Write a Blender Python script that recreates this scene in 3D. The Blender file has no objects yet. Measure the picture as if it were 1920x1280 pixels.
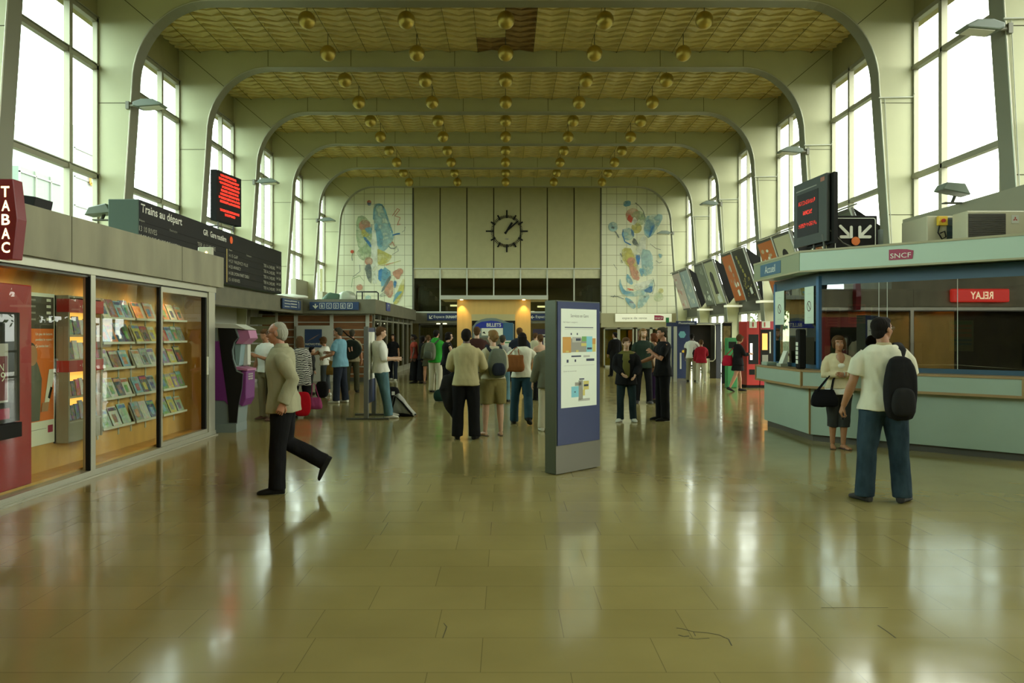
import bpy, bmesh, math, random
from mathutils import Vector, Matrix, noise as mnoise
R = math.radians
random.seed(7)
F = 1450.0            # focal length in pixels of the 1920 px wide frame
CX, CY, EH = 948.0, 628.0, 1.6

# ------------------------------------------------------------------ camera, sky, light, exposure
scn = bpy.context.scene
col = scn.collection
cam_d = bpy.data.cameras.new('camera'); cam = bpy.data.objects.new('camera', cam_d); col.objects.link(cam)
cam_d.sensor_width = 36.0; cam_d.lens = F/1920*36.0
cam_d.shift_x = (960-CX)/1920; cam_d.shift_y = -(640-CY)/1920
cam_d.clip_end = 300
cam.location = (0, 0, EH); cam.rotation_euler = (R(90), 0, 0)
scn.camera = cam
scn.view_settings.view_transform = 'Standard'
scn.view_settings.look = 'None'
scn.view_settings.gamma = 1
scn.view_settings.use_curve_mapping = False
scn.view_settings.exposure = 0.05
w = bpy.data.worlds.new('sky'); scn.world = w; w.use_nodes = True
bg = w.node_tree.nodes['Background']
bg.inputs[1].default_value = 7.6
_tc = w.node_tree.nodes.new('ShaderNodeTexCoord'); _sx = w.node_tree.nodes.new('ShaderNodeSeparateXYZ'); _mr = w.node_tree.nodes.new('ShaderNodeMapRange'); _mx = w.node_tree.nodes.new('ShaderNodeMix'); _mx.data_type = 'RGBA'
w.node_tree.links.new(_tc.outputs['Generated'], _sx.inputs[0]); w.node_tree.links.new(_sx.outputs[0], _mr.inputs[0]); _mr.inputs[1].default_value = -.6; _mr.inputs[2].default_value = .6
w.node_tree.links.new(_mr.outputs[0], _mx.inputs[0]); _mx.inputs[6].default_value = (.80,.98,.93,1); _mx.inputs[7].default_value = (1.0,.98,.91,1)   # cool overcast on the left, warmer sky on the right
w.node_tree.links.new(_mx.outputs[2], bg.inputs[0])
cy = scn.cycles
cy.max_bounces = 7; cy.diffuse_bounces = 4; cy.glossy_bounces = 4; cy.transmission_bounces = 4
cy.transparent_max_bounces = 16; cy.sample_clamp_indirect = 6; cy.caustics_reflective = False; cy.caustics_refractive = False
def portal(x, y0, y1, z0, z1, s):
    l = bpy.data.lights.new('window_daylight', 'AREA'); l.shape = 'RECTANGLE'; l.size = y1-y0; l.size_y = z1-z0
    l.cycles.is_portal = True
    o = bpy.data.objects.new('window_daylight', l); col.objects.link(o)
    o.location = (x, (y0+y1)/2, (z0+z1)/2)
    # light points along its local -Z; aim into the hall
    o.rotation_euler = (R(90), 0, R(90) if s > 0 else R(-90))
for y0, y1 in ((-8, 8), (8, 23), (23, 38)):
    portal(-8.6, y0, y1, 2.6, 8.28, -1); portal(8.6, y0, y1, 2.6, 8.28, 1)
portal(8.6, 8, 38, 0.05, 2.43, 1)

# ------------------------------------------------------------------ materials
MATS = {}
def mat(name, c, rough=0.6, metal=0.0, emit=None, es=1.0, nz=0.0, scale=3.0, bump=0.0, bscale=40.0, stretch=(1,1,1), alpha=None, spec=None):
    if name in MATS: return MATS[name]
    m = bpy.data.materials.new(name); m.use_nodes = True; MATS[name] = m
    nt = m.node_tree; b = nt.nodes['Principled BSDF']
    b.inputs['Base Color'].default_value = (*c, 1); b.inputs['Roughness'].default_value = rough
    b.inputs['Metallic'].default_value = metal
    if spec is not None: b.inputs['Specular IOR Level'].default_value = spec
    if emit:
        b.inputs['Emission Color'].default_value = (*emit, 1); b.inputs['Emission Strength'].default_value = es
    if nz > 0 or bump > 0:
        tc = nt.nodes.new('ShaderNodeTexCoord'); mp = nt.nodes.new('ShaderNodeMapping'); mp.inputs['Scale'].default_value = stretch
        nt.links.new(tc.outputs['Object'], mp.inputs[0])
    if nz > 0:
        n = nt.nodes.new('ShaderNodeTexNoise'); n.inputs['Scale'].default_value = scale; n.inputs['Detail'].default_value = 4
        nt.links.new(mp.outputs[0], n.inputs['Vector'])
        r = nt.nodes.new('ShaderNodeValToRGB')
        r.color_ramp.elements[0].position = .3; r.color_ramp.elements[1].position = .72
        r.color_ramp.elements[0].color = (*[v*(1-nz) for v in c], 1); r.color_ramp.elements[1].color = (*[min(1, v*(1+nz)) for v in c], 1)
        nt.links.new(n.outputs[0], r.inputs[0]); nt.links.new(r.outputs[0], b.inputs['Base Color'])
    if bump > 0:
        n2 = nt.nodes.new('ShaderNodeTexNoise'); n2.inputs['Scale'].default_value = bscale; n2.inputs['Detail'].default_value = 3
        nt.links.new(mp.outputs[0], n2.inputs['Vector'])
        bp = nt.nodes.new('ShaderNodeBump'); bp.inputs['Strength'].default_value = bump; bp.inputs['Distance'].default_value = .02
        nt.links.new(n2.outputs[0], bp.inputs['Height']); nt.links.new(bp.outputs[0], b.inputs['Normal'])
    return m
def glass_mat(name, tint=(1,1,1), ior=1.5, rough=0.0):
    if name in MATS: return MATS[name]
    m = bpy.data.materials.new(name); m.use_nodes = True; MATS[name] = m
    nt = m.node_tree; nt.nodes.remove(nt.nodes['Principled BSDF'])
    out = nt.nodes['Material Output']
    t = nt.nodes.new('ShaderNodeBsdfTransparent'); t.inputs[0].default_value = (*tint, 1)
    g = nt.nodes.new('ShaderNodeBsdfGlossy'); g.inputs['Roughness'].default_value = rough
    fr = nt.nodes.new('ShaderNodeFresnel'); fr.inputs[0].default_value = ior
    geo = nt.nodes.new('ShaderNodeNewGeometry')
    mx = nt.nodes.new('ShaderNodeMixShader')
    ma = nt.nodes.new('ShaderNodeMath'); ma.operation = 'SUBTRACT'; ma.inputs[0].default_value = 1; nt.links.new(geo.outputs['Backfacing'], ma.inputs[1])
    mb_ = nt.nodes.new('ShaderNodeMath'); mb_.operation = 'MULTIPLY'; nt.links.new(fr.outputs[0], mb_.inputs[0]); nt.links.new(ma.outputs[0], mb_.inputs[1])
    nt.links.new(mb_.outputs[0], mx.inputs[0]); nt.links.new(t.outputs[0], mx.inputs[1]); nt.links.new(g.outputs[0], mx.inputs[2])
    nt.links.new(mx.outputs[0], out.inputs[0])
    return m
def C(h):  # srgb hex -> linear
    v = [int(h[i:i+2], 16)/255 for i in (0, 2, 4)]
    return tuple((x/12.92 if x <= .04045 else ((x+.055)/1.055)**2.4) for x in v)

# ------------------------------------------------------------------ objects
def tag(o, label=None, cat=None, group=None, kind=None):
    if label: o['label'] = label
    if cat: o['category'] = cat
    if group: o['group'] = group
    if kind: o['kind'] = kind
    return o
def empty(name, loc=(0,0,0), rz=0.0, label=None, cat=None, group=None):
    o = bpy.data.objects.new(name, None); col.objects.link(o); o.location = loc; o.rotation_euler = (0,0,rz)
    o.empty_display_size = .1
    return tag(o, label, cat, group)
def copy_tree(o, parent=None):
    c = o.copy(); col.objects.link(c)
    if parent is not None: c.parent = parent
    for ch in o.children: copy_tree(ch, c)
    return c

class MB:
    def __init__(s): s.v = []; s.f = []; s.m = []; s.sm = []
    def add(s, vs, fs, m=0, smooth=False):
        b = len(s.v); s.v += [tuple(p) for p in vs]
        for f in fs: s.f.append([b+i for i in f]); s.m.append(m); s.sm.append(smooth)
        return s
    def box(s, x0, x1, y0, y1, z0, z1, m=0):
        vs = [(x0,y0,z0),(x1,y0,z0),(x1,y1,z0),(x0,y1,z0),(x0,y0,z1),(x1,y0,z1),(x1,y1,z1),(x0,y1,z1)]
        return s.add(vs, [(0,3,2,1),(4,5,6,7),(0,1,5,4),(1,2,6,5),(2,3,7,6),(3,0,4,7)], m)
    def obox(s, c, u, v, n, a, b, d, m=0):   # oriented box: centre, unit axes, full sizes
        c, u, v, n = Vector(c), Vector(u), Vector(v), Vector(n); vs = []
        for k in (-.5, .5):
            for i, j in ((-.5,-.5),(.5,-.5),(.5,.5),(-.5,.5)): vs.append(c+u*a*i+v*b*j+n*d*k)
        return s.add(vs, [(0,3,2,1),(4,5,6,7),(0,1,5,4),(1,2,6,5),(2,3,7,6),(3,0,4,7)], m)
    def prism(s, pts, f0, f1, m=0):          # pts 2d, f0/f1 map (a,b) -> 3d for both caps
        n = len(pts); vs = [f0(*p) for p in pts]+[f1(*p) for p in pts]
        fs = [tuple(range(n))[::-1], tuple(range(n, 2*n))]+[(i, (i+1)%n, n+(i+1)%n, n+i) for i in range(n)]
        return s.add(vs, fs, m)
    def quad(s, a, b, c, d, m=0): return s.add([a,b,c,d], [(0,1,2,3)], m)
    def tube(s, pts, r, n=8, m=0, smooth=True, caps=True):
        pts = [Vector(p) for p in pts]; rs = r if isinstance(r, (list, tuple)) else [r]*len(pts)
        vs = []; prev = None
        for i, p in enumerate(pts):
            t = (pts[min(i+1, len(pts)-1)]-pts[max(i-1, 0)]).normalized()
            if prev is None:
                a = t.orthogonal().normalized()
            else:
                a = (prev-t*prev.dot(t)); a = a.normalized() if a.length > 1e-6 else t.orthogonal().normalized()
            prev = a; b = t.cross(a)
            for k in range(n):
                an = 2*math.pi*k/n; vs.append(p+(a*math.cos(an)+b*math.sin(an))*rs[i])
        fs = []
        for i in range(len(pts)-1):
            for k in range(n): fs.append((i*n+k, i*n+(k+1)%n, (i+1)*n+(k+1)%n, (i+1)*n+k))
        s.add(vs, fs, m, smooth)
        if caps:
            s.add(vs[:n], [tuple(range(n))[::-1]], m); s.add(vs[-n:], [tuple(range(n))], m)
        return s
    def ell(s, c, r, m=0, nu=16, nv=10, rot=None, smooth=True, zmin=-1):
        vs = []; c = Vector(c)
        for j in range(nv+1):
            ph = -math.pi/2+math.pi*j/nv
            for i in range(nu):
                th = 2*math.pi*i/nu
                p = Vector((r[0]*math.cos(ph)*math.cos(th), r[1]*math.cos(ph)*math.sin(th), r[2]*max(zmin, math.sin(ph))))
                if rot is not None: p = rot @ p
                vs.append(c+p)
        fs = [(j*nu+i, j*nu+(i+1)%nu, (j+1)*nu+(i+1)%nu, (j+1)*nu+i) for j in range(nv) for i in range(nu)]
        return s.add(vs, fs, m, smooth)
    def loft(s, rings, m=0, smooth=True, caps=True):
        n = len(rings[0]); vs = [p for r in rings for p in r]; fs = []
        for i in range(len(rings)-1):
            for k in range(n): fs.append((i*n+k, i*n+(k+1)%n, (i+1)*n+(k+1)%n, (i+1)*n+k))
        if caps: fs += [tuple(range(n))[::-1], tuple(range((len(rings)-1)*n, len(rings)*n))]
        return s.add(vs, fs, m, smooth)
    def mesh(s, name, mats):
        me = bpy.data.meshes.new(name); me.from_pydata(s.v, [], s.f)
        for mm in mats: me.materials.append(mm)
        me.polygons.foreach_set('material_index', s.m); me.polygons.foreach_set('use_smooth', s.sm)
        me.update(); return me
    def build(s, name, mats, parent=None, bevel=0, seg=1, label=None, cat=None, group=None, kind=None, weld=False):
        if not isinstance(mats, (list, tuple)): mats = [mats]
        me = s.mesh(name, mats)
        bm = bmesh.new(); bm.from_mesh(me)
        if weld: bmesh.ops.remove_doubles(bm, verts=bm.verts, dist=1e-5)
        bmesh.ops.recalc_face_normals(bm, faces=bm.faces); bm.to_mesh(me); bm.free()
        o = bpy.data.objects.new(name, me); col.objects.link(o)
        if parent is not None: o.parent = parent
        if bevel:
            b = o.modifiers.new('edge', 'BEVEL'); b.width = bevel; b.segments = seg; b.limit_method = 'ANGLE'; b.angle_limit = R(40)
        return tag(o, label, cat, group, kind)

class PL:     # a plane to draw on: origin, right, up; n points out of the surface
    def __init__(s, o, u, v): s.o = Vector(o); s.u = Vector(u).normalized(); s.v = Vector(v).normalized(); s.n = s.u.cross(s.v)
    def p(s, a, b, d=0.0): return s.o+s.u*a+s.v*b+s.n*d
    def rect(s, mb, a0, a1, b0, b1, d=0.0, th=0.002, m=0):
        return mb.prism([(a0,b0),(a1,b0),(a1,b1),(a0,b1)], lambda a, b: s.p(a,b,d), lambda a, b: s.p(a,b,d+th), m)
    def poly(s, mb, pts, d=0.0, th=0.002, m=0):
        return mb.prism(pts, lambda a, b: s.p(a,b,d), lambda a, b: s.p(a,b,d+th), m)
    def line(s, mb, pts, wd, d=0.0, th=0.002, m=0):
        for (a, b), (c, e) in zip(pts[:-1], pts[1:]):
            L = math.hypot(c-a, e-b) or 1e-6; nx, ny = -(e-b)/L*wd/2, (c-a)/L*wd/2
            s.poly(mb, [(a+nx,b+ny),(a-nx,b-ny),(c-nx,e-ny),(c+nx,e+ny)], d, th, m)
        return mb
def circ(cx, cy, r, n=24, r2=None, a0=0, a1=360):
    r2 = r2 or r
    return [(cx+r*math.cos(R(a0+(a1-a0)*i/n)), cy+r2*math.sin(R(a0+(a1-a0)*i/n))) for i in range(n if abs(a1-a0) >= 360 else n+1)]

TEXTS = []
def text(body, pl, a, b, wdt, hgt, m, parent, d=0.004, name='lettering', align='L', bold=0.0, th=0.002):
    cu = bpy.data.curves.new(name, 'FONT'); cu.body = body; cu.size = 1; cu.offset = bold; cu.extrude = 0.0
    cu.resolution_u = 3
    o = bpy.data.objects.new(name, cu); col.objects.link(o)
    TEXTS.append((o, pl, a, b, wdt, hgt, m, parent, d, name, th))
def flush_texts():
    if not TEXTS: return
    dg = bpy.context.evaluated_depsgraph_get()
    for (o, pl, a, b, wdt, hgt, m, parent, d, name, th) in TEXTS:
        me = bpy.data.meshes.new_from_object(o.evaluated_get(dg))
        xs = [v.co.x for v in me.vertices]; ys = [v.co.y for v in me.vertices]
        x0, x1, y0, y1 = min(xs), max(xs), min(ys), max(ys)
        sy = hgt/(y1-y0); sx = wdt/(x1-x0)
        for v in me.vertices:
            q = pl.p(a+(v.co.x-x0)*sx, b+(v.co.y-y0)*sy, d); v.co = q
        me.materials.clear(); me.materials.append(m)
        n = bpy.data.objects.new(name, me); col.objects.link(n); n.parent = parent
        bpy.data.objects.remove(o)
    TEXTS.clear()
def P(px, py, Y): return ((px-CX)/F*Y, Y, EH-(py-CY)/F*Y)
def floorY(py): return EH*F/(py-CY)
PAINT = mat('pale_green_cladding', (.47,.475,.28), .5, nz=.05, scale=1.2, bump=.05, bscale=8)
PAINT_R = mat('pale_cream_cladding', (.70,.68,.47), .5, nz=.05, scale=1.2, bump=.05, bscale=8)
JOINT = mat('dark_joint', (.06,.055,.02), .8)
STEEL = mat('grey_steel', (.30,.29,.20), .4, metal=.35)
DARKSTEEL = mat('dark_steel', (.09,.09,.07), .45, metal=.3)
ALU = mat('aluminium', (.45,.45,.34), .35, metal=.6)
GOLD = mat('brass_ball', (.46,.35,.08), .36, metal=.85)
CEIL = mat('gilded_ceiling_panel', (.62,.525,.23), .45, nz=.1, scale=4)
CEILSTAIN = mat('browned_ceiling_panel', (.26,.16,.05), .6, nz=.25, scale=6)
OLIVE = mat('olive_wall', (.27,.25,.11), .7, nz=.06)
CONC = mat('olive_concrete', (.25,.24,.145), .6, nz=.22, scale=2.2, stretch=(1,1,.35))
CONCD = mat('dark_olive_fascia', (.15,.145,.09), .5, nz=.15, scale=3)
BLACK = mat('black_plastic', (.006,.006,.005), .5, spec=.25)
BLACKM = mat('black_matt', (.009,.009,.007), .7, spec=.2)
BOARDG = mat('dark_green_metal', (.045,.085,.055), .5)
WHITE = mat('white_print', (.75,.78,.62), .6)
WHITEB = mat('white_lettering', (.78,.8,.68), .6)
LETDIM = mat('dull_flap_lettering', (.42,.43,.33), .7)
LED = mat('red_led', (.5,.02,.01), .5, emit=(1,.035,.015), es=2.2)
WOOD = mat('warm_wood_panel', (.62,.37,.10), .45, nz=.12, scale=3, stretch=(2,2,.4))
WOODK = mat('kiosk_wood', (.68,.45,.14), .5, nz=.05, scale=3, stretch=(3,3,.3))
WOODD = mat('brown_slat_wood', (.20,.085,.025), .5, nz=.2, scale=5, stretch=(.5,1,4))
TRIMWOOD = mat('counter_edge_wood', (.30,.19,.07), .5)
MINT = mat('mint_laminate', (.31,.40,.305), .45, nz=.03)
FASC = mat('mint_fascia', (.43,.56,.42), .4)
FASCG = mat('olive_fascia_frame', (.36,.33,.18), .5)
TEAL = mat('blue_metal_frame', (.02,.075,.12), .4)
SIGNBLUE = mat('sign_blue', (.025,.055,.13), .4)
ROYAL = mat('royal_blue', (.02,.04,.32), .35)
RED = mat('red_panel', (.36,.012,.02), .35)
REDB = mat('bright_red_panel', (.42,.018,.012), .35)
CRIM = mat('crimson_logo', (.33,.015,.06), .5)
GLASSW = glass_mat('window_glass', (.97,1,.97), 1.25)
GLASSS = glass_mat('shop_glass', (.93,.95,.9), 1.5)
GLASSD = glass_mat('counter_glass', (.5,.53,.42), 3.2)
GLASSM = glass_mat('door_glass', (.6,.62,.5), 1.5)
YEL = mat('yellow_panel', (.75,.5,.03), .5)
ORANGE = mat('orange_print', (.70,.17,.02), .55, nz=.08)
PURPLE = mat('purple_plastic', (.16,.03,.17), .35)
PINK = mat('mauve_plastic', (.42,.16,.30), .35)
GREYB = mat('blue_grey_metal', (.18,.23,.21), .45)
GREY = mat('mid_grey', (.25,.25,.2), .6)
LGREY = mat('light_grey', (.5,.52,.43), .55)
GREENP = mat('green_plastic', (.03,.22,.06), .45)
PAPER = mat('paper', (.66,.68,.55), .7)
NAVY = mat('navy_panel', (.015,.03,.09), .4)
BGREEN = mat('screen_glow', (.2,.3,.3), .3)
LAMPG = mat('lamp_glass', (.6,.6,.45), .2)

def floor_mat():
    m = bpy.data.materials.new('polished_stone_slabs'); m.use_nodes = True; nt = m.node_tree; b = nt.nodes['Principled BSDF']
    tc = nt.nodes.new('ShaderNodeTexCoord')
    mp = nt.nodes.new('ShaderNodeMapping'); mp.inputs['Location'].default_value = (.12, .11, 0)
    nt.links.new(tc.outputs['Object'], mp.inputs[0])
    br = nt.nodes.new('ShaderNodeTexBrick'); br.inputs['Scale'].default_value = 1
    br.offset = .37; br.offset_frequency = 2; br.squash = 1.3; br.squash_frequency = 3
    br.inputs['Mortar Size'].default_value = .0022; br.inputs['Mortar Smooth'].default_value = .0
    br.inputs['Brick Width'].default_value = .68; br.inputs['Row Height'].default_value = .42; br.inputs['Bias'].default_value = 0
    br.inputs['Color1'].default_value = (.295,.25,.092,1); br.inputs['Color2'].default_value = (.325,.275,.105,1); br.inputs['Mortar'].default_value = (.19,.16,.062,1)
    nt.links.new(mp.outputs[0], br.inputs['Vector'])
    n = nt.nodes.new('ShaderNodeTexNoise'); n.inputs['Scale'].default_value = 1.1; n.inputs['Detail'].default_value = 5
    nt.links.new(tc.outputs['Object'], n.inputs['Vector'])
    mx = nt.nodes.new('ShaderNodeMix'); mx.data_type = 'RGBA'; mx.blend_type = 'MULTIPLY'; mx.inputs[0].default_value = .35
    nt.links.new(br.outputs['Color'], mx.inputs[6])
    cr = nt.nodes.new('ShaderNodeValToRGB'); cr.color_ramp.elements[0].position = .3; cr.color_ramp.elements[0].color = (.62,.6,.5,1); cr.color_ramp.elements[1].position = .7; cr.color_ramp.elements[1].color = (1.1,1.1,1.05,1)
    nt.links.new(n.outputs[0], cr.inputs[0]); nt.links.new(cr.outputs[0], mx.inputs[7])
    nt.links.new(mx.outputs[2], b.inputs['Base Color'])
    n2 = nt.nodes.new('ShaderNodeTexNoise'); n2.inputs['Scale'].default_value = 2.3; n2.inputs['Detail'].default_value = 6
    nt.links.new(tc.outputs['Object'], n2.inputs['Vector'])
    mr = nt.nodes.new('ShaderNodeMapRange'); mr.inputs[1].default_value = .3; mr.inputs[2].default_value = .7; mr.inputs[3].default_value = .10; mr.inputs[4].default_value = .17
    nt.links.new(n2.outputs[0], mr.inputs[0]); nt.links.new(mr.outputs[0], b.inputs['Roughness'])
    b.inputs['IOR'].default_value = 1.55
    # slabs lie a little uneven: low-frequency bump
    n3 = nt.nodes.new('ShaderNodeTexNoise'); n3.inputs['Scale'].default_value = 1.6; n3.inputs['Detail'].default_value = 2
    nt.links.new(tc.outputs['Object'], n3.inputs['Vector'])
    bp = nt.nodes.new('ShaderNodeBump'); bp.inputs['Strength'].default_value = .12; bp.inputs['Distance'].default_value = .02
    nt.links.new(n3.outputs[0], bp.inputs['Height'])
    bp2 = nt.nodes.new('ShaderNodeBump'); bp2.inputs['Strength'].default_value = .12; bp2.inputs['Distance'].default_value = .002; bp2.invert = True
    nt.links.new(br.outputs['Fac'], bp2.inputs['Height']); nt.links.new(bp.outputs[0], bp2.inputs['Normal'])
    nt.links.new(bp2.outputs[0], b.inputs['Normal'])
    return m
FLOOR = floor_mat()
def tile_mat():
    m = bpy.data.materials.new('pale_tiled_wall'); m.use_nodes = True; nt = m.node_tree; b = nt.nodes['Principled BSDF']
    tc = nt.nodes.new('ShaderNodeTexCoord'); sp = nt.nodes.new('ShaderNodeSeparateXYZ'); cb = nt.nodes.new('ShaderNodeCombineXYZ')
    nt.links.new(tc.outputs['Object'], sp.inputs[0]); nt.links.new(sp.outputs[0], cb.inputs[0]); nt.links.new(sp.outputs[2], cb.inputs[1])
    br = nt.nodes.new('ShaderNodeTexBrick'); br.inputs['Scale'].default_value = 1; br.offset = 0
    br.inputs['Mortar Size'].default_value = .012; br.inputs['Brick Width'].default_value = .5; br.inputs['Row Height'].default_value = .505
    br.inputs['Color1'].default_value = (.70,.70,.50,1); br.inputs['Color2'].default_value = (.74,.74,.54,1); br.inputs['Mortar'].default_value = (.36,.34,.2,1)
    nt.links.new(cb.outputs[0], br.inputs['Vector']); nt.links.new(br.outputs[0], b.inputs['Base Color']); b.inputs['Roughness'].default_value = .35
    return m
TILE = tile_mat()
S = 4.1
XO = 8.68
YB = 38.3
# ---- floor
fb = MB(); fb.add([(-12,-8,0),(12,-8,0),(12,50,0),(-12,50,0)], [(0,1,2,3)])
floor = fb.build('floor', FLOOR, kind='structure')
# chipped slab in the foreground
ck = MB()
pf = PL((0,0,0), (1,0,0), (0,1,0))
def gp(px, py): Y = floorY(py); return ((px-CX)/F*Y, Y)
for pts, wd in (([(1268,1177),(1278,1178),(1300,1184),(1326,1186),(1348,1190),(1366,1198),(1372,1210)], .006), ([(1272,1190),(1282,1193),(1292,1192)], .008),
                ([(1300,1184),(1304,1192)], .004), ([(1292,1196),(1306,1198),(1330,1196)], .004),
                ([(1646,1172),(1664,1184),(1680,1196)], .006), ([(1540,1139),(1572,1139),(1600,1139),(1665,1139)], .004),
                ([(832,1168),(838,1175),(830,1196)], .004), ([(1640,968),(1662,973),(1700,974)], .006), ([(1880,936),(1893,942)], .006)):
    pf.line(ck, [gp(*p) for p in pts], wd, 0.0004, .0006)
ck.build('floor_crack', JOINT, floor)

# ---- arched frames
def half_profile():
    inn, out = [], []
    xi0, xi1, zs, rx, rz = 8.39, 7.92, 6.95, 1.62, 1.75
    for k in range(5):
        t = k/4; inn.append((xi0+(xi1-xi0)*t, zs*t)); out.append((XO, zs*t))
    zt = 8.70
    for k in range(1, 15):
        a = R(90*k/14); inn.append((xi1-rx*(1-math.cos(a)), zs+(zt-zs)*math.sin(a)))
        if k <= 7: out.append((XO, zs+(9.2-zs)*k/7))
        else: out.append((XO-(XO-(xi1-rx))*(k-7)/7, 9.2))
    inn.append((0, zt)); out.append((0, 9.2))
    return inn, out
INN, OUT = half_profile()
def arch(Y, n):
    mb = MB()
    for s in (-1, 1):
        N = len(INN); T = .38
        vs = []
        for y in (Y, Y+T):
            vs += [(s*x, y, z) for x, z in INN]+[(s*x, y, z) for x, z in OUT]
        fs = []; sm = []
        for i in range(N-1):
            fs.append((i, i+1, N+i+1, N+i)); fs.append((2*N+i, 3*N+i, 3*N+i+1, 2*N+i+1))
            fs.append((i, 2*N+i, 2*N+i+1, i+1)); fs.append((N+i, N+i+1, 3*N+i+1, 3*N+i))
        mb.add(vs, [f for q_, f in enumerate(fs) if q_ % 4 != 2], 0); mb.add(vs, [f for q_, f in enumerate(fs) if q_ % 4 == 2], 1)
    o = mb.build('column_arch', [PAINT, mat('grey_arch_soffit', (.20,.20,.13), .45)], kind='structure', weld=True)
    # rounded bead along the inner edge
    ed = MB()
    pts = [(-x, z) for x, z in INN]+[(x, z) for x, z in INN[::-1][1:]]
    ed.tube([(x, Y-.005, z) for x, z in pts], .014, 6)
    ed.build('edge_bead', ALU, o)
    j = MB(); pl = PL((0, Y, 0), (1,0,0), (0,0,1))
    for s in (-1, 1):
        for z in (4.15, 6.52): j.box(*sorted((s*(8.39-.0676*z-.0), s*XO)), Y-.004, Y, z-.007, z+.007)
        pl.line(j, [(s*(7.92-1.62*.29), 6.95+1.75*.70), (s*8.62, 9.16)], .014, 0, .004)
        for x in (6.3, 4.1, 1.35): j.box(s*x-.006, s*x+.006, Y-.004, Y, 8.72, 9.2)
    j.build('panel_joint', JOINT, o)
    return o
YF = [S*k for k in range(-1, 10)]
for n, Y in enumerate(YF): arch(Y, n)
# conduit pipes across the right hand columns
for Y in (12.3, 16.4, 20.5, 24.6, 28.7, 32.8):
    t = MB(); t.tube([(7.90, Y-.03, 6.62), (8.75, Y-.03, 6.64)], .016, 6); t.tube([(8.62, Y-.03, 6.64), (8.62, Y-.1, 6.70)], .012, 5)
    t.tube([(7.97+.06, Y-.02, 6.6), (8.20, Y-.02, 3.2)], .008, 5)
    tag(t.build('wall_conduit', LGREY), 'thin metal conduit running across the right-hand column at lamp height', 'pipe', 'conduits on the right-hand columns')

# ---- folded ceiling
def ceiling(Y0, Y1, zz):
    mb = MB(); hw = .3675; n = 24; q = .335; A = .23
    rows = int((Y1-Y0)/q)+2
    for i in range(-n, n):
        xa, xb = i*hw, (i+1)*hw
        if xa < -XO-.2 or xb > XO+.2: continue
        even = (i % 2 == 0)
        ya, yb = (0, A) if even else (A, 0)
        da, db = (.085, .02) if even else (.02, .085)
        for j in range(-1, rows):
            y = Y0+j*q
            def cl(v): return max(Y0, min(Y1, v))
            a0, a1, b0, b1 = cl(y+ya), cl(y+q+ya), cl(y+yb), cl(y+q+yb)
            if a1 <= a0 and b1 <= b0: continue
            z0 = zz
            st = 0
            if abs(Y0-16.78) < .01:
                if 0 <= i <= 1: st = 1
                if -2 <= i < 0 and y > 19.2: st = 1
            mb.add([(xa, a0, z0-da), (xb, b0, z0-db), (xb, b1, z0+.0), (xa, a1, z0+.0)], [(0,1,2,3)], st)
            if j > -1: mb.add([(xa, a1, z0), (xb, b1, z0), (xb, b1, z0-db), (xa, a1, z0-da)], [(0,1,2,3)], st)
    return mb
for k, Y in enumerate(YF):
    Y1 = YF[k+1] if k+1 < len(YF) else YB+.1
    if Y < 12: continue
    c = ceiling(Y+.38, Y1, 9.18).build('ceiling', [CEIL, CEILSTAIN], kind='structure')
for Y in YF[3:]:
    jm = MB()
    for i in range(-11, 12): jm.box(i*.735-.004, i*.735+.004, Y+.38, min(Y+S, YB), 9.075, 9.085)
    jm.build('ceiling_seam', JOINT, kind='structure')
cm = MB(); cm.box(-9.2, 9.2, -8, 50, 9.22, 9.5); cm.build('ceiling', OLIVE, kind='structure')
cb = MB(); cb.box(-8.7, 8.7, -8, 12.3, 9.19, 9.215); cb.build('ceiling', CEIL, kind='structure')

# ---- side walls and windows
for s, nm in ((-1, 'left'), (1, 'right')):
    mb = MB()
    x0, x1 = sorted((s*8.66, s*9.0))
    mb.box(x0, x1, -8, YB, 8.30, 9.22)
    if s < 0: mb.box(x0, x1, -8, YB, 0, 2.9)
    else:
        mb2 = MB(); mb2.box(x0, x1, -8, YB, 2.43, 2.95); mb2.build('wall_right_band', DARKSTEEL, kind='structure')
        mb.box(x0, x1, -8, 8.2, 0, 2.43)
    mb.build('wall_'+nm, OLIVE, kind='structure')
    # parapets in front of the windows
    mb = MB()
    if s > 0: mb.box(8.02, 8.6, 4.5, 15.62, 2.5, 3.93)
    else: mb.box(-8.62, -8.4, 31.0, 32.8, 2.9, 3.87); mb.box(-8.62, -8.4, 35.5, 36.9, 2.9, 3.6)
    mb.build('wall_'+nm+'_parapet', STEEL, kind='structure')
wn = 0
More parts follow.
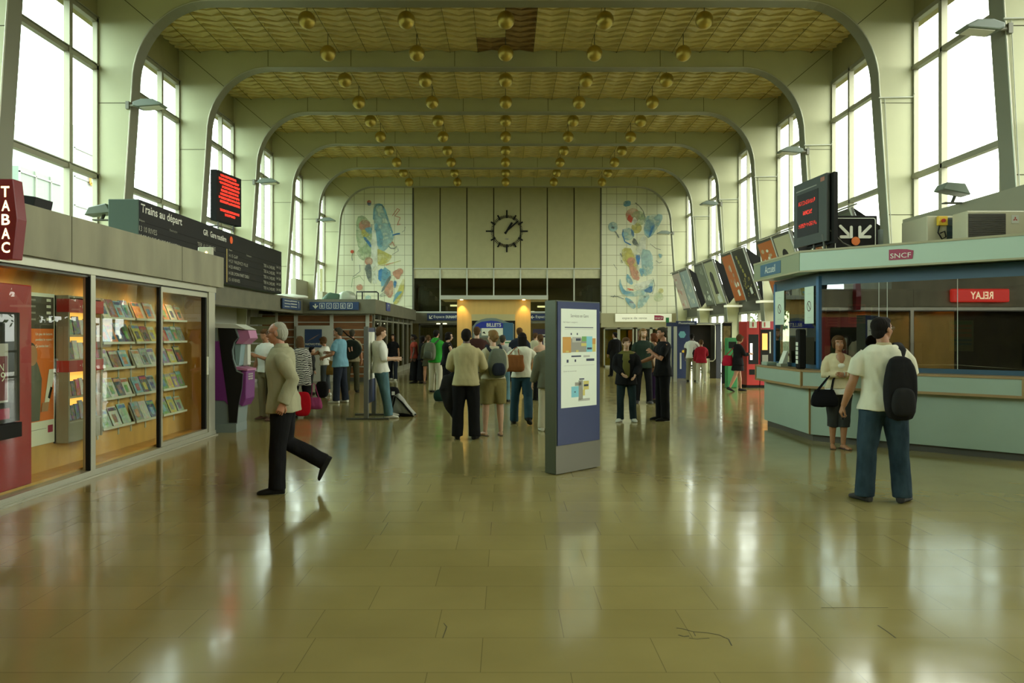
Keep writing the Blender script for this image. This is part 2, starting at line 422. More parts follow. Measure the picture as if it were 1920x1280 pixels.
for k, Y in enumerate(YF[:-1]+[YF[-1]]):
    ya = Y+.38 if True else Y; yb = Y+S if k+1 < len(YF) else YB
    for s in (-1, 1):
        wn += 1
        root = tag(empty('window_%d' % wn, (s*XO, ya, 2.9)), kind='structure')
        fr = MB(); gl = MB(); z0 = 0.0; z1 = 8.30-2.9; L = yb-ya
        ms = [y for y in (.72, 2.62) if y < L-.1]
        for y in ms:
            fr.box(-.07 if s > 0 else -.05, .05 if s > 0 else .07, y-.03, y+.03, z0, z1)
            fr.box(-.03, .03, y+.10, y+.16, z0, z1)
        for z in (0.04, 4.95-2.9, 7.25-2.9, z1-.04):
            fr.box(-.07, .05, 0, L, z-.045, z+.045)
            fr.box(-.04, .07, 0, L, z+.055, z+.075)
        for y in (0.03, L-.03): fr.box(-.05, .05, y-.03, y+.03, z0, z1)
        gl.box(-.006, .006, 0, L, z0, z1)
        fr.build('window_frame', STEEL, root); gl.build('glass_pane', GLASSW, root)
        if s > 0 and Y > 8:     # lower glazed bays on the right
            wn += 1
            r2 = tag(empty('window_%d' % wn, (XO, ya, 0)), kind='structure')
            f2 = MB(); g2 = MB()
            for y in (.04, .72, 1.5, 2.62, L-.04):
                if y < L: f2.box(-.05, .05, y-.035, y+.035, 0, 2.43)
            for z in (.06, 1.0, 2.40): f2.box(-.05, .05, 0, L, z-.04, z+.04)
            g2.box(-.006, .006, 0, L, 0, 2.43)
            f2.build('window_frame', STEEL, r2); g2.build('glass_pane', GLASSW, r2)
# wall behind the camera
mb = MB(); mb.box(-9, 9, -8.3, -8, 0, 9.3); mb.build('wall_front', OLIVE, kind='structure')

# ---- end wall
mb = MB()
mb.box(-9, -4.60, YB, YB+.3, 2.2, 9.25); mb.box(4.72, 9, YB, YB+.3, 2.68, 9.25)
wb = mb.build('wall_back', TILE, kind='structure')
pj = MB()
for x in (-4.585, 4.72): pj.box(x-.03, x+.03, YB-.03, YB+.2, 2.7, 9.2)
pj.build('edge_strip', DARKSTEEL, wb)
GPAN = mat('beige_wall_panel', (.40,.375,.19), .55, nz=.04)
BANDM = mat('pale_band', (.52,.49,.30), .6, nz=.08, scale=6)
xs = [-4.57+i*(9.29/7) for i in range(8)]
mb = MB()
for i in range(7): mb.box(xs[i]+.025, xs[i+1]-.025, YB, YB+.1, 4.92, 9.2)
o = mb.build('wall_back_panels', GPAN, kind='structure')
mb = MB(); mb.box(-4.6, 4.75, YB+.1, YB+.25, 4.9, 9.2); mb.build('wall_back_recess', JOINT, kind='structure')
mb = MB(); mb.box(-4.6, 4.75, YB+.06, YB+.25, 4.40, 4.88); mb.build('wall_back_band', BANDM, kind='structure')
wn += 1
root = tag(empty('window_%d' % wn, (0, YB, 2.7)), kind='structure')
fr = MB(); gl = MB()
for x in xs: fr.box(x-.03, x+.03, 0, .12, 0, 2.2)
fr.box(-4.6, 4.75, -.02, .12, 2.17, 2.22); fr.box(-4.6, 4.75, -.02, .14, 0, .07)
gl.box(-4.6, 4.75, .04, .05, 0, 1.72)
fr.build('window_frame', LGREY, root); gl.build('glass_pane', GLASSM, root)
mb = MB(); mb.box(-4.6, 4.72, YB-.1, YB+.3, 2.18, 2.70); mb.build('wall_back_beam', CONCD, kind='structure')
mb = MB(); mb.box(4.72, 8.66, YB-.1, YB+.3, 1.98, 2.68); mb.build('wall_back_lintel', mat('beige_lintel', (.38,.35,.2), .6), kind='structure')
# room beyond the end glazing
mb = MB()
mb.box(-9, 9, 46.8, 47, 0, 4.9); mb.box(-9.2, -9, YB, 47, 0, 4.9); mb.box(9, 9.2, YB, 47, 0, 4.9)
mb.build('wall_far', OLIVE, kind='structure')
mb = MB(); mb.box(-9, 9, YB+.3, 47, 4.45, 4.9); mb.build('ceiling', mat('bronze_ceiling', (.24,.17,.10), .3, metal=.3), kind='structure')
# stepped dark stair sides seen through the glass
for s in (-1, 1):
    mb = MB()
    for i in range(7): mb.box(*sorted((s*(4.5-i*.28), s*(4.5-(i+1)*.28))), 40, 41.5, 2.0, 4.15-i*.26)
    mb.build('wall_stair_side', mat('stair_side', (.12,.105,.05), .7), kind='structure')
# door posts and doors in the end wall
dn = 0
def door(x0, x1, Y, z1, m=ALU):
    global dn; dn += 1
    r = tag(empty('door_%d' % dn, (x0, Y, 0)), kind='structure'); f = MB(); g = MB(); L = x1-x0
    f.box(0, .07, -.03, .03, 0, z1); f.box(L-.07, L, -.03, .03, 0, z1); f.box(0, L, -.03, .03, z1-.08, z1); f.box(0, L, -.03, .03, 0, .1)
    g.box(.07, L-.07, -.005, .005, .1, z1-.08)
    f.build('door_frame', m, r); g.build('glass_pane', GLASSM, r)
for a, b in ((4.85,5.6),(5.6,6.35),(6.45,7.2),(7.2,7.95)): door(a, b, YB, 1.98)
for a, b in ((-4.3,-3.2),(-3.2,-2.1),(2.0,3.1),(3.1,4.2)): door(a, b, YB, 2.18, DARKSTEEL)

# ---- murals painted on the tiles
WC = {}
def wc(nm, c, a=.75):
    m = mat('mural_'+nm, c, .4); b = m.node_tree.nodes['Principled BSDF']; nt = m.node_tree
    tc = nt.nodes.new('ShaderNodeTexCoord'); n = nt.nodes.new('ShaderNodeTexNoise'); n.inputs['Scale'].default_value = 2.6; n.inputs['Detail'].default_value = 5
    nt.links.new(tc.outputs['Object'], n.inputs['Vector'])
    mr = nt.nodes.new('ShaderNodeMapRange'); mr.inputs[1].default_value = .35; mr.inputs[2].default_value = .65; mr.inputs[3].default_value = a-.4; mr.inputs[4].default_value = min(1, a+.2)
    nt.links.new(n.outputs[0], mr.inputs[0]); nt.links.new(mr.outputs[0], b.inputs['Alpha'])
    return m
MC = [wc('sky_blue', (.20,.42,.50), .6), wc('pale_blue', (.40,.58,.55), .55), wc('yellow', (.60,.55,.14), .55), wc('salmon', (.62,.32,.20), .55),
      wc('grey', (.16,.19,.17), .75), wc('strong_blue', (.06,.22,.45), .75), wc('red', (.6,.10,.05), .85), wc('pale_green', (.45,.56,.32), .5), wc('white', (.78,.80,.66), .7)]
SB, PB, YE, SA, GR_, BL, RD, GN, WH = range(9)
def mural(ox, shapes, label):
    pl = PL((0, YB, 0), (1,0,0), (0,0,1)); mb = MB(); dz = [0.002]
    def q(x, y):
        px, py = ox+x/4.414, 330+y/4.414; return ((px-CX)/F*YB, EH-(py-CY)/F*YB)
    for sh in shapes:
        dz[0] += .0012
        k, m = sh[0], sh[1]
        if k == 'p':
            # soften polygon corners with one Chaikin pass
            pts = [q(*p) for p in sh[2]]; n = len(pts); sp = []
            for i in range(n):
                a, b = pts[i], pts[(i+1)%n]; sp += [(a[0]*.78+b[0]*.22, a[1]*.78+b[1]*.22), (a[0]*.22+b[0]*.78, a[1]*.22+b[1]*.78)]
            pl.poly(mb, sp, dz[0], .001, m)
        elif k == 'c':
            cx, cz = q(*sh[2]); pl.poly(mb, circ(cx, cz, sh[3]/4.414*YB/F, 20), dz[0], .001, m)
        else: pl.line(mb, [q(*p) for p in sh[2]], sh[3]/4.414*YB/F, dz[0], .001, m)
    o = mb.build('mural', MC); tag(o, label, 'mural')
mural(600, [
 ('p',PB,[(440,240),(470,225),(520,235),(560,330),(600,450),(615,520),(560,600),(500,640),(470,560),(445,400)]),
 ('p',GN,[(300,340),(360,320),(430,400),(430,690),(350,680),(300,540)]), ('c',SA,(370,410),48), ('c',YE,(375,470),34), ('p',SB,[(365,430),(430,420),(430,480),(390,470)]),
 ('p',YE,[(460,590),(560,640),(600,660),(560,720),(470,740)]), ('p',GN,[(290,620),(430,560),(420,690),(340,700)]),
 ('p',BL,[(355,510),(375,500),(430,570),(425,600)]), ('p',SB,[(455,360),(520,480),(520,600),(450,560)]),
 ('l',SB,[(445,360),(448,290),(460,245),(485,232),(515,240),(540,290),(565,380),(600,470)],14), ('l',BL,[(600,490),(640,478),(662,476)],12),
 ('p',WH,[(425,450),(470,450),(482,890),(425,890)]), ('c',SA,(404,705),34), ('p',GR_,[(365,745),(425,715),(432,900),(395,860)]),
 ('p',BL,[(485,755),(580,800),(560,850),(482,880)]), ('p',SB,[(520,740),(600,800),(540,900),(500,920)]), ('p',GR_,[(500,960),(575,820),(595,835),(525,955)]),
 ('p',SA,[(520,950),(600,840),(612,960),(580,1020)]), ('c',SA,(660,790),28), ('p',SA,[(590,800),(640,770),(680,790),(650,870)]), ('p',BL,[(612,860),(636,870),(625,930),(608,920)]),
 ('p',YE,[(600,1060),(640,950),(700,820),(695,960),(640,1060)]), ('p',SB,[(600,1060),(625,960),(690,950),(640,1000)]),
 ('c',RD,(408,218),18), ('p',BL,[(390,222),(428,222),(420,246),(396,246)]), ('c',RD,(267,626),14), ('l',GR_,[(268,640),(265,670),(268,700)],5),
 ('l',RD,[(600,330),(640,270),(660,280),(620,330),(665,345),(640,405),(665,400)],4), ('l',GR_,[(570,580),(585,598),(615,600),(634,582)],7), ('l',RD,[(580,570),(600,545),(615,580)],5),
 ('l',GR_,[(330,735),(332,790),(270,838)],4), ('l',GR_,[(705,420),(700,450),(680,465)],3), ('c',SA,(328,920),26), ('l',GN,[(262,920),(270,850),(330,825),(365,870)],5),
 ('l',GR_,[(495,985),(550,950)],3), ('l',GR_,[(495,992),(560,962)],3), ('l',GR_,[(500,1000),(575,975)],3), ('l',GR_,[(430,400),(430,450)],6),
 ('l',YE,[(500,740),(600,720),(670,700)],5), ('l',RD,[(545,738),(610,716)],4), ('l',GR_,[(600,650),(650,620),(645,600)],4), ('c',PB,(400,1010),24)],
 'tall watercolour abstract with a blue figure on the tiles left of the clock')
mural(960, [
 ('p',SB,[(920,210),(980,200),(985,245),(925,255)]), ('c',SA,(1000,325),60), ('c',GN,(1045,350),62), ('c',YE,(1030,430),44), ('c',PB,(960,480),52),
 ('p',PB,[(1100,335),(1180,315),(1245,315),(1245,365),(1140,525),(1085,475)]), ('p',SB,[(1110,350),(1190,370),(1140,500),(1095,460)]), ('p',BL,[(1160,410),(1190,400),(1140,510),(1130,490)]),
 ('p',RD,[(950,352),(972,315),(1020,372),(985,392)]), ('p',WH,[(1010,330),(1040,370),(1010,410),(985,395)]),
 ('l',GR_,[(1020,222),(1055,250),(1085,290),(1102,345)],7), ('l',BL,[(920,440),(916,490),(935,545),(985,570)],10), ('p',BL,[(985,435),(1010,470),(1005,510),(985,480)]),
 ('p',GR_,[(1010,500),(1062,592),(988,558)]), ('l',GR_,[(825,395),(838,440),(865,475),(885,512)],9), ('c',PB,(835,420),40), ('l',GR_,[(820,425),(848,430)],16),
 ('p',YE,[(915,590),(1000,600),(1040,800),(960,750),(905,680)]), ('c',SA,(985,705),34), ('p',WH,[(1080,480),(1120,520),(1060,800),(1010,640)]),
 ('p',PB,[(1060,600),(1160,620),(1172,800),(1080,840)]), ('p',BL,[(1018,652),(1066,655),(1045,755)]), ('p',SB,[(1045,760),(1100,770),(1075,850)]),
 ('p',SA,[(960,700),(1040,770),(1060,870),(990,850)]), ('p',SB,[(950,795),(1005,880),(990,905),(942,870)]),
 ('p',PB,[(893,830),(915,950),(1040,960),(1172,835),(1165,940),(1050,1000),(920,990),(885,920)]), ('p',WH,[(1000,900),(1130,860),(1170,845),(1110,930),(1020,950)]),
 ('p',SB,[(895,870),(930,950),(1000,960),(930,985),(895,940)]), ('p',BL,[(1090,940),(1165,900),(1160,970),(1100,960)]), ('l',GR_,[(1165,840),(1180,900),(1160,975)],5),
 ('l',RD,[(955,930),(1005,945)],8), ('l',RD,[(970,945),(1000,938)],6), ('l',RD,[(965,1035),(1005,1050)],10), ('p',SB,[(930,1000),(985,1020),(1030,1080),(1000,1105),(950,1050)]),
 ('p',PB,[(1060,960),(1150,980),(1090,1080),(1030,1100)]), ('l',GR_,[(815,995),(870,995),(925,1018)],5), ('l',GR_,[(850,985),(835,1005)],4), ('l',GR_,[(1140,560),(1190,600),(1230,610)],4),
 ('p',SB,[(1205,640),(1250,650),(1225,690)]), ('l',GR_,[(1190,700),(1215,720),(1240,710)],4), ('l',GR_,[(895,640),(910,670)],8), ('l',GR_,[(905,695),(912,720)],8), ('c',YE,(1230,950),22),
 ('l',GR_,[(840,730),(870,775)],3), ('c',GR_,(1100,1000),8), ('c',GN,(1210,1000),40)],
 'tall watercolour abstract with a red wedge on the tiles right of the clock')

# ---- clock
cr = empty('wall_clock', (0.06, YB-.03, EH+(CY-433.5)/F*YB), 0, 'large round clock of black bars and hands on the beige panelled end wall', 'clock')
k = YB/F
CP = PL((0,0,0), (1,0,0), (0,0,1))
def ray(mb, ang, r0, r1, wd, d=0, th=.02):
    a = R(ang); CP.line(mb, [(math.sin(a)*r0, math.cos(a)*r0), (math.sin(a)*r1, math.cos(a)*r1)], wd, d, th)
for h in range(12):
    mb = MB(); ray(mb, h*30, 24.6*k, (39.4 if h % 3 == 0 else 34.5)*k, .075); mb.build('hour_marker', BLACK, cr)
mb = MB()
for i in range(60):
    if i % 5: ray(mb, i*6, 24.8*k, 30*k, .028)
mb.build('minute_scale', BLACK, cr)
mb = MB(); ray(mb, 31.6, -6*k, 19*k, .10, .025); mb.build('hour_hand', BLACK, cr)
mb = MB(); ray(mb, 48, -6*k, 28*k, .07, .05); mb.build('minute_hand', BLACK, cr)
mb = MB(); CP.poly(mb, circ(0, -14.5*k, .1, 16, .03), 0, .01); mb.build('maker_mark', GREY, cr)

# ---- brass balls
bp = None
for r in range(10):
    Y = 17.42+2.05*r
    for c in range(-2, 3):
        X = c*2.237
        if bp is None:
            bp = empty('pendant_ball', (X, Y, 8.69)); b = MB(); b.ell((0,0,0), (.2,.2,.2), 0, 32, 20); b.build('ball', GOLD, bp)
            b = MB(); b.ell((0,0,.195), (.035,.035,.02), 0, 12, 6); b.tube([(0,0,.19),(0,0,.50)], .009, 6); b.build('stem', DARKSTEEL, bp); o = bp
        else: o = copy_tree(bp); o.location = (X, Y, 8.69)
        rn = ('nearest', 'second', 'third', 'fourth', 'fifth', 'sixth', 'seventh', 'eighth', 'ninth', 'farthest')[r]
        cn = ('far left', 'left of centre', 'centre', 'right of centre', 'far right')[c+2]
        tag(o, 'brass ball hanging from the ceiling in the %s row, %s column' % (rn, cn), 'ceiling ball', 'brass balls hanging from the ceiling')

# ---- buildings and trees outside
mb = MB(); mb.add([(-200,-100,-.05),(-9.2,-100,-.05),(-9.2,200,-.05),(-200,200,-.05)], [(0,1,2,3)]); mb.add([(9.2,-100,-.05),(200,-100,-.05),(200,200,-.05),(9.2,200,-.05)], [(0,1,2,3)])
mb.build('ground', mat('grey_paving', (.05,.055,.04), .8), kind='structure')
def building(name, x, y0, y1, h, m1, m2, label, cellz=3.0, cely=2.2):
    r = empty(name, (x, y0, 0), 0, label, 'building')
    b = MB(); b.box(-12, 0, 0, y1-y0, 0, h); b.build('wall', m1, r)
    g = MB()
    nz = int(h/cellz); ny = int((y1-y0)/cely)
    for i in range(nz+1): g.box(0, .12, 0, y1-y0, i*cellz, i*cellz+.12)
    for j in range(ny+1): g.box(0, .12, j*cely, j*cely+.1, 0, h)
    g.build('facade_grid', m2, r)
    return r
building('office_building', -40, 63.5, 69.5, 15.5, mat('tinted_facade', (.12,.17,.13), .4), mat('facade_frame', (.3,.33,.28), .6), 'glass-fronted office block seen through the left window above the shop')
b2 = building('apartment_building', -48, 86, 100, 25, mat('pale_facade', (.3,.33,.3), .7), mat('pale_facade_line', (.29,.31,.28), .7), 'pale tall block seen through the left window beyond the office block', 3.2, 60)
sg = MB(); lp = PL((.2, 3.0, 19.0), (0,1,0), (0,0,1)); lp.line(sg, [(.0,1.5),(0,0),(.8,0)], .35, 0, .1); lp.line(sg, [(-.3,1.1),(.6,1.1)], .3, 0, .1); sg.build('sign_letter', mat('orange_letter', (.6,.25,.02), .6), b2)
rnd = random.Random(3)
LEAF = mat('tree_foliage', (.10,.16,.02), .8, nz=.3, scale=2)
for i, (x, y, h) in enumerate(((13, 24, 5.5), (14.5, 31, 6.5), (13.5, 38, 6))):
    r = empty('tree', (x, y, 0), 0, ('nearest bushy green tree outside the right-hand windows', 'tallest green tree outside the right-hand windows', 'farthest green tree outside the right-hand windows')[i], 'tree')
    t = MB(); t.tube([(0,0,0),(.05,0,h*.45)], [.12,.08], 8); t.build('trunk', WOODD, r)
    f = MB()
    for j in range(420):
        a = rnd.random()*6.28; rr = 1.7*rnd.random()**.5; zc = h*.55+rnd.uniform(-1.7, 1.7)*math.sqrt(max(0, 1-(rr/1.75)**2))
        c = Vector((math.cos(a)*rr, math.sin(a)*rr, zc)); u = Vector((rnd.uniform(-1,1), rnd.uniform(-1,1), rnd.uniform(-1,1))).normalized(); v = u.orthogonal().normalized(); s_ = .16
        f.quad(c-u*s_, c+v*s_*.6, c+u*s_, c-v*s_*.6)
    f.build('foliage', LEAF, r)
# ================= left side: glazed shop front =================
XS = -4.70                        # glass line
sf = empty('glazed_shop', (XS, -2, 0), 0, 'long glazed shop front with olive concrete fascia on the left', 'shop')
def W(o):                          # children are built in world space under an empty: undo its location
    return (-o.location.x, -o.location.y, -o.location.z)
def wb(mb, name, mats, root, **k):
    o = mb.build(name, mats, root, **k); o.matrix_parent_inverse = Matrix.Identity(4); 
    rz = root.rotation_euler.z; o.matrix_basis = (Matrix.Translation(root.location) @ Matrix.Rotation(rz, 4, 'Z')).inverted() if root.type == 'EMPTY' else Matrix.Identity(4)
    return o
mb = MB(); mb.box(-4.92, -4.60, -2, 12.62, 2.37, 2.86); wb(mb, 'fascia', CONC, sf)
for y in (11.0, 8.2, 5.4): mb = MB(); mb.box(-4.603, -4.597, y-.004, y+.004, 2.37, 2.86); wb(mb, 'fascia_joint', JOINT, sf)
mb = MB(); mb.box(-4.86, -4.66, -2, 12.45, 2.28, 2.37); mb.box(-4.83, -4.66, -2, 12.45, 0, .035); mb.box(-4.80, -4.665, -2, 12.45, .035, .075); mb.box(-4.86, -4.625, -2, 12.45, 0, .018); wb(mb, 'rail', ALU, sf)
mb = MB(); mb.box(-4.86, -4.70, -2, 12.45, 2.25, 2.285); wb(mb, 'rail', DARKSTEEL, sf)
for y, wd in ((2.0,.09), (5.4,.09), (8.76,.10), (12.30,.26)):
    mb = MB(); mb.box(-4.76, -4.67, y-wd/2, y+wd/2, 0, 2.3); wb(mb, 'post', ALU, sf)
    if wd < .2:
        mb = MB(); mb.box(-4.725, -4.675, y-wd/2-.012, y-wd/2, .05, 2.26); wb(mb, 'seal', BLACKM, sf)
mb = MB(); mb.box(-4.74, -4.70, 10.50, 10.53, .05, 2.26); wb(mb, 'seal', BLACKM, sf)
mb = MB(); mb.box(-4.76, -4.69, 10.53, 10.58, .05, 2.26); mb.box(-4.76, -4.69, 10.58, 12.14, .075, .13); mb.box(-4.76, -4.69, 10.58, 12.14, 2.19, 2.26); mb.box(-4.76,-4.69,12.14,12.19,.05,2.26); wb(mb, 'sliding_frame', ALU, sf)
mb = MB(); mb.box(-4.76, -4.695, 12.09, 12.14, .1, 2.2); wb(mb, 'seal', BLACKM, sf)
mb = MB(); mb.box(-4.69, -4.67, 12.12, 12.15, .98, 1.26); wb(mb, 'handle', WHITE, sf)
for y0, y1 in ((-2,2.0),(2.04,5.36),(5.44,8.68),(8.82,10.5),(10.55,12.12)):
    mb = MB(); mb.box(-4.735, -4.729, y0, y1, .05, 2.27); wb(mb, 'glass_pane', GLASSS, sf)
mb = MB(); mb.box(-5.16, -5.10, 4.0, 12.3, .0, 2.37); wb(mb, 'back_panel', WOOD, sf)
mb = MB(); mb.box(-5.10, -4.80, 4.0, 12.3, 0, .10); wb(mb, 'display_floor', WOOD, sf)
mb = MB(); mb.box(-5.16, -4.80, 4.0, 12.3, 2.38, 2.42); wb(mb, 'display_ceiling', WOOD, sf)
mb = MB(); mb.box(-5.16, -4.72, 12.3, 12.36, 0, 2.37); wb(mb, 'end_panel', WOOD, sf)
mb = MB(); mb.box(-8.6, -5.2, -2, 12.5, 2.42, 2.6); mb.box(-8.6, -5.2, 12.36, 12.5, 0, 2.42); mb.box(-8.6,-4.7,-2.1,-2,0,2.6); wb(mb, 'roof', OLIVE, sf)
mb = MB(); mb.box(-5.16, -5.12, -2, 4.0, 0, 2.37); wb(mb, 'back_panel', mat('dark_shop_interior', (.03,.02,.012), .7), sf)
mb = MB(); mb.box(-8.5, -5.4, -2, 5.6, 2.6, 4.3); wb(mb, 'upper_block', CONC, sf)
# row of recessed downlights in the display ceiling
for i, y in enumerate((5.2, 6.6, 7.9, 9.3, 10.4, 11.5)):
    r = empty('downlight', (-4.93, y, 2.38), 0, 'small recessed lamp shining on the wooden back panel of the shop display', 'lamp', 'recessed lamps in the shop display')
    b = MB(); b.tube([(0,0,0),(0,0,-.02)], .05, 12); b.build('rim', ALU, r)
    b = MB(); b.tube([(0,0,-.016),(0,0,-.024)], .036, 12); b.build('bulb', mat('warm_bulb', (1,.8,.4), .4, emit=(1,.62,.2), es=12), r)
    l = bpy.data.lights.new('lamp_light', 'SPOT'); l.energy = 17; l.color = (1,.58,.2); l.spot_size = R(120); l.spot_blend = .9; l.shadow_soft_size = .04
    lo = bpy.data.objects.new('lamp_light', l); col.objects.link(lo); lo.location = (0, 0, -.05); lo.rotation_euler = (R(0), R(-14), 0); lo.parent = r
# lit red sign above the shop, out of frame, mirrored in the counter glass
rs = empty('illuminated_sign', (-4.52, 2.86, 2.5), 0, 'red illuminated shop sign with pale lettering, mirrored in the information desk glass', 'sign')
mb = MB(); mb.box(-4.6, -4.44, 2.86, 4.42, 2.50, 2.86); wb(mb, 'sign_box', mat('lit_red', (.6,.03,.02), .4, emit=(1,.055,.03), es=1.0), rs, bevel=.03)
RP = PL((-4.44, 3.2, 2.58), (0,1,0), (0,0,1))
def wtext(body, pl, a, b, w_, h, m, root, **k): text(body, pl, a, b, w_, h, m, root, **k)
LITW = mat('lit_cream_lettering', (1,.9,.6), .4, emit=(1,.85,.45), es=2.0)
ROOTFIX = []
def rtext(body, pl, a, b, w_, h, m, root, **k):    # text given in world space, parented under an empty
    M = (Matrix.Translation(root.location) @ Matrix.Rotation(root.rotation_euler.z, 4, 'Z')).inverted() if root.type == 'EMPTY' else Matrix.Identity(4)
    p2 = PL(M @ pl.o, M.to_3x3() @ pl.u, M.to_3x3() @ pl.v)
    text(body, p2, a, b, w_, h, m, root, **k)
rtext('RELAY', RP, .12, .0, .62, .20, LITW, rs, bold=.02)
for y0, y1, c in ((.2, 1.6, 'warm'), (3.2, 4.6, 'warm')):
    r = empty('tube_lamp', (-5.0, y0, 2.33), 0, 'warm tube lamp under the shop fascia out of frame, mirrored in the desk glass', 'lamp', 'tube lamps under the shop fascia')
    b = MB(); b.box(-.03,.03,0,y1-y0,0,.03); b.build('housing', ALU, r); b = MB(); b.tube([(0,0,-.02),(0,y1-y0,-.02)], .018, 8); b.build('tube', mat('orange_tube', (1,.5,.2), .4, emit=(1,.33,.08), es=4), r)
# hanging sign
ts = empty('hanging_sign', (-4.6, 7.0, 2.3), 0, 'dark red lozenge sign with vertical cream letters hanging from the fascia at far left', 'sign')
mb = MB(); z0, z1 = P(0,487,7)[2], P(0,338,7)[2]; zm = (z0+z1)/2-.0
prof = [(-4.555,z0),(-4.415,z0),(-4.375,zm),(-4.415,z1),(-4.555,z1),(-4.595,zm)]
mb.prism(prof, lambda a, b: (a,6.93,b), lambda a, b: (a,7.07,b)); wb(mb, 'sign_box', mat('sign_maroon', (.13,.008,.012), .3, emit=(.5,.01,.01), es=.06), ts, bevel=.006)
TP = PL((-4.56, 6.93, z0), (1,0,0), (0,0,1))
for i, ch in enumerate('TABAC'): rtext(ch, TP, .045 if ch != 'T' else .04, .60-.125*i-.045, .075, .098, LITW, ts, bold=.02)
# white wall lamp and black box on top of the fascia
r = empty('floodlight', (-4.75, 12.25, 2.90)); tag(r, 'small pale lit lamp standing on the concrete fascia in front of the departures board', 'lamp')
b = MB(); b.box(-.11,.11,-.05,.05,-.04,.09); b.build('housing', mat('frosted_case', (.5,.5,.36), .4), r, bevel=.012)
b = MB(); b.ell((.03,-.055,.0), (.02,.012,.02), 0, 10, 6); b.build('bulb', mat('warm_glow', (1,.8,.4), .4, emit=(1,.6,.2), es=5), r)
r = empty('floodlight', (-4.78, 7.72, 2.86)); tag(r, 'black floodlight box lying on the fascia right of the hanging red sign', 'lamp')
b = MB(); b.prism([(-.06,.01),(.07,.01),(.09,.12),(-.05,.14)], lambda a, z: (a,0,z), lambda a, z: (a,.30,z)); b.build('housing', BLACK, r, bevel=.005); b = MB(); b.box(-.02,.02,.12,.18,0,.02); b.build('bracket', BLACK, r)
# ---- slatted displays with magazines
rnd = random.Random(11)
MAGC = {'white': (.62,.64,.55), 'blue': (.08,.22,.42), 'sky blue': (.22,.45,.55), 'orange': (.62,.25,.08), 'red': (.5,.05,.05), 'yellow': (.6,.52,.08), 'dark': (.05,.05,.06), 'green': (.18,.35,.12), 'brown': (.28,.13,.06), 'violet': (.3,.18,.36), 'grey': (.3,.33,.3), 'pale green': (.4,.55,.42), 'navy': (.04,.08,.2)}
def magmat(c):
    m = mat('cover_'+c.replace(' ', '_'), MAGC[c], .35)
    if 'split' in m: return m
    m['split'] = 1
    nt = m.node_tree; b = nt.nodes['Principled BSDF']; tc = nt.nodes.new('ShaderNodeTexCoord')
    vo = nt.nodes.new('ShaderNodeTexVoronoi'); vo.inputs['Scale'].default_value = 22; vo.distance = 'CHEBYCHEV'
    nt.links.new(tc.outputs['Object'], vo.inputs['Vector'])
    mx = nt.nodes.new('ShaderNodeMix'); mx.data_type = 'RGBA'; mx.inputs[0].default_value = .2
    mx.inputs[6].default_value = (*MAGC[c], 1); nt.links.new(vo.outputs['Color'], mx.inputs[7]); nt.links.new(mx.outputs[2], b.inputs['Base Color'])
    return m
SHZ = [1.80, 1.485, 1.16, .785, .415]
rows = ['top', 'second', 'middle', 'fourth', 'bottom']
racks = {
 'nearest': (9.56, 10.36, [['white','brown','sky blue','blue'], ['blue','orange','navy','dark'], ['white','brown','sky blue'], ['pale green','white','dark','white'], ['pale green','white','pale green']]),
 'middle': (10.42, 11.12, [['orange','orange'], ['yellow','brown','yellow'], ['white','grey','white'], ['sky blue','dark','grey'], ['grey','white','navy']]),
 'far': (11.24, 12.06, [['orange','white','orange'], ['red','sky blue','green','grey'], ['violet','yellow','dark'], ['green','yellow','violet','green'], ['green','yellow','pale green']])}
for cn, (y0, y1, covers) in racks.items():
    for ri, z in enumerate(SHZ):
        L = y1-y0
        sh = empty('magazine_shelf', (-5.10, y0, z), 0, 'narrow white shelf on the wooden display panel, %s shelf of the %s column' % (rows[ri], cn), 'shelf', 'magazine shelves in the shop window')
        b = MB(); b.box(0.0, .13, 0, L, 0, .012); b.box(.12, .135, 0, L, 0, .03); b.build('ledge', PAPER, sh)
        b = MB(); b.prism([(.0,.24),(.012,.24),(.10,.02),(.085,.012)], lambda a, zz: (a,.02,zz), lambda a, zz: (a,L-.02,zz)); b.build('back_rest', LGREY, sh)
        b = MB(); b.box(0,.01,.08,.11,-.12,.26); b.box(0,.01,L-.2,L-.17,-.12,.26); b.build('bracket', LGREY, sh)
        cs = covers[ri]; n = len(cs); wd = min(.21, (L-.06)/n*.98)
        gap = (L-.04)/n
        for i, c in enumerate(cs):
            hgt = .255+rnd.uniform(-.02, .03); th = .006
            m = MB()
            u = Vector((0,1,0)); v = Vector((-.38,0,.925)).normalized(); nn = u.cross(v)
            base = Vector((.118, .03+i*gap, .016))
            m.obox(base+u*wd/2+v*hgt/2-nn*0, u, v, nn, wd, hgt, th, 0)
            m.obox(base+u*wd/2+v*(hgt*.86)+nn*.004, u, v, nn, wd*.9, hgt*.16, .002, 1)
            m.obox(base+u*wd*.45+v*(hgt*.4)+nn*.004, u, v, nn, wd*.45, hgt*.42, .002, 2)
            c2 = rnd.choice(list(MAGC)); c3 = rnd.choice(list(MAGC))
            o = m.build('magazine', [magmat(c), magmat(c2), magmat(c3)])
            o.location = (-5.10, y0, z)
            pos = ['first', 'second', 'third', 'fourth'][i] if n > 1 else 'only'
            tag(o, '%s magazine on the %s shelf of the %s column, %s from the left' % (c, rows[ri], cn, pos), 'magazine', 'magazines in the shop window')
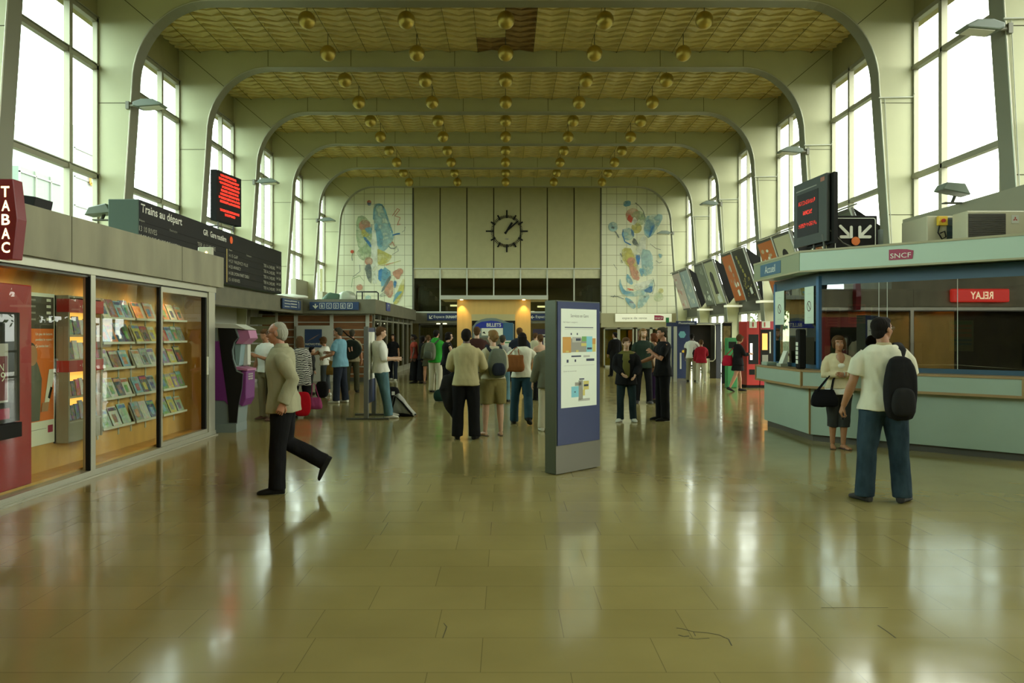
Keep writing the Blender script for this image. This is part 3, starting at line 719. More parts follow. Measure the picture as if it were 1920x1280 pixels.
# ---- lit brochure rack
lb = empty('brochure_rack', (-5.10, 8.72, .38), 0, 'grey wall rack with red headers and yellow lit shelves of books in the shop window', 'display rack')
b = MB(); b.box(0,.03,0,.74,0,1.67); b.box(0,.17,0,.03,0,1.67); b.box(0,.17,.71,.74,0,1.67); b.box(.03,.165,.03,.71,1.645,1.668); b.box(.03,.16,.03,.71,.002,.22)
b.build('cabinet', mat('grey_beige_metal', (.30,.28,.19), .5), lb)
LITY = mat('lit_yellow_back', (.9,.6,.15), .5, emit=(1,.55,.10), es=1.0)
b = MB(); b.box(.03,.035,.03,.71,.22,.80); b.box(.03,.035,.03,.71,.92,1.48); b.build('lit_back', LITY, lb)
for z in (1.48, .80):
    b = MB(); b.box(.04,.18,-.005,.745,z,z+(.15 if z > 1 else .13)); hd = b.build('header', REDB, lb)
    text('• RELAY •', PL((.18,.22,z+.05), (0,1,0), (0,0,1)), 0, 0, .3, .04, WHITE, hd, d=.001)
for z in (.22, .50, .92, 1.20):
    b = MB(); b.box(.035,.168,.031,.709,z,z+.02); b.build('shelf', mat('rack_shelf', (.4,.38,.28), .5), lb)
for si, z in enumerate((1.22, .94, .52, .24)):
    y = .05; k = 0
    while y < .66:
        wd = rnd.uniform(.10,.14) if si < 2 else rnd.uniform(.075,.11); h = rnd.uniform(.17,.22); c = rnd.choice(['white','dark','red','green','white','brown','navy','grey'])
        m = MB(); m.obox((.12, y+wd/2, h/2), (0,1,0), Vector((-.15,0,.99)).normalized(), (1,0,.15), wd*.92, h, .02, 0); m.obox((.131, y+wd/2, h*.3), (0,1,0), Vector((-.15,0,.99)).normalized(), (1,0,.15), wd*.7, h*.25, .004, 1)
        o = m.build('book', [magmat(c), magmat(rnd.choice(['red','white','dark']))]); o.location = (-5.10, 8.72, .38+z+.002)
        k += 1
        tag(o, '%s book in the lit red-headed rack, %s shelf, %s from the left' % (c, ['top','second','third','bottom'][si], ['first','second','third','fourth','fifth','sixth','seventh','eighth'][k-1]), 'book', 'books in the lit rack')
        y += wd+.006
m = MB(); m.box(0,.006,0,.15,0,.2); o = m.build('paper_notice', PAPER); o.location = (-4.92, 9.05, .33); tag(o, 'small white sheet hung below the lit book rack', 'notice')
# ---- orange poster
po = empty('poster', (-5.09, 8.05, .40), 0, 'orange poster of a reader with a rolled newspaper in the shop window', 'poster')
PP = PL((0,0,0), (0,1,0), (0,0,1)); b = MB(); PP.rect(b, 0,.66,0,1.66,0,.01,0); PP.rect(b, .02,.64,.26,1.27,.01,.003,1); PP.rect(b,.02,.64,1.27,1.62,.01,.003,2)
b.build('sheet', [WHITE, ORANGE, mat('dark_price_list', (.06,.055,.03), .6)], po)
PQ = PL((0,.11,0), (0,1,0), (0,0,1))
b = MB()
PQ.poly(b, [(.03,.27),(.26,.27),(.28,.5),(.30,.72),(.24,.86),(.20,.92),(.06,.92),(.03,.8)], .014, .004, 0)
PQ.poly(b, circ(.13,.98,.085,20,.11), .014, .006, 1); PQ.poly(b, circ(.11,1.02,.095,20,.10), .013, .003, 2)
PQ.poly(b, [(.33,.40),(.40,.38),(.53,.76),(.51,.82),(.43,.82)], .018, .004, 3); PQ.poly(b, [(.28,.36),(.40,.36),(.42,.46),(.30,.46)], .022, .003, 1)
PQ.line(b, [(.42,.5),(.47,.62)], .04, .023, .002, 4)
b.build('printed_figure', [mat('print_grey', (.10,.11,.07), .6), mat('print_skin', (.40,.22,.10), .6), mat('print_hair', (.05,.04,.02), .6), WHITE, BLACK], po)
text('Un peu de lecture', PP, .30, 1.19, .31, .036, WHITE, po, d=.015, bold=.02); text('pendant le voyage ?', PP, .30, 1.13, .32, .036, WHITE, po, d=.015, bold=.02); text('Ça tombe bien !', PP, .30, 1.06, .26, .036, WHITE, po, d=.015, bold=.02)
b = MB(); PP.rect(b,.03,.5,.17,.175,.012,.002,0); PP.rect(b,.53,.62,.12,.2,.012,.002,1)
for i in range(4): PP.rect(b, .5,.58,1.36+i*.07,1.39+i*.07,.014,.002,2); PP.rect(b,.06,.30,1.36+i*.07,1.38+i*.07,.014,.002,3)
b.build('printed_lines', [GREY, CRIM, WHITE, GREY], po)
# ---- red cash machine behind the glass
cm_ = empty('cash_machine', (-5.09, 6.3, .1), 0, 'tall red cash machine with black screen panel at the left edge of the shop window', 'machine')
b = MB(); b.box(0,.30,0,1.52,0,2.0); b.build('cabinet', RED, cm_, bevel=.01)
b = MB(); b.box(.30,.315,.0,1.30,.66,1.72); b.build('recess', BLACK, cm_)
b = MB(); b.box(.315,.33,.85,1.10,.86,1.42); fr_ = b.build('advert', mat('advert_frame', (.45,.42,.38), .5), cm_)
q = PL((.33,.85,.86), (0,1,0), (0,0,1)); b = MB(); q.rect(b,.015,.235,.02,.44,0,.003); b.build('advert_picture', mat('advert_maroon', (.16,.02,.03), .5), fr_)
text('EN', q, .06, .30, .12, .07, WHITE, fr_, d=.005); text('49', q, .05, .20, .15, .09, WHITE, fr_, d=.005)
b = MB(); b.box(.315,.33,.80,1.12,.70,.80); b.build('label_strip', CRIM, cm_)
b = MB(); b.box(.30,.40,.75,1.2,.52,.66); b.build('keypad_shelf', BLACKM, cm_)

# ================= ticket machine =================
tm = empty('ticket_machine', (-4.9, 12.72, 0), 0, 'purple and grey ticket machine with black curved side beside the shop', 'machine')
def tx(px): return (px-CX)/F*12.7
def tz(py): return EH-(py-CY)/F*12.7
b = MB(); xb = -5.35
prof = [(xb,.0),(tx(441),.0),(tx(442),.13),(tx(443),.14),(tx(446),.45),(tx(452),.72),(tx(454),.97),(tx(443),1.02),(tx(436),1.2),(tx(434),1.35),(tx(438),1.48),(tx(446),1.56),(tx(441),1.71),(xb,1.74)]
def slab(pr, y0, y1, m=0, mb=None):
    mb = mb or MB(); mb.prism(pr, lambda a, z: (a,y0,z), lambda a, z: (a,y1,z), m); return mb
wb(slab(prof, 12.74, 13.20), 'cabinet', GREYB, tm)
sp_ = [(tx(408),1.73),(tx(438),1.71),(tx(445),1.56),(tx(437),1.48),(tx(433),1.35),(tx(435),1.2),(tx(442),1.0),(tx(454),.96),(tx(452),.72),(tx(446),.45),(tx(443),.16),(tx(429),.16),(tx(427),.45),(tx(420),.9),(tx(412),1.4)]
wb(slab(sp_, 12.715, 12.745), 'side_panel', BLACK, tm)
wb(slab([(xb,.55),(tx(420),.52),(tx(427),.45),(tx(420),.9),(tx(410),1.5),(xb,1.5)], 12.72, 12.74), 'side_panel', PURPLE, tm)
wb(slab([(xb,1.74),(tx(440),1.71),(tx(462),1.69),(tx(440),1.78),(xb,1.83)], 12.70, 13.24), 'top_cover', LGREY, tm)
b = MB(); b.box(xb, tx(443), 12.70, 13.22, 0, .14); wb(b, 'plinth', GREYB, tm)
b = slab([(tx(440),1.69),(tx(462),1.68),(tx(466),1.55),(tx(445),1.54)], 12.78, 13.18); wb(b, 'header', PINK, tm)
b = slab([(tx(445),1.54),(tx(466),1.55),(tx(452),1.45),(tx(440),1.46)], 12.76, 13.2); wb(b, 'hood', PINK, tm)
b = slab([(tx(436),1.46),(tx(448),1.45),(tx(444),1.1),(tx(438),1.1)], 12.80, 13.02); wb(b, 'screen', BGREEN, tm)
b = slab([(tx(438),1.45),(tx(452),1.44),(tx(452),1.1),(tx(444),1.08)], 13.02, 13.18); wb(b, 'side_fairing', LGREY, tm)
b = slab([(tx(450),1.0),(tx(460),1.01),(tx(459),.55),(tx(452),.42),(tx(445),.46)], 12.76, 13.2); wb(b, 'lower_console', PURPLE, tm, bevel=.01)
b = slab([(tx(440),1.08),(tx(462),1.04),(tx(462),1.01),(tx(440),1.03)], 12.75, 13.21); wb(b, 'console_shelf', PINK, tm)
b = MB()
for i in range(3):
    for j in range(3): b.box(tx(459), tx(461.5), 12.84+i*.08, 12.88+i*.08, .86+j*.04, .885+j*.04)
wb(b, 'keypad', LGREY, tm)

# ================= far left counters under the olive fascia =================
fa = empty('shop_canopy', (-6.9, 12.6, 2.33), 0, 'dark olive canopy band running along the left-hand kiosks', 'canopy')
b = MB(); b.box(-7.25, -6.9, 12.7, 26.3, 2.33, 2.82); b.box(-7.25, -4.43, 26.3, 26.65, 2.33, 2.82); b.box(-4.78, -4.43, 26.65, YB-.1, 2.33, 2.82); wb(b, 'fascia', CONCD, fa)
b = MB(); b.box(-8.6, -6.95, 12.7, 27, 2.72, 2.8); b.box(-8.6, -4.5, 26.65, YB-.1, 2.70, 2.78); wb(b, 'roof', OLIVE, fa)
# slatted wall
sw = empty('slatted_wall', (-7.2, 26.75, 0), 0, 'brown slatted wooden wall with pale lines below the canopy', 'wall')
XL, XR = -8.5, -4.62
b = MB(); b.box(XL, XR, 26.8, 26.9, 0, 2.33); wb(b, 'back_board', DARKSTEEL, sw)
b = MB(); n = 9; hh = 2.3/n
for i in range(n): b.box(XL, XR, 26.72, 26.8, i*hh+.02, (i+1)*hh-.02)
wb(b, 'slat', WOODD, sw)
b = MB()
for i in range(n+1): b.box(XL, XR, 26.74, 26.79, i*hh-.018, i*hh+.018)
wb(b, 'pale_line', LGREY, sw)
for px in (488, 555, 622, 689):
    x = (px-CX)/F*26.7; b = MB(); b.box(x-.06, x+.06, 26.66, 26.8, 0, 2.33); wb(b, 'post', LGREY, sw)
b = MB(); b.box(XL, XR, 26.6, 26.9, 0, .14); wb(b, 'baseboard', DARKSTEEL, sw)
hs = empty('wall_sign', (P(590,610,26.6))); tag(hs, 'pale board with a dark blue square hotel sign on the slatted wall', 'sign')
HP = PL((0,0,0), (1,0,0), (0,0,1)); k = 26.6/F
b = MB(); HP.rect(b, -34*k, 34*k, -105*k, 0, 0, .03, 0); b.build('board', LGREY, hs)
b = MB(); HP.rect(b, -18*k, 14*k, -41*k, -7*k, .03, .01, 0); HP.poly(b, [(-14*k,-30*k),(-2*k,-22*k),(10*k,-16*k),(-1*k,-24*k)], .04, .003, 1); sq = b.build('sign_panel', [SIGNBLUE, mat('bronze_swoosh', (.25,.16,.12), .5)], hs)
text('NOVOTEL', HP, -16.5*k, -37*k, 29*k, 4*k, WHITE, hs, d=.043, bold=.01)
# direction signs on the canopy
def signboard(name, px0, px1, py0, py1, Y, m, label, th=.05, cat='sign'):
    k = Y/F; r = empty(name, P(px0, py1, Y)); tag(r, label, cat); b = MB(); b.box(0, (px1-px0)*k, -th, 0, 0, (py1-py0)*k); b.build('panel', m, r)
    return r, PL((0,-th,0), (1,0,0), (0,0,1)), k
r, pl, k = signboard('direction_sign', 581, 673, 566, 581, 26.28, SIGNBLUE, 'blue sign with a down arrow and platform letters on the canopy front')
b = MB(); pl.line(b, [(11*k,11.5*k),(11*k,5*k)], 2.2*k, 0, .004); pl.poly(b, [(11*k,2*k),(5.5*k,8*k),(8*k,8.5*k),(11*k,5.5*k),(14*k,8.5*k),(16.5*k,8*k)], 0, .004); b.build('arrow', WHITE, r)
for i, ch in enumerate('BCDEF'):
    x = (19+i*13)*k; b = MB(); pl.line(b, [(x,3*k),(x+9*k,3*k),(x+9*k,12.5*k),(x,12.5*k),(x,3*k)], .7*k, 0, .003); b.build('letter_box', WHITE, r)
    text(ch, pl, x+2.6*k, 4.6*k, 3.8*k, 5.4*k, WHITE, r, d=.003)
r = empty('direction_sign', (-6.86, 23.7, 2.42)); tag(r, 'dark blue notice with small white lines on the left canopy side below the board', 'sign')
pl = PL((0,0,0), (0,1,0), (0,0,1)); b = MB(); pl.rect(b, 0, 2.1, 0, .32, 0, .03); b.build('panel', SIGNBLUE, r); b = MB()
for i in range(3): pl.rect(b, .2, .75+.1*i, .06+.09*i, .085+.09*i, .03, .003); pl.rect(b, .9, 1.6, .07+.09*i, .10+.09*i, .03, .003)
pl.line(b, [(1.85,.06),(1.85,.26),(1.75,.26)], .04, .03, .003); b.build('printed_lines', LGREY, r)
r = empty('direction_sign', (-6.86, 17.6, 2.42)); tag(r, 'small blue picture sign on the canopy beside the end of the shop fascia', 'sign')
b = MB(); pl.rect(b, 0, .6, 0, .34, 0, .03); b.build('panel', mat('poster_blue', (.05,.12,.3), .5), r); b = MB(); pl.rect(b,.1,.5,.08,.12,.03,.003); pl.rect(b,.1,.4,.2,.24,.03,.003); b.build('printed_lines', LGREY, r)
r = empty('direction_sign', (-4.42, 28.6, 2.5)); tag(r, 'small blue telephone sign on the canopy side past the slatted wall', 'sign')
b = MB(); pl.rect(b, 0, .9, 0, .3, 0, .02); b.build('panel', mat('violet_blue', (.06,.08,.25), .5), r); b = MB(); pl.line(b, [(.25,.08),(.35,.22),(.6,.22),(.62,.12)], .04, .02, .003); b.build('symbol', LGREY, r)
# column and wall pieces left of the slats, ceiling strip light and TV
b = MB(); b.box(-8.64, -8.55, 12.5, 26.8, 0, 2.7); b.build('wall_left_panel', LGREY, kind='structure')
r = empty('glazed_partition', (-8.5, 25.6, 0), 0, 'olive louvred partition between the ticket machine and the slatted wall', 'partition'); b = MB()
for i in range(7): b.box(.02, .9, .0, .05, .15+i*.3, .40+i*.3)
b.build('louvre', mat('louvre_olive', (.2,.2,.09), .5), r); b = MB(); b.box(0,.04,-.02,.07,0,2.33); b.box(.88,.94,-.02,.07,0,2.33); b.build('post', ALU, r)
r = empty('wall_cabinet', (-8.5, 19.0, 1.4), 0, 'pale wall cabinet with a dark slot behind the ticket machine', 'cabinet'); b = MB(); b.box(0,.5,0,1.8,0,.85); b.build('case', LGREY, r); b = MB(); b.box(.1,.45,-.01,0,.5,.7); b.build('slot', BLACK, r)
# glazed kiosks along the left beyond the slats
gk = empty('glazed_kiosk', (-4.6, 27, 0), 0, 'row of metal framed glass shop fronts below the canopy past the slatted wall', 'shop')
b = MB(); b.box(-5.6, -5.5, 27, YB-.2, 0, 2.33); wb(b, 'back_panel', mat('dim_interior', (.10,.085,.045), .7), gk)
for y in (27.05, 28.4, 30.0, 31.6, 33.2, 34.8, 36.4, 38.0): b = MB(); b.box(-4.68,-4.58,y-.05,y+.05,0,2.33); wb(b, 'post', ALU, gk)
b = MB(); b.box(-4.66,-4.60,27,38,.0,.25); b.box(-4.66,-4.60,27,38,2.1,2.16); wb(b, 'rail', ALU, gk)
b = MB(); b.box(-4.635,-4.625,27,38,.25,2.1); wb(b, 'glass_pane', GLASSM, gk)

# ================= departures board =================
db = empty('departures_board', (-6.7, 14.16, 2.80), 0, 'long black flap departures board standing on the left canopy', 'board')
b = MB(); b.box(-7.28, -6.72, 14.16, 23.13, 2.82, 4.09); wb(b, 'case', BOARDG, db, bevel=.01)
b = MB(); b.box(-6.72, -6.70, 14.17, 23.12, 2.83, 4.08); wb(b, 'face', BLACK, db)
DP = PL((-6.70, 14.16, 2.82), (0,1,0), (0,0,1))
b = MB(); DP.rect(b, 0.02, 8.94, .86, .868, 0, .004)
for z in (.05,.22,.39,.56,.73): DP.rect(b, .02, 4.7, z, z+.006, 0, .004); DP.rect(b, 4.8, 8.94, z, z+.006, 0, .004)
wb(b, 'row_divider', BLACKM, db)
def dp(px, py):    # picture point -> board coordinates
    Y = 6.70*F/(CX-px); return Y-14.16, EH-(py-CY)/F*Y-2.82
def dtext(s, px0, px1, py_base, hpx, m=WHITEB, bold=.0):
    a0, b0 = dp(px0, py_base); a1, _ = dp(px1, py_base); h = hpx/F*(a0+14.16); rtext(s, DP, a0, b0, a1-a0, h, m, db, bold=bold)
dtext('Trains au départ', 264, 341, 402, 21, WHITEB, .015)
dtext('GR', 381, 390, 440, 11, WHITEB, .015); dtext('Gare routière', 394, 424, 444, 11, WHITEB, .015)
dtext('Départ', 261, 271, 415, 5, LETDIM); dtext('13 10 RIVES', 260.5, 294, 432, 10, LETDIM); dtext('13 22 PARIS GARE DE LYON', 260.5, 336, 447, 9, LETDIM)
dtext('Destination', 318, 332, 433, 4, LETDIM); dtext("TER A L'HEURE", 370, 404, 461, 8, LETDIM)
dtext('Départ', 429, 435, 470, 3.5, LETDIM); dtext('Destination', 462, 471, 480, 3.5, LETDIM)
for s, y0 in (('14 15 GAP', 481), ('14 21 VALENCE VILLE', 491), ('14 25 ANNECY', 502), ('14 30 LYON PART DIEU', 514), ('15 10 RIVES', 526)):
    L = len(s); dtext(s, 428.5, 428.5+L*1.9, y0, 6, LETDIM)
for i in range(5): dtext("TER A L'HEURE", 494, 515, 500+i*10.5, 6, LETDIM); dtext('14 %d' % (12+i*7), 518.5, 526, 503+i*10.5, 5, LETDIM)
b = MB(); a0, b0 = dp(424, 535); a1, b1 = dp(426, 460); DP.rect(b, a0, a0+.05, .05, .85, .004, .006); wb(b, 'divider', mat('yellow_strip', (.5,.4,.12), .5), db)
b = MB(); a0, b0 = dp(433, 450); DP.poly(b, circ(a0, b0, .09, 16), .004, .01); wb(b, 'warning_lamp', mat('orange_lamp', (.5,.08,.01), .4, emit=(1,.12,.02), es=.3), db)

# ================= LED boards =================
def dots(mb, pl, a0, a1, b0, h, seed):     # a line of unreadable dot-matrix characters
    rr = random.Random(seed); a = a0; cw = h*.62
    while a+cw < a1:
        for i in range(4):
            for j in range(5):
                if rr.random() < .58: pl.rect(mb, a+i*cw/4.6, a+i*cw/4.6+cw/5.2, b0+j*h/5, b0+j*h/5+h/6.2, 0, .004)
        a += cw*1.22
    return mb
lr = empty('led_board', (-6.5, 17.9, 4.09)); lr.rotation_euler.z = 0; tag(lr, 'black dot-matrix board with rows of red lights above the left departures board', 'display')
A = Vector(P(408, 412, 17.9)); B = Vector(P(452, 424, 19.0)); A.z = B.z = 4.26
u = (B-A).normalized(); wd = (B-A).length; LP = PL(A, u, (0,0,1)); hh = 1.17
b = MB(); LP.rect(b, -.03, wd+.03, 0, hh, -.16, .15); b2_ = MB(); wb(b, 'case', BLACKM, lr)
b = MB()
for i, (a, e) in enumerate(((.12,.80),(.05,.92),(.08,.96),(.18,.95),(.14,.9),(.10,.94),(.05,.95),(.1,.97))): dots(b, LP, a*wd, e*wd, 1.05-i*.087, .055, i)
dots(b, LP, .1*wd, .93*wd, .24, .055, 20); dots(b, LP, .3*wd, .75*wd, .15, .055, 21)
wb(b, 'red_lights', LED, lr)
b = MB(); c0 = A-LP.n*.1+u*.2; c1 = A-LP.n*.1+u*(wd-.2)
for c in (c0, c1): b.tube([(c.x,c.y,4.10),(c.x,c.y,4.30)], .02, 6)
b.tube([(c0.x,c0.y,4.16),(c1.x,c1.y,4.16)], .018, 6); b.tube([(c0.x-.5,c0.y,4.14),(c0.x,c0.y,4.16)], .018, 6); wb(b, 'bracket', DARKSTEEL, lr)

# ================= lamps on the columns =================
def street_lamp(Y, s, label, size=1.0):
    r = empty('wall_floodlight', (s*7.97, Y, 6.46)); tag(r, label, 'lamp', 'floodlights on the columns')
    # local: pointing to the hall centre (-s)
    b = MB(); L = .62; prof = [(0,.04),(.18,.10),(.42,.10),(.62,.0),(.58,-.03),(.10,-.07),(0,-.04)]
    b.prism(prof, lambda a, z: (-s*(a+.14), -.17, z), lambda a, z: (-s*(a+.14), .17, z)); b.build('housing', mat('lamp_grey_green', (.16,.2,.16), .4), r, bevel=.02, seg=2)
    b = MB(); b.prism([(.14,-.068),(.55,-.035),(.55,-.045),(.14,-.08)], lambda a, z: (-s*(a+.14), -.13, z), lambda a, z: (-s*(a+.14), .13, z)); b.build('lens', LAMPG, r)
    b = MB(); b.tube([(s*.02,0,0),(-s*.2,0,.0)], .03, 8); b.box(*sorted((s*.06,-s*.01)), -.05,.05,-.08,.08); b.build('bracket', GREY, r)
street_lamp(16.38, -1, 'grey floodlight on the nearest left column above the departures board'); street_lamp(24.58, -1, 'grey floodlight on the third left column behind the red-lit board'); street_lamp(32.78, -1, 'grey floodlight on the farthest lamp-bearing left column')
street_lamp(12.28, 1, 'large grey floodlight on the nearest right column at the top right'); street_lamp(20.48, 1, 'grey floodlight on the second lit right column above the arrow sign'); street_lamp(28.68, 1, 'grey floodlight on the right column above the hanging posters'); street_lamp(36.88, 1, 'small grey floodlight on the right column beside the tiled mural')
# extra floodlights
def flood(loc, rz, label, tilt=.2):
    r = empty('floodlight', loc, rz, label, 'lamp'); b = MB(); b.prism([(0,0),(.5,.0),(.42,.14),(.1,.18)], lambda a, z: (a,-.16,z+a*tilt), lambda a, z: (a,.16,z+a*tilt)); b.build('housing', mat('lamp_grey_green', (.16,.2,.16), .4), r, bevel=.015)
    b = MB(); b.tube([(.2,0,0),(.25,0,-.12)], .03, 8); b.box(.1,.4,-.06,.06,-.13,-.11); b.build('bracket', DARKSTEEL, r)
flood((-7.27, 14.4, 3.86), R(180), 'grey floodlight at the near end of the departures board', -.1)
flood((8.1, 13.6, 4.04), R(180), 'dark floodlight lying on the right-hand parapet', .2)
# clutter on the canopy top
for i, (px, py, Y, sx, sz, mm, lb_) in enumerate(((545, 553, 25.8, .9, .16, PAPER, 'crumpled pale sheet lying on the canopy top beside the board'), (622, 557, 26.8, .55, .22, mat('dark_green_tarp', (.06,.12,.07), .6), 'folded dark green tarpaulin on the canopy top'), (650, 553, 26.9, .5, .3, mat('clear_plastic', (.4,.45,.33), .3), 'bundled clear plastic sheeting on the canopy top'))):
    x, y, z = P(px, py, Y); m = MB(); sx *= .6; sz *= .75; m.ell((0,0,0), (sx, .3, sz), 0, 24, 12); 
    for q in range(len(m.v)):
        v = Vector(m.v[q]); m.v[q] = tuple(v*(1+.35*mnoise.noise(v*4+Vector((i*9,0,0)))))
    m.v = [(a, b_, max(c, -sz*.5)) for a, b_, c in m.v]
    o = m.build('tarpaulin', mm); o.location = (x, y, 2.80+sz*.5); tag(o, lb_, 'sheet')
r = empty('handrail', P(690, 560, 27.2)); tag(r, 'black bent metal rail on the canopy top below the left mural', 'rail'); r.location.z = 2.8
b = MB(); b.tube([(-.4,0,0),(-.4,0,.32),(.3,0,.32),(.36,0,.28),(.36,0,0)], .025, 6); b.tube([(-.2,0,0),(-.2,0,.32)], .025, 6); b.build('rail', BLACK, r)
# standing information stand by the youth
st = empty('display_stand', (-2.62, 14.55, 0), 0, 'tall narrow metal display stand seen edge-on, the youth leaning against it', 'stand')
b = MB(); b.box(-.05,.03,0,.09,.03,1.76); b.box(-.05,.03,.85,.94,.03,1.76); b.build('post', mat('stand_grey', (.11,.115,.10), .4), st)
b = MB(); b.box(-.03,.01,.09,.85,.3,1.74); b.build('board', NAVY, st); b = MB(); b.box(.01,.018,.12,.82,.75,1.66); b.build('poster', PAPER, st)
for y in (0, .85): b = MB(); b.box(-.38,.42,y,y+.09,0,.035); b.build('foot', DARKSTEEL, st)
# ================= information desk (octagonal kiosk) =================
def outline(x, c, x2, off=0.0):
    # left face at x, 45 degree chamfer through x+y = c, next face at y = c-x2
    return [(x, 13.75), (x, c-x), (x2, c-x2), (8.0, c-x2), (8.0, 13.75)]
def pris(mb, pts, z0, z1, m=0): return mb.prism(pts, lambda a, b: (a,b,z0), lambda a, b: (a,b,z1), m)
idk = empty('information_desk', (6.3, 12.0, 0), 0, 'large octagonal information desk with mint panels, blue window frames and a mint fascia', 'kiosk')
def face_boxes(mb, pts, z0, z1, th, m=0, idx=(0,1,2)):
    for i in idx:
        a, b_ = Vector((*pts[i], 0)), Vector((*pts[i+1], 0)); u = (b_-a).normalized(); n = Vector((0,0,1)).cross(u); n = -n if n.dot(Vector((6.3,12,0))-a) > 0 else n
        L = (b_-a).length; c = (a+b_)/2-n*th/2+Vector((0,0,(z0+z1)/2)); mb.obox(c, u, (0,0,1), n, L+th*.0, z1-z0, th, m)
    return mb
pb = outline(4.60, 16.30, 6.60)
mb = MB(); pris(mb, outline(4.66, 16.40, 6.58), 0, .10); wb(mb, 'plinth', mat('dark_plinth', (.07,.065,.045), .5), idk)
mb = MB(); pris(mb, pb, .10, .805); wb(mb, 'base_panel', MINT, idk)
mb = MB()
for (x, y) in ((4.60, 11.70),): mb.box(x-.012, x+.012, y-.012, y+.012, .10, .805)
wb(mb, 'corner_edge', TRIMWOOD, idk)
pu = outline(4.45, 16.10, 6.46)
mb = MB(); pris(mb, pu, .84, 1.045); wb(mb, 'upper_panel', MINT, idk)
mb = MB(); pris(mb, outline(4.435, 16.08, 6.475), .805, .84); wb(mb, 'lower_edge', TRIMWOOD, idk)
mb = MB(); pris(mb, outline(4.435, 16.08, 6.475), 1.045, 1.075); wb(mb, 'worktop', TRIMWOOD, idk)
mb = MB(); mb.box(4.438, 4.47, 11.63, 11.665, .82, 1.06); mb.box(6.44, 6.478, 9.61, 9.65, .82, 1.06); mb.box(4.435, 4.47, 13.72, 13.76, .82, 1.06); wb(mb, 'corner_edge', TRIMWOOD, idk)
# windows
pg = outline(4.78, 16.57, 6.80)
gx, gy = 4.78, 11.79
mb = MB(); face_boxes(mb, pg, 1.075, 1.14, .07); wb(mb, 'window_sill', TEAL, idk)
mb = MB(); face_boxes(mb, pg, 2.36, 2.545, .07); wb(mb, 'window_head', TEAL, idk)
for (x, y) in ((4.80, 11.81), (4.81, 13.72), (6.83, 9.80)):
    mb = MB(); mb.box(x-.04, x+.045, y-.05, y+.05, 1.1, 2.5); wb(mb, 'window_post', mat('bright_blue_frame', (.03,.12,.26), .4), idk)
for (x, y) in ((4.80, 12.78),):
    mb = MB(); mb.box(x-.01, x+.03, y-.02, y+.02, 1.1, 2.4); wb(mb, 'window_post', BLACKM, idk)
mb = MB(); mb.box(4.775, 4.785, 11.85, 13.7, 1.14, 2.36); wb(mb, 'glass_pane', GLASSD, idk)
mb = MB(); u = Vector((1,-1,0)).normalized(); n = Vector((-1,-1,0)).normalized(); a = Vector((gx, gy, 0)); L = math.sqrt(2)*(6.80-4.78)
mb.obox(a+u*L/2+Vector((0,0,1.75)), u, (0,0,1), n, L-.08, 1.22, .01); wb(mb, 'glass_pane', GLASSD, idk)
for f in (.305, .345, .66):
    mb = MB(); mb.obox(a+u*L*f+n*.006+Vector((0,0,1.75)), u, (0,0,1), n, .008, 1.22, .004); wb(mb, 'pane_joint', LGREY, idk)
mb = MB(); mb.box(6.85, 8.0, 9.77, 9.78, 1.14, 2.36); wb(mb, 'glass_pane', GLASSD, idk)
# fascia
pfc = outline(4.42, 16.02, 6.50)
mb = MB(); pris(mb, pfc, 2.56, 2.84); wb(mb, 'fascia', FASC, idk)
mb = MB(); face_boxes(mb, outline(4.405, 16.0, 6.515), 2.835, 2.865, .03); face_boxes(mb, outline(4.405, 16.0, 6.515), 2.54, 2.565, .03); wb(mb, 'fascia_edge', FASCG, idk)
mb = MB(); mb.box(4.413, 4.42, 11.62, 13.75, 2.565, 2.835); wb(mb, 'fascia_side', mat('olive_green_fascia', (.24,.27,.15), .45), idk)
mb = MB(); pris(mb, outline(4.5, 16.15, 6.4), 2.84, 2.86); wb(mb, 'roof', mat('dusty_roof', (.25,.2,.12), .8, nz=.3), idk)
ap = PL((4.413, 13.38, 2.60), (0,-1,0), (0,0,1))
mb = MB(); ap.rect(mb, 0, .98, 0, .20, 0, .006); wb(mb, 'name_plate', mat('plate_blue', (.04,.12,.19), .5), idk)
rtext('Accueil', ap, .24, .04, .50, .125, WHITEB, idk, d=.008)
fp = PL(Vector((4.42, 11.60, 2.56)), u, (0,0,1))
def fpos(px): t = px-CX; # distance along the chamfer seen at picture column px
def along(px, o=(4.42, 11.60)):
    k = (px-CX)/F; t = (k*o[1]-o[0])/(1+k); return t*math.sqrt(2)
a0, a1 = along(1667), along(1713)
def logo(pl, a, b, w_, h, root, d=.004):
    mb = MB(); pl.poly(mb, [(a, b), (a+w_*.96, b), (a+w_, b+h*.78), (a+w_*.75, b+h*.93), (a+w_*.4, b+h), (a, b+h)], d, .004); wb(mb, 'logo', CRIM, root)
    rtext('SNCF', pl, a+w_*.06, b+h*.16, w_*.84, h*.46, WHITEB, root, d=d+.005, bold=.0)
logo(fp, a0, .075, a1-a0, .145, idk)
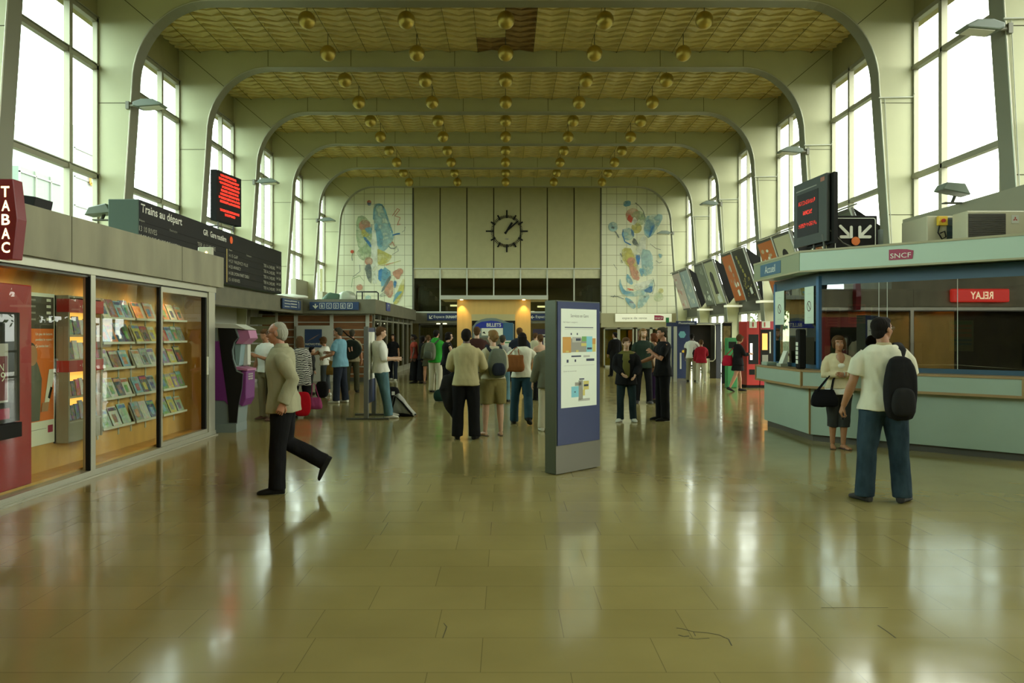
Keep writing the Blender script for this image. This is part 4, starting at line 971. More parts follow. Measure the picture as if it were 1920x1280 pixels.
# inside the desk
mb = MB(); mb.box(5.0, 7.9, 13.55, 13.6, 1.08, 2.5); mb.box(7.9, 7.95, 9.9, 13.6, 1.08, 2.5); wb(mb, 'back_wall', mat('desk_back_wall', (.10,.075,.035), .7, nz=.4, scale=3), idk)
mb = MB(); pris(mb, outline(4.9, 16.8, 6.85), 2.37, 2.44); wb(mb, 'ceiling_panel', mat('desk_ceiling', (.12,.10,.06), .7), idk)
for x, y, c, lb_ in ((5.0, 13.50, mat('amber_notice', (.6,.38,.08), .5), 'amber poster pinned inside the desk behind the no-smoking notices'),):
    pass
cols = [mat('amber_notice', (.55,.35,.08), .5), mat('pale_notice', (.42,.36,.2), .5), mat('green_notice', (.2,.3,.12), .5), mat('red_notice', (.4,.08,.03), .5)]
for i, (x, z, w_, h, m_, nm) in enumerate(((5.15,1.75,.32,.55,0,'amber'), (5.6,1.7,.26,.40,1,'cream'), (6.0,1.8,.3,.34,3,'red'), (6.4,1.62,.28,.5,2,'green'))):
    m = MB(); m.box(0,w_,-.01,0,0,h,0); m.box(.02,w_-.02,-.014,-.01,h*.7,h-.03,1)
    for j in range(5): m.box(.04,w_-.05,-.013,-.01,.04+j*h*.12,.055+j*h*.12,1)
    o = m.build('notice', [cols[m_], BLACKM]); o.location = (x, 13.548, z); tag(o, '%s notice pinned on the back wall inside the information desk' % nm, 'notice')
def monitor(loc, rz, label):
    r = empty('monitor', loc, rz, label, 'monitor'); b = MB(); b.box(-.2,.2,-.02,.02,.1,.42); b.build('screen', BLACKM, r, bevel=.01); b = MB(); b.tube([(0,.02,0),(0,.02,.2)], .02, 8); b.box(-.1,.1,-.06,.08,0,.015); b.build('stand', BLACK, r)
monitor((6.0, 11.3, 1.075), R(45), 'black computer monitor inside the desk behind the diagonal window'); monitor((7.0, 10.3, 1.075), R(30), 'second black computer monitor inside the desk, nearer the right edge')
# coloured notice behind the diagonal glass, low paper behind the woman
def glass_card(name, px0, px1, py0, py1, m_, label, off=.03, stripes=()):
    s0, s1 = along(px0, (gx, gy)), along(px1, (gx, gy)); mid = gy-(s0+s1)/2/math.sqrt(2)
    z1 = EH-(py0-CY)/F*mid; z0 = EH-(py1-CY)/F*mid
    o_ = Vector((gx, gy, 0))-n*off; b = MB(); pl_ = PL(o_+Vector((0,0,z0)), u, (0,0,1))
    pl_.rect(b, s0, s1, 0, z1-z0, 0, .004, 0)
    for i, (b0, b1, mi) in enumerate(stripes): pl_.rect(b, s0+.02, s1-.02, b0*(z1-z0), b1*(z1-z0), .004, .002, mi)
    o = b.build(name, m_); return tag(o, label, 'notice')
glass_card('notice', 1779, 1824, 600, 658, [mat('card_olive', (.22,.2,.1), .5), mat('card_orange', (.42,.15,.05), .5), mat('card_blue', (.07,.12,.16), .5), mat('card_green', (.12,.2,.06), .5)], 'striped orange and blue timetable card taped inside the diagonal desk window', stripes=((.06,.16,0),(.2,.26,2),(.32,.38,2),(.46,.56,1),(.62,.72,1),(.78,.84,1),(.88,.96,3)))
glass_card('notice', 1545, 1570, 648, 684, [mat('card_pale', (.28,.26,.15), .5), GREY], 'pale notice card low inside the desk window behind the woman', stripes=((.8,.85,1),(.6,.63,1),(.5,.53,1),(.4,.43,1),(.3,.33,1)))
# no-smoking notices on the left window
for i, (y0, lb_) in enumerate(((13.38, 'pale no-smoking notice on the left desk window, farther from the corner'), (11.95, 'pale no-smoking notice on the left desk window beside the blue corner post'))):
    r = empty('no_smoking_notice', (4.765, y0, 1.78), 0, lb_, 'notice'); q = PL((0,0,0), (0,-1,0), (0,0,1)); q.o = Vector((0, .28 if i == 0 else .36, 0)); w_ = .44 if i == 0 else .36
    h = .58; b = MB(); q.rect(b, 0, w_, 0, h, 0, .006); b.build('sheet', mat('pale_mint_card', (.60,.70,.55), .5), r)
    b = MB(); cx_, cz_ = w_/2, h*.47
    ring = circ(cx_, cz_, .075, 24, .075); q.line(b, ring+[ring[0]], .014, .006, .002, 0); q.line(b, [(cx_-.05,cz_+.05),(cx_+.05,cz_-.05)], .014, .006, .002, 0); b.build('no_smoking_symbol', mat('dark_red_ink', (.09,.03,.03), .5), r)
    b = MB(); q.rect(b, w_*.3, w_*.7, h*.8, h*.81, .006, .001); q.rect(b, w_*.3, w_*.7, h*.16, h*.17, .006, .001); b.build('small_print', LGREY, r)
# things on the worktop
r = empty('leaflet_holder', (4.62, 13.0, 1.075), 0, 'leaflet standing in a small holder on the desk worktop by the left window', 'leaflet'); b = MB(); b.prism([(-.02,0),(.08,0),(.10,.26),(.08,.26)], lambda a, z: (a,-.09,z), lambda a, z: (a,.09,z)); b.build('sheet', PAPER, r); b = MB(); b.box(-.03,.09,-.1,.1,0,.05); b.build('holder', mat('clear_holder', (.35,.38,.28), .3), r)
r = empty('tissue_box', (4.60, 13.5, 1.075), 0, 'small mint box on the far end of the desk worktop', 'box'); b = MB(); b.box(-.09,.09,-.14,.14,0,.06); b.build('box', MINT, r, bevel=.01)
r = empty('door_phone', (4.60, 12.05, 1.075), 0, 'black upright post with white paper slips on the desk worktop by the corner', 'stand'); b = MB(); b.box(-.06,.06,-.07,.07,0,.62); b.build('post', BLACKM, r, bevel=.02); b = MB()
for i in range(5): b.box(-.065,-.06,-.05,.04,.08+.07*i,.135+.07*i)
b.build('paper_slip', PAPER, r)
# ---- roof top of the desk
ar = empty('arrow_sign', (0,0,0), 0, 'black sign with two white arrows and an orange dot standing on the desk roof', 'sign')
Ya = 11.6; x0 = (1562-CX)/F*Ya; x1 = (1645-CX)/F*Ya; z1 = EH-(404-CY)/F*Ya; ar.location = (x0, Ya, 2.86)
q = PL((0,0,0), (1,0,0), (0,0,1)); W_ = x1-x0; H_ = z1-2.86; b = MB(); q.rect(b, -.05, W_, 0, H_, -.12, .12); b.build('case', BLACKM, ar, bevel=.01)
b = MB(); k = Ya/F
rr_ = [(4*k,0),(4*k,H_-9*k),(5*k,H_-6*k),(7.5*k,H_-5*k),(W_-7.5*k,H_-5*k),(W_-5*k,H_-6*k),(W_-4*k,H_-9*k),(W_-4*k,0)]
q.line(b, rr_, 1.3*k, .002, .004); b.build('border_line', WHITEB, ar)
LZ = [0]
for s in (-1, 1):
    b = MB(); c = W_/2; LZ[0] = 0; base = H_-40*k
    def rline(p0, p1, w_): LZ[0] += .003; q.line(b, [p0, p1], w_, .002, .003+LZ[0]); q.poly(b, circ(*p0, w_/2, 12), .002, .0045+LZ[0]); q.poly(b, circ(*p1, w_/2, 12), .002, .0052+LZ[0])
    tip = (c+s*8*k, base); rline((c+s*28*k, base+20*k), tip, 5.5*k); rline((c+s*27*k, base), tip, 5.5*k); rline((c+s*8*k, base+18*k), tip, 5.5*k)
    b.build('arrow', WHITEB, ar)
b = MB(); q.poly(b, circ(W_/2, base-8*k, 8*k, 20), .016, .004); b.build('orange_dot', mat('orange_dot', (.75,.18,.01), .5), ar)
b = MB(); q.rect(b, c-28*k, c-8*k, .0, 3*k, .002, .004); q.rect(b, c+8*k, c+28*k, .0, 3*k, .002, .004); b.build('lower_bar', WHITEB, ar)
lb2 = empty('led_board', (4.62, 12.4, 2.95), 0, 'black upright display with three lines of red lights on the desk roof', 'display')
A = Vector((4.63, 12.42, 2.99)); B_ = Vector((4.725, 11.38, 2.99)); uu = (B_-A).normalized(); L2 = (B_-A).length; LQ = PL(A, uu, (0,0,1))
b = MB(); LQ.rect(b, 0, L2, 0, 1.0, -.05, .05); wb(b, 'case', mat('dark_green_black', (.018,.026,.016), .5), lb2)
b = MB(); LQ.rect(b, .30, L2+.08, -.04, 1.0, -.13, .06); wb(b, 'case', BLACKM, lb2)
b = MB(); LQ.rect(b, .12, L2-.25, .15, .82, .0, .004); wb(b, 'screen', BLACK, lb2); b = MB(); LQ.rect(b, .08, L2-.3, .87, .885, 0, .003); wb(b, 'small_print', GREY, lb2)
b = MB(); LQ.rect(b, L2-.18, L2-.06, .90, .96, 0, .003); wb(b, 'sticker', mat('rust_sticker', (.3,.1,.05), .5), lb2)
b = MB(); dots(b, LQ, .17, .72, .64, .065, 31); dots(b, LQ, .32, .62, .48, .065, 32); dots(b, LQ, .17, .80, .29, .065, 33); wb(b, 'red_lights', LED, lb2)
b = MB(); b.tube([(4.75,11.9,2.86),(4.75,11.9,3.1)], .02, 6); b.tube([(4.75,11.5,2.86),(4.72,11.5,3.1)], .02, 6); b.tube([(4.78,11.4,3.15),(4.95,11.35,2.95),(5.1,11.3,2.87)], .012, 5); wb(b, 'bracket', DARKSTEEL, lb2)
# air conditioning units
def ac(px0, px1, y, label, parts):
    k = y/F; x0 = (px0-CX)*k; x1 = (px1-CX)*k; r = empty('air_conditioner', (x0, y, 2.86), 0, label, 'air conditioner'); w_ = x1-x0
    return r, w_
CASE = mat('beige_casing', (.50,.48,.32), .5)
r, w_ = ac(1738, 1812, 10.9, 'beige outdoor air-conditioning unit with yellow switch box seen from its side on the desk roof', 0)
b = MB(); b.box(0, w_, 0, .7, 0.03, .42); b.build('casing', CASE, r, bevel=.01)
b = MB(); b.box(w_*.50, w_*.80, -.006, 0, .05, .39); b.build('coil_panel', mat('dark_blue_coil', (.03,.06,.07), .5), r); b = MB()
for i in range(4): b.box(w_*.5, w_*.8, -.01, -.004, .12+.08*i, .126+.08*i)
for i in range(6): b.box(w_*.82, w_*.98, -.01, 0, .06+.055*i, .095+.055*i)
b.build('louvre', DARKSTEEL, r)
b = MB(); b.box(w_*.24, w_*.48, -.05, 0, .28, .41); sw_ = b.build('switch_box', YEL, r, bevel=.005); b = MB(); b.tube([(w_*.36,-.05,.345),(w_*.36,-.075,.345)], .026, 12); b.build('switch_knob', REDB, sw_)
b = MB(); b.tube([(w_*.3,-.02,.28),(w_*.25,-.03,.18),(w_*.35,-.03,.09),(w_*.45,-.03,.12),(w_*.42,-.03,.2),(w_*.3,-.03,.17)], .01, 6); b.build('cable', BLACK, r)
r, w_ = ac(1813, 1935, 10.45, 'wide beige outdoor air-conditioning unit with dark grille on the desk roof at the right edge', 0)
b = MB(); b.box(0, w_, 0, .35, 0.03, .42); b.build('casing', CASE, r, bevel=.012); b = MB(); b.box(.02, .52, -.008, 0, .06, .38); b.build('grille_panel', mat('grille_dark', (.05,.045,.03), .6), r); b = MB()
for i in range(12): b.box(.02, .52, -.014, -.006, .08+.025*i, .084+.025*i)
b.build('grille_bar', DARKSTEEL, r)
q = PL((.0,-.002,0), (1,0,0), (0,0,1)); b = MB(); q.rect(b, .60, .70, .25, .36, 0, .003, 0)
for a_ in (90, 210, 330):
    ca, sa = math.cos(R(a_)), math.sin(R(a_)); b_2 = [(0,0),(.5,.29),(1,0),(.5,-.29)]; q.poly(b, [(.65+.034*(x*ca-y*sa), .305+.034*(x*sa+y*ca)) for x, y in b_2], .003, .002, 1)
b.build('badge', [LGREY, REDB], r)
for i, (px, y, sx, sy, sz, m_, l_) in enumerate(((1708, 11.2, .16, .2, .05, TRIMWOOD, 'small brown board lying on the desk roof left of the air conditioner'), (1542, 12.0, .1, .1, .07, ORANGE, 'small orange box on the desk roof under the display'), (1651, 11.75, .025, .03, .34, GREYB, 'short grey pipe stub standing on the desk roof right of the arrow sign'))):
    b = MB(); b.box(-sx,sx,-sy,sy,0,sz); o = b.build('roof_item' if i == 0 else ('small_box' if i == 1 else 'pipe_stub'), m_); o.location = ((px-CX)/F*y, y, 2.862); tag(o, l_, ('board','box','pipe')[i])

# ================= hanging posters on the right =================
kX = 1.08
XT, XBt = 7.0*kX, 7.5*kX; ZT, ZB = 1.6+(4.19-1.6)*kX, 1.6+(2.65-1.6)*kX
pcol = [('pale pink', [(.55,.42,.35),(.5,.2,.15)]), ('blue and white', [(.28,.36,.36),(.5,.55,.45)]), ('grey-green', [(.12,.14,.10),(.3,.32,.24)]), ('yellow-grey', [(.42,.42,.24),(.03,.03,.03)]),
        ('orange-red', [(.5,.13,.03),(.45,.3,.2)]), ('black and yellow', [(.03,.03,.025),(.35,.30,.08)]), ('orange', [(.5,.15,.04),(.5,.4,.25)]), ('cream and black', [(.48,.46,.28),(.02,.02,.02)]), ('brown', [(.3,.12,.05),(.35,.33,.18)]), ('dark green', [(.1,.12,.08),(.3,.3,.2)])]
def poster(Y0, Y1, ci, label):
    # poster hangs with its top leaning into the hall
    Y0 *= 1; L = Y1-Y0
    top = Vector((XT,0,ZT)); bot = Vector((XBt,0,ZB)); v = (top-bot).normalized(); Hh = (top-bot).length
    r = empty('hanging_poster', (XBt, Y1, ZB), 0, label, 'poster', 'tilted advertising posters on the right')
    pl = PL((0,0,0), (0,-1,0), v)
    b = MB(); pl.rect(b, .0, L, 0, Hh, -.06, .06); b.build('frame', DARKSTEEL, r)
    b = MB(); pl.rect(b, L-.07, L-.0, 0, Hh, 0, .012); b.build('white_edge', LGREY, r)
    nm, (c1, c2) = pcol[ci]
    b = MB(); pl.rect(b, .06, L-.10, .06, Hh-.08, 0, .008, 0)
    rr2 = random.Random(ci*7+1)
    if ci == 7 or ci == 3:
        pl.poly(b, circ(L*.45, Hh*.62, L*.17, 16, Hh*.13), .008, .002, 1); pl.poly(b, [(L*.3,Hh*.25),(L*.62,Hh*.25),(L*.58,Hh*.55),(L*.36,Hh*.55)], .008, .002, 1); pl.rect(b, L*.4, L*.75, .1, Hh*.2, .008, .002, 2)
    elif ci == 5:
        for i in range(5): pl.rect(b, L*(.2+.06*i), L*(.32+.06*i), Hh*(.82-.09*i), Hh*(.89-.09*i), .008, .002, 1)
        for i in range(26): x = rr2.uniform(.15,.75)*L; z = rr2.uniform(.06,.42)*Hh; pl.rect(b, x, x+.06, z, z+.05, .008, .002, 1)
    else:
        for i in range(10):
            cx_, cz_ = rr2.uniform(.2,.75)*L, rr2.uniform(.12,.85)*Hh; rx_, rz_ = rr2.uniform(.03,.1)*L, rr2.uniform(.02,.08)*Hh
            pl.poly(b, circ(cx_, cz_, rx_, 10, rz_), .008+.0005*i, .001, 1 if i % 3 else 2)
    pl.poly(b, [(L*.55,Hh*.12),(L*.72,Hh*.14),(L*.70,Hh*.26),(L*.53,Hh*.24)], .014, .002, 2)
    b.build('printed_sheet', [mat('poster_'+nm.replace(' ', '_'), c1, .35), mat('poster_ink_%d' % ci, c2, .4), PAPER], r)
    return r
pairs = [(29.9,32.6,0,1,'fifth pair from the desk'), (26.2,28.8,2,3,'fourth pair from the desk'), (22.8,25.2,4,5,'third pair from the desk'), (19.1,21.6,6,7,'pair above the desk fascia'), (15.7,18.0,8,9,'pair behind the arrow sign')]
pairs = [(a*kX, b_*kX, c, d, e) for a, b_, c, d, e in pairs]
for y0, y1, c0, c1, e in pairs:
    ym = (y0+y1)/2
    poster(ym+.02, y1, c0, '%s poster, left of the %s' % (pcol[c0][0], e)); poster(y0, ym-.02, c1, '%s poster, right of the %s' % (pcol[c1][0], e))
    r = empty('poster_bracket', (XBt, y0, ZB), 0, 'dark triangular bracket with pale light strip holding posters, %s' % e, 'bracket', 'poster brackets on the right')
    b = MB(); th = .04
    for y in (-.02, y1-y0): b = MB(); b.prism([(XT-XBt+.08, ZT-ZB-.02), (.08, .02), (.50, .55), (.50, 1.0)], lambda a, z: (a, y, z), lambda a, z: (a, y+th, z)); b.build('side_plate', BLACKM, r)
    b = MB(); b.box(-.02, .55, -.05, .35, -.10, -.03); b.build('light_strip', mat('strip_light', (.8,.8,.6), .4, emit=(1,1,.7), es=.35), r)
    b = MB(); b.tube([(XT-XBt, -.3, ZT-ZB+.03), (XT-XBt, y1-y0+.3, ZT-ZB+.03)], .02, 6); b.build('rail', GREY, r)

# ================= right back: red machines, photo booth, bin =================
def vend(px0, px1, ptop, pbot, label, m_, kind='drink'):
    Y = floorY(pbot); k = Y/F; x0 = (px0-CX)*k; w_ = (px1-px0)*k; h = (pbot-ptop)*k
    r = empty('vending_machine', (x0, Y, 0), 0, label, 'vending machine'); b = MB(); b.box(0, w_, 0, .8, .08, h); b.build('cabinet', m_, r, bevel=.01); b = MB(); b.box(0, w_, .02, .8, 0, .08); b.build('plinth', BLACKM, r)
    return r, w_, h
r, w_, h = vend(1400, 1424, 602, 727, 'narrow red vending machine with a white light tube, left of the pair', REDB)
b = MB(); b.box(.06, w_-.03, -.01, 0, .72, 1.62); b.build('glass_front', BLACK, r, bevel=.0); b = MB(); b.box(.10,.17,-.02,-.01,.85,1.35); b.build('light_tube', mat('white_tube', (.9,.9,.8), .4, emit=(1,1,.85), es=1.5), r)
b = MB(); b.box(.08, w_-.05, -.012, 0, .40, .56); b.build('outlet', BLACKM, r); b = MB(); b.box(.08,.30,-.02,0,h-.20,h); b.build('top_plate', PAPER, r); b = MB(); b.box(.17,.20,-.03,-.02,h-.17,h-.03); b.build('bottle_emblem', REDB, r)
r, w_, h = vend(1425, 1462, 602, 727, 'wide dark red vending machine with an orange lit picture, right of the pair', RED)
b = MB(); b.box(.02, w_*.75, -.01, 0, .5, h-.25); b.build('front', BLACKM, r); b = MB(); b.box(.06,.22,-.02,-.01,1.15,1.65); b.build('lit_picture', mat('orange_lit_picture', (1,.5,.15), .4, emit=(1,.36,.06), es=1.0), r)
b = MB(); b.box(.06,.24,-.015,-.01,.65,1.0); b.build('panel', GREY, r); b = MB(); b.box(.05,.3,-.02,0,h-.20,h); b.build('top_plate', PAPER, r); b = MB(); b.box(.12,.15,-.03,-.02,h-.17,h-.03); b.build('bottle_emblem', REDB, r)
b = MB(); b.box(.28,.32,-.02,-.01,1.05,1.7); b.build('light_strip', LGREY, r)
r = empty('waste_bin', ((1364-CX)/F*23.4, 23.4, 0), 0, 'tall green bin behind the woman in the black dress', 'bin'); b = MB(); b.box(0,.30,0,.3,0,1.52); b.build('body', GREENP, r, bevel=.02); b = MB(); b.box(.04,.26,-.01,0,1.2,1.4); b.build('slot', BLACKM, r)
# photo booth
Yb = 28.6; k = Yb/F; x0 = (1268-CX)*k
r = empty('photo_booth', (x0, Yb, 0), 0, 'dark blue photo booth with a black curtain opening and framed side behind the red-topped figure', 'booth')
Wb = (1352-1268)*k
b = MB(); b.box(0, .5, 0, 1.2, 0, 2.0); b.build('cabinet', NAVY, r); b = MB(); b.box(0, Wb, 0, 1.4, 1.98, 2.06); b.build('roof', GREY, r)
b = MB(); b.box(.5, Wb-.25, .5, .55, .72, 1.98); b.build('curtain', mat('black_curtain', (.025,.02,.015), .8), r)
b = MB(); b.tube([(.5,.0,.64),(Wb-.30,0,.64),(Wb-.22,0,.72),(Wb-.22,0,1.95),(Wb-.30,0,1.99),(.5,0,1.99)], .022, 8); b.build('rounded_frame', ALU, r)
b = MB(); b.box(Wb-.18, Wb, 0, .9, 0, 2.0); b.build('end_panel', mat('booth_dark', (.02,.022,.03), .4), r)
for x in (.62, .85): b = MB(); b.box(x,x+.04,.05,.1,0,.64); b.build('leg', ALU, r)
b = MB(); b.tube([(.75,.3,.0),(.75,.3,.42)], .05, 8); b.tube([(.75,.3,.42),(.75,.3,.48)], .16, 16); b.build('stool', BLACKM, r)
q = PL((0,-.001,0), (1,0,0), (0,0,1)); b = MB(); q.poly(b, circ(.22,1.62,.14,6), 0, .006); b.build('emblem', mat('cyan_emblem', (.15,.4,.45), .4), r); b = MB(); q.poly(b, circ(.26,1.0,.05,16), 0, .006); b.build('round_badge', YEL, r)
b = MB(); q.rect(b, .13,.19,.35,.95,0,.006); b.build('strip', LGREY, r)
b = MB(); b.box(-.02, .75, -.05, 0, 1.98, 2.12); b.build('name_plate', NAVY, r); text('Photomaton', PL((0,-.05,0), (1,0,0), (0,0,1)), .08, 2.01, .58, .07, WHITE, r, d=.001)
r = empty('picture_panel', ((1354-CX)/F*25.6, 25.6, 0), 0, 'framed yellowish picture panel between the photo booth and the green bin', 'panel'); b = MB(); b.box(0,.32,0,.08,.0,2.0); b.build('panel', BLACKM, r); b = MB(); b.box(.04,.28,-.01,0,.8,1.9); b.build('picture', mat('dull_yellow_picture', (.22,.17,.05), .5, nz=.5, scale=6), r)
b = MB(); b.tube([(0,0,.7),(0,0,1.98),(.05,0,2.02),(.34,0,2.02)], .02, 6); b.build('rounded_frame', ALU, r)
r = empty('blue_kiosk', ((1253-CX)/F*26.5, 26.5, 0), 0, 'white and blue stand with a green marker left of the photo booth', 'stand'); b = MB(); b.box(0,.10,0,.1,0,2.0); b.box(.2,.3,0,.1,0,2.0); b.build('post', LGREY, r); b = MB(); b.box(-.05,.32,-.02,.1,1.9,2.03); b.build('name_plate', NAVY, r); b = MB(); b.box(-.08,.02,-.03,.03,2.03,2.2); b.build('green_marker', GREENP, r)
b = MB(); b.box(-.08,.12,.02,.5,.0,1.15); b.build('lower_panel', LGREY, r)
# sales office signs at the end wall
r, pl, k = signboard('office_sign', 1153.5, 1259, 588, 603, YB-.12, mat('lit_white_sign', (.8,.8,.62), .4, emit=(1,1,.75), es=.25), 'long white sign with a crimson logo above the right-hand doors of the end wall')
text('espace de vente', pl, 13*k, 3.2*k, 46*k, 6.2*k, GREY, r, d=.003); 
b = MB(); a, bb, w_, h = 73*k, 3*k, 17.5*k, 9*k; pl.poly(b, [(a, bb), (a+w_*.96, bb), (a+w_, bb+h*.78), (a+w_*.6, bb+h*.97), (a, bb+h)], .002, .004); b.build('logo', CRIM, r); text('SNCF', pl, a+w_*.06, bb+h*.2, w_*.84, h*.4, WHITEB, r, d=.007)
r, pl, k = signboard('direction_sign', 801, 858, 587.5, 600.5, YB-.11, NAVY, 'dark blue direction sign with a diagonal arrow left of the wooden ticket kiosk')
b = MB(); pl.line(b, [(4*k,9.5*k),(9.5*k,9.5*k)], 0.1*k, 0, .004); pl.line(b, [(10*k,9*k),(5*k,4*k)], 1.3*k, 0, .004); pl.line(b, [(4.5*k,9*k),(4.5*k,3.6*k),(10*k,3.6*k)], 1.3*k, 0, .004); b.build('arrow', WHITE, r)
text('Espace', pl, 12.5*k, 3*k, 20*k, 6.5*k, WHITE, r, d=.003); text('DUNANT', pl, 35*k, 4*k, 21*k, 5*k, WHITE, r, d=.003, bold=.03)
r, pl, k = signboard('direction_sign', 994, 1050, 588, 600.5, YB-.11, NAVY, 'dark blue direction sign with a left arrow right of the wooden ticket kiosk')
b = MB(); pl.line(b, [(2*k,6*k),(8*k,6*k)], 1.2*k, 0, .004); pl.line(b, [(4.5*k,9*k),(1.8*k,6*k),(4.5*k,3*k)], 1.2*k, 0, .004); b.build('arrow', WHITE, r); text('Espace', pl, 10.5*k, 3*k, 20*k, 6.5*k, WHITE, r, d=.003)
# yellow cash point behind the right hand doors and warm signs
r = empty('yellow_machine', P(1133,690,40.5), 0, 'yellow machine behind the glass doors of the end wall', 'machine'); r.location.z = 0; b = MB(); b.box(0,1.15,0,.6,.0,1.85); b.build('cabinet', YEL, r); b = MB(); b.box(.5,.9,-.02,0,.9,1.25); b.build('screen', NAVY, r); b = MB(); b.box(0,1.4,-.1,.6,1.86,2.1); b.build('top_cover', LGREY, r)
for i, (px, py0, py1, c, l_) in enumerate(((1178,612,640,(.5,.16,.03),'orange lit panel behind the end-wall doors, left one'), (1229,603,618,(1,.45,.05),'small bright orange lit sign behind the end-wall doors'), (1196,620,650,(.4,.12,.03),'brown-orange panel behind the end-wall doors, middle one'))):
    b = MB(); x, y, z = P(px, py1, 41); k = 41/F; b.box(0,8*k,0,.05,0,(py1-py0)*k); o = b.build('lit_panel', mat('lit_panel_%d' % i, c, .5, emit=c, es=.8 if i == 1 else .25)); o.location = (x,y,z); tag(o, l_, 'panel')
r = empty('far_ceiling_lamp', (0,0,0))
bpy.data.objects.remove(r)
for i, (px, py, Y, l_) in enumerate(((1017,576,42,'white lit ceiling strip seen right of the wooden kiosk'), (853,574,42,'white lit ceiling strip seen left of the wooden kiosk'), (999,586,44,'short white lit strip low right of the wooden kiosk'))):
    x, y, z = P(px, py, Y); k = Y/F; b = MB(); b.box(-9*k if i < 2 else -3*k, 9*k if i < 2 else 3*k, 0, .3, 0, 3*k); o = b.build('strip_lamp', mat('strip_lamp_white', (1,1,.8), .4, emit=(1,.95,.6), es=2.0)); o.location = (x,y,z); tag(o, l_, 'lamp')
for i, (px, py) in enumerate(((822,608),(834,609))):
    x, y, z = P(px, py, 38.25); z = 2.145; m = MB(); m.tube([(0,0,0),(0,0,.04)], .1, 12); o = m.build('downlight', mat('pale_downlight', (1,1,.7), .4, emit=(1,.95,.6), es=2.5)); o.location = (x, y, z); tag(o, ['round downlight under the far canopy, left of the two beside the kiosk','round downlight under the far canopy, right of the two beside the kiosk','round downlight under the canopy above the youth'][i], 'lamp')
l = bpy.data.lights.new('room_light', 'AREA'); l.energy = 60; l.size = 6; l.color = (1,.85,.55); lo = bpy.data.objects.new('room_light', l); col.objects.link(lo); lo.location = (0, 43, 4.4)

# ================= ticket kiosk in the middle =================
Yk = 26.7; k = Yk/F
tk = empty('ticket_kiosk', ((926-CX)*k, Yk, 0), 0, 'yellow wooden ticket kiosk with a white flat roof behind the queue', 'kiosk')
x0, x1 = (857-926)*k, (995-926)*k
b = MB(); b.box(x0, x1, 0, 1.6, 0, 2.82); b.build('wood_body', WOODK, tk)
b = MB(); b.box((827-926)*k, (1027-926)*k, -.25, 1.9, 2.82, 2.96); b.build('roof_slab', LGREY, tk)
q = PL((0,-.001,EH+(CY-700)*k), (1,0,0), (0,0,1))
def kq(px, py): return ((px-926)*k, (700-py)*k)
b = MB(); pts = [kq(884,601)]+[kq(884,589),kq(966,589),kq(966,601)]; q.poly(b, pts, 0, .03); b.build('pale_surround', mat('cream_surround', (.5,.45,.22), .5), tk)
b = MB(); a0 = kq(885,700); a1 = kq(966,601); q.rect(b, a0[0], a1[0], -1.0, a1[1], 0, .02); b.build('machine_recess', BLACKM, tk)
b = MB(); c = kq(921,616); q.poly(b, [kq(886,640)]+[kq(px, py) for px, py in ((886,612),(893,603),(902,599),(912,596.5),(921,596),(930,596.5),(942,600),(952,604),(960,606),(964,607),(964,640))], .02, .02); b.build('machine_hood', GREYB, tk)
b = MB(); q.poly(b, [kq(px, py) for px, py in ((889,615),(893,608),(903,603),(921,601),(934,602.5),(943,606),(943,615))], .045, .02); b.build('sign_panel', ROYAL, tk)
text('BILLETS', q, *kq(912.5,612.5), 27*k, 7*k, WHITE, tk, d=.068, bold=.02)
b = MB(); q.rect(b, kq(903,0)[0], kq(943,0)[0], kq(0,629)[1], kq(0,615)[1], .045, .02); b.build('white_band', WHITE, tk)
b = MB(); q.poly(b, [kq(904,624),kq(908,621),kq(911,626),kq(908,625)], .066, .002); b.build('symbol', BLACK, tk)
b = MB(); q.rect(b, kq(943.5,0)[0], kq(962,0)[0], kq(0,690)[1], kq(0,605)[1], .045, .02); b.build('blue_panel', mat('machine_blue', (.04,.13,.22), .4), tk)
b = MB(); q.rect(b, kq(945,0)[0], kq(961,0)[0], kq(0,660)[1], kq(0,638)[1], .066, .005, 0); q.rect(b, kq(947,0)[0], kq(958,0)[0], kq(0,643)[1], kq(0,641)[1], .072, .002, 1); b.build('notice', [PAPER, GREENP], tk)
b = MB(); q.rect(b, kq(889,0)[0], kq(943,0)[0], -1.0, kq(0,632)[1], .03, .02); b.build('machine_front', mat('machine_grey', (.12,.12,.08), .5), tk)
for px in (866, 982):
    l = bpy.data.lights.new('kiosk_light', 'SPOT'); l.energy = 30; l.color = (1,.62,.2); l.spot_size = R(75); l.spot_blend = .8; lo = bpy.data.objects.new('kiosk_light', l); col.objects.link(lo)
    lo.location = ((px-CX)*k, Yk-.16, 2.78); lo.rotation_euler = (R(10), 0, 0)
    r = empty('downlight', ((px-CX)*k, Yk-.16, 2.80), 0, 'small recessed lamp under the kiosk roof at its %s end' % ('left' if px < 900 else 'right'), 'lamp'); b = MB(); b.tube([(0,0,0),(0,0,.02)], .05, 10); b.build('bulb', mat('warm_bulb', (1,.8,.4), .4), r)
# second dark machine right of the kiosk
r = empty('ticket_machine', P(1000,690,32), 0, 'dark navy ticket machine right of the wooden kiosk, partly behind the totem', 'machine'); r.location.z = 0; b = MB(); b.box(0,.75,0,.6,0,1.85); b.build('cabinet', mat('navy_violet', (.03,.025,.06), .4), r); b = MB(); b.box(.42,.62,-.02,0,1.05,1.5); b.build('notice', PAPER, r); b = MB(); b.box(.3,.5,-.02,0,1.58,1.63); b.build('lettering_strip', LGREY, r)

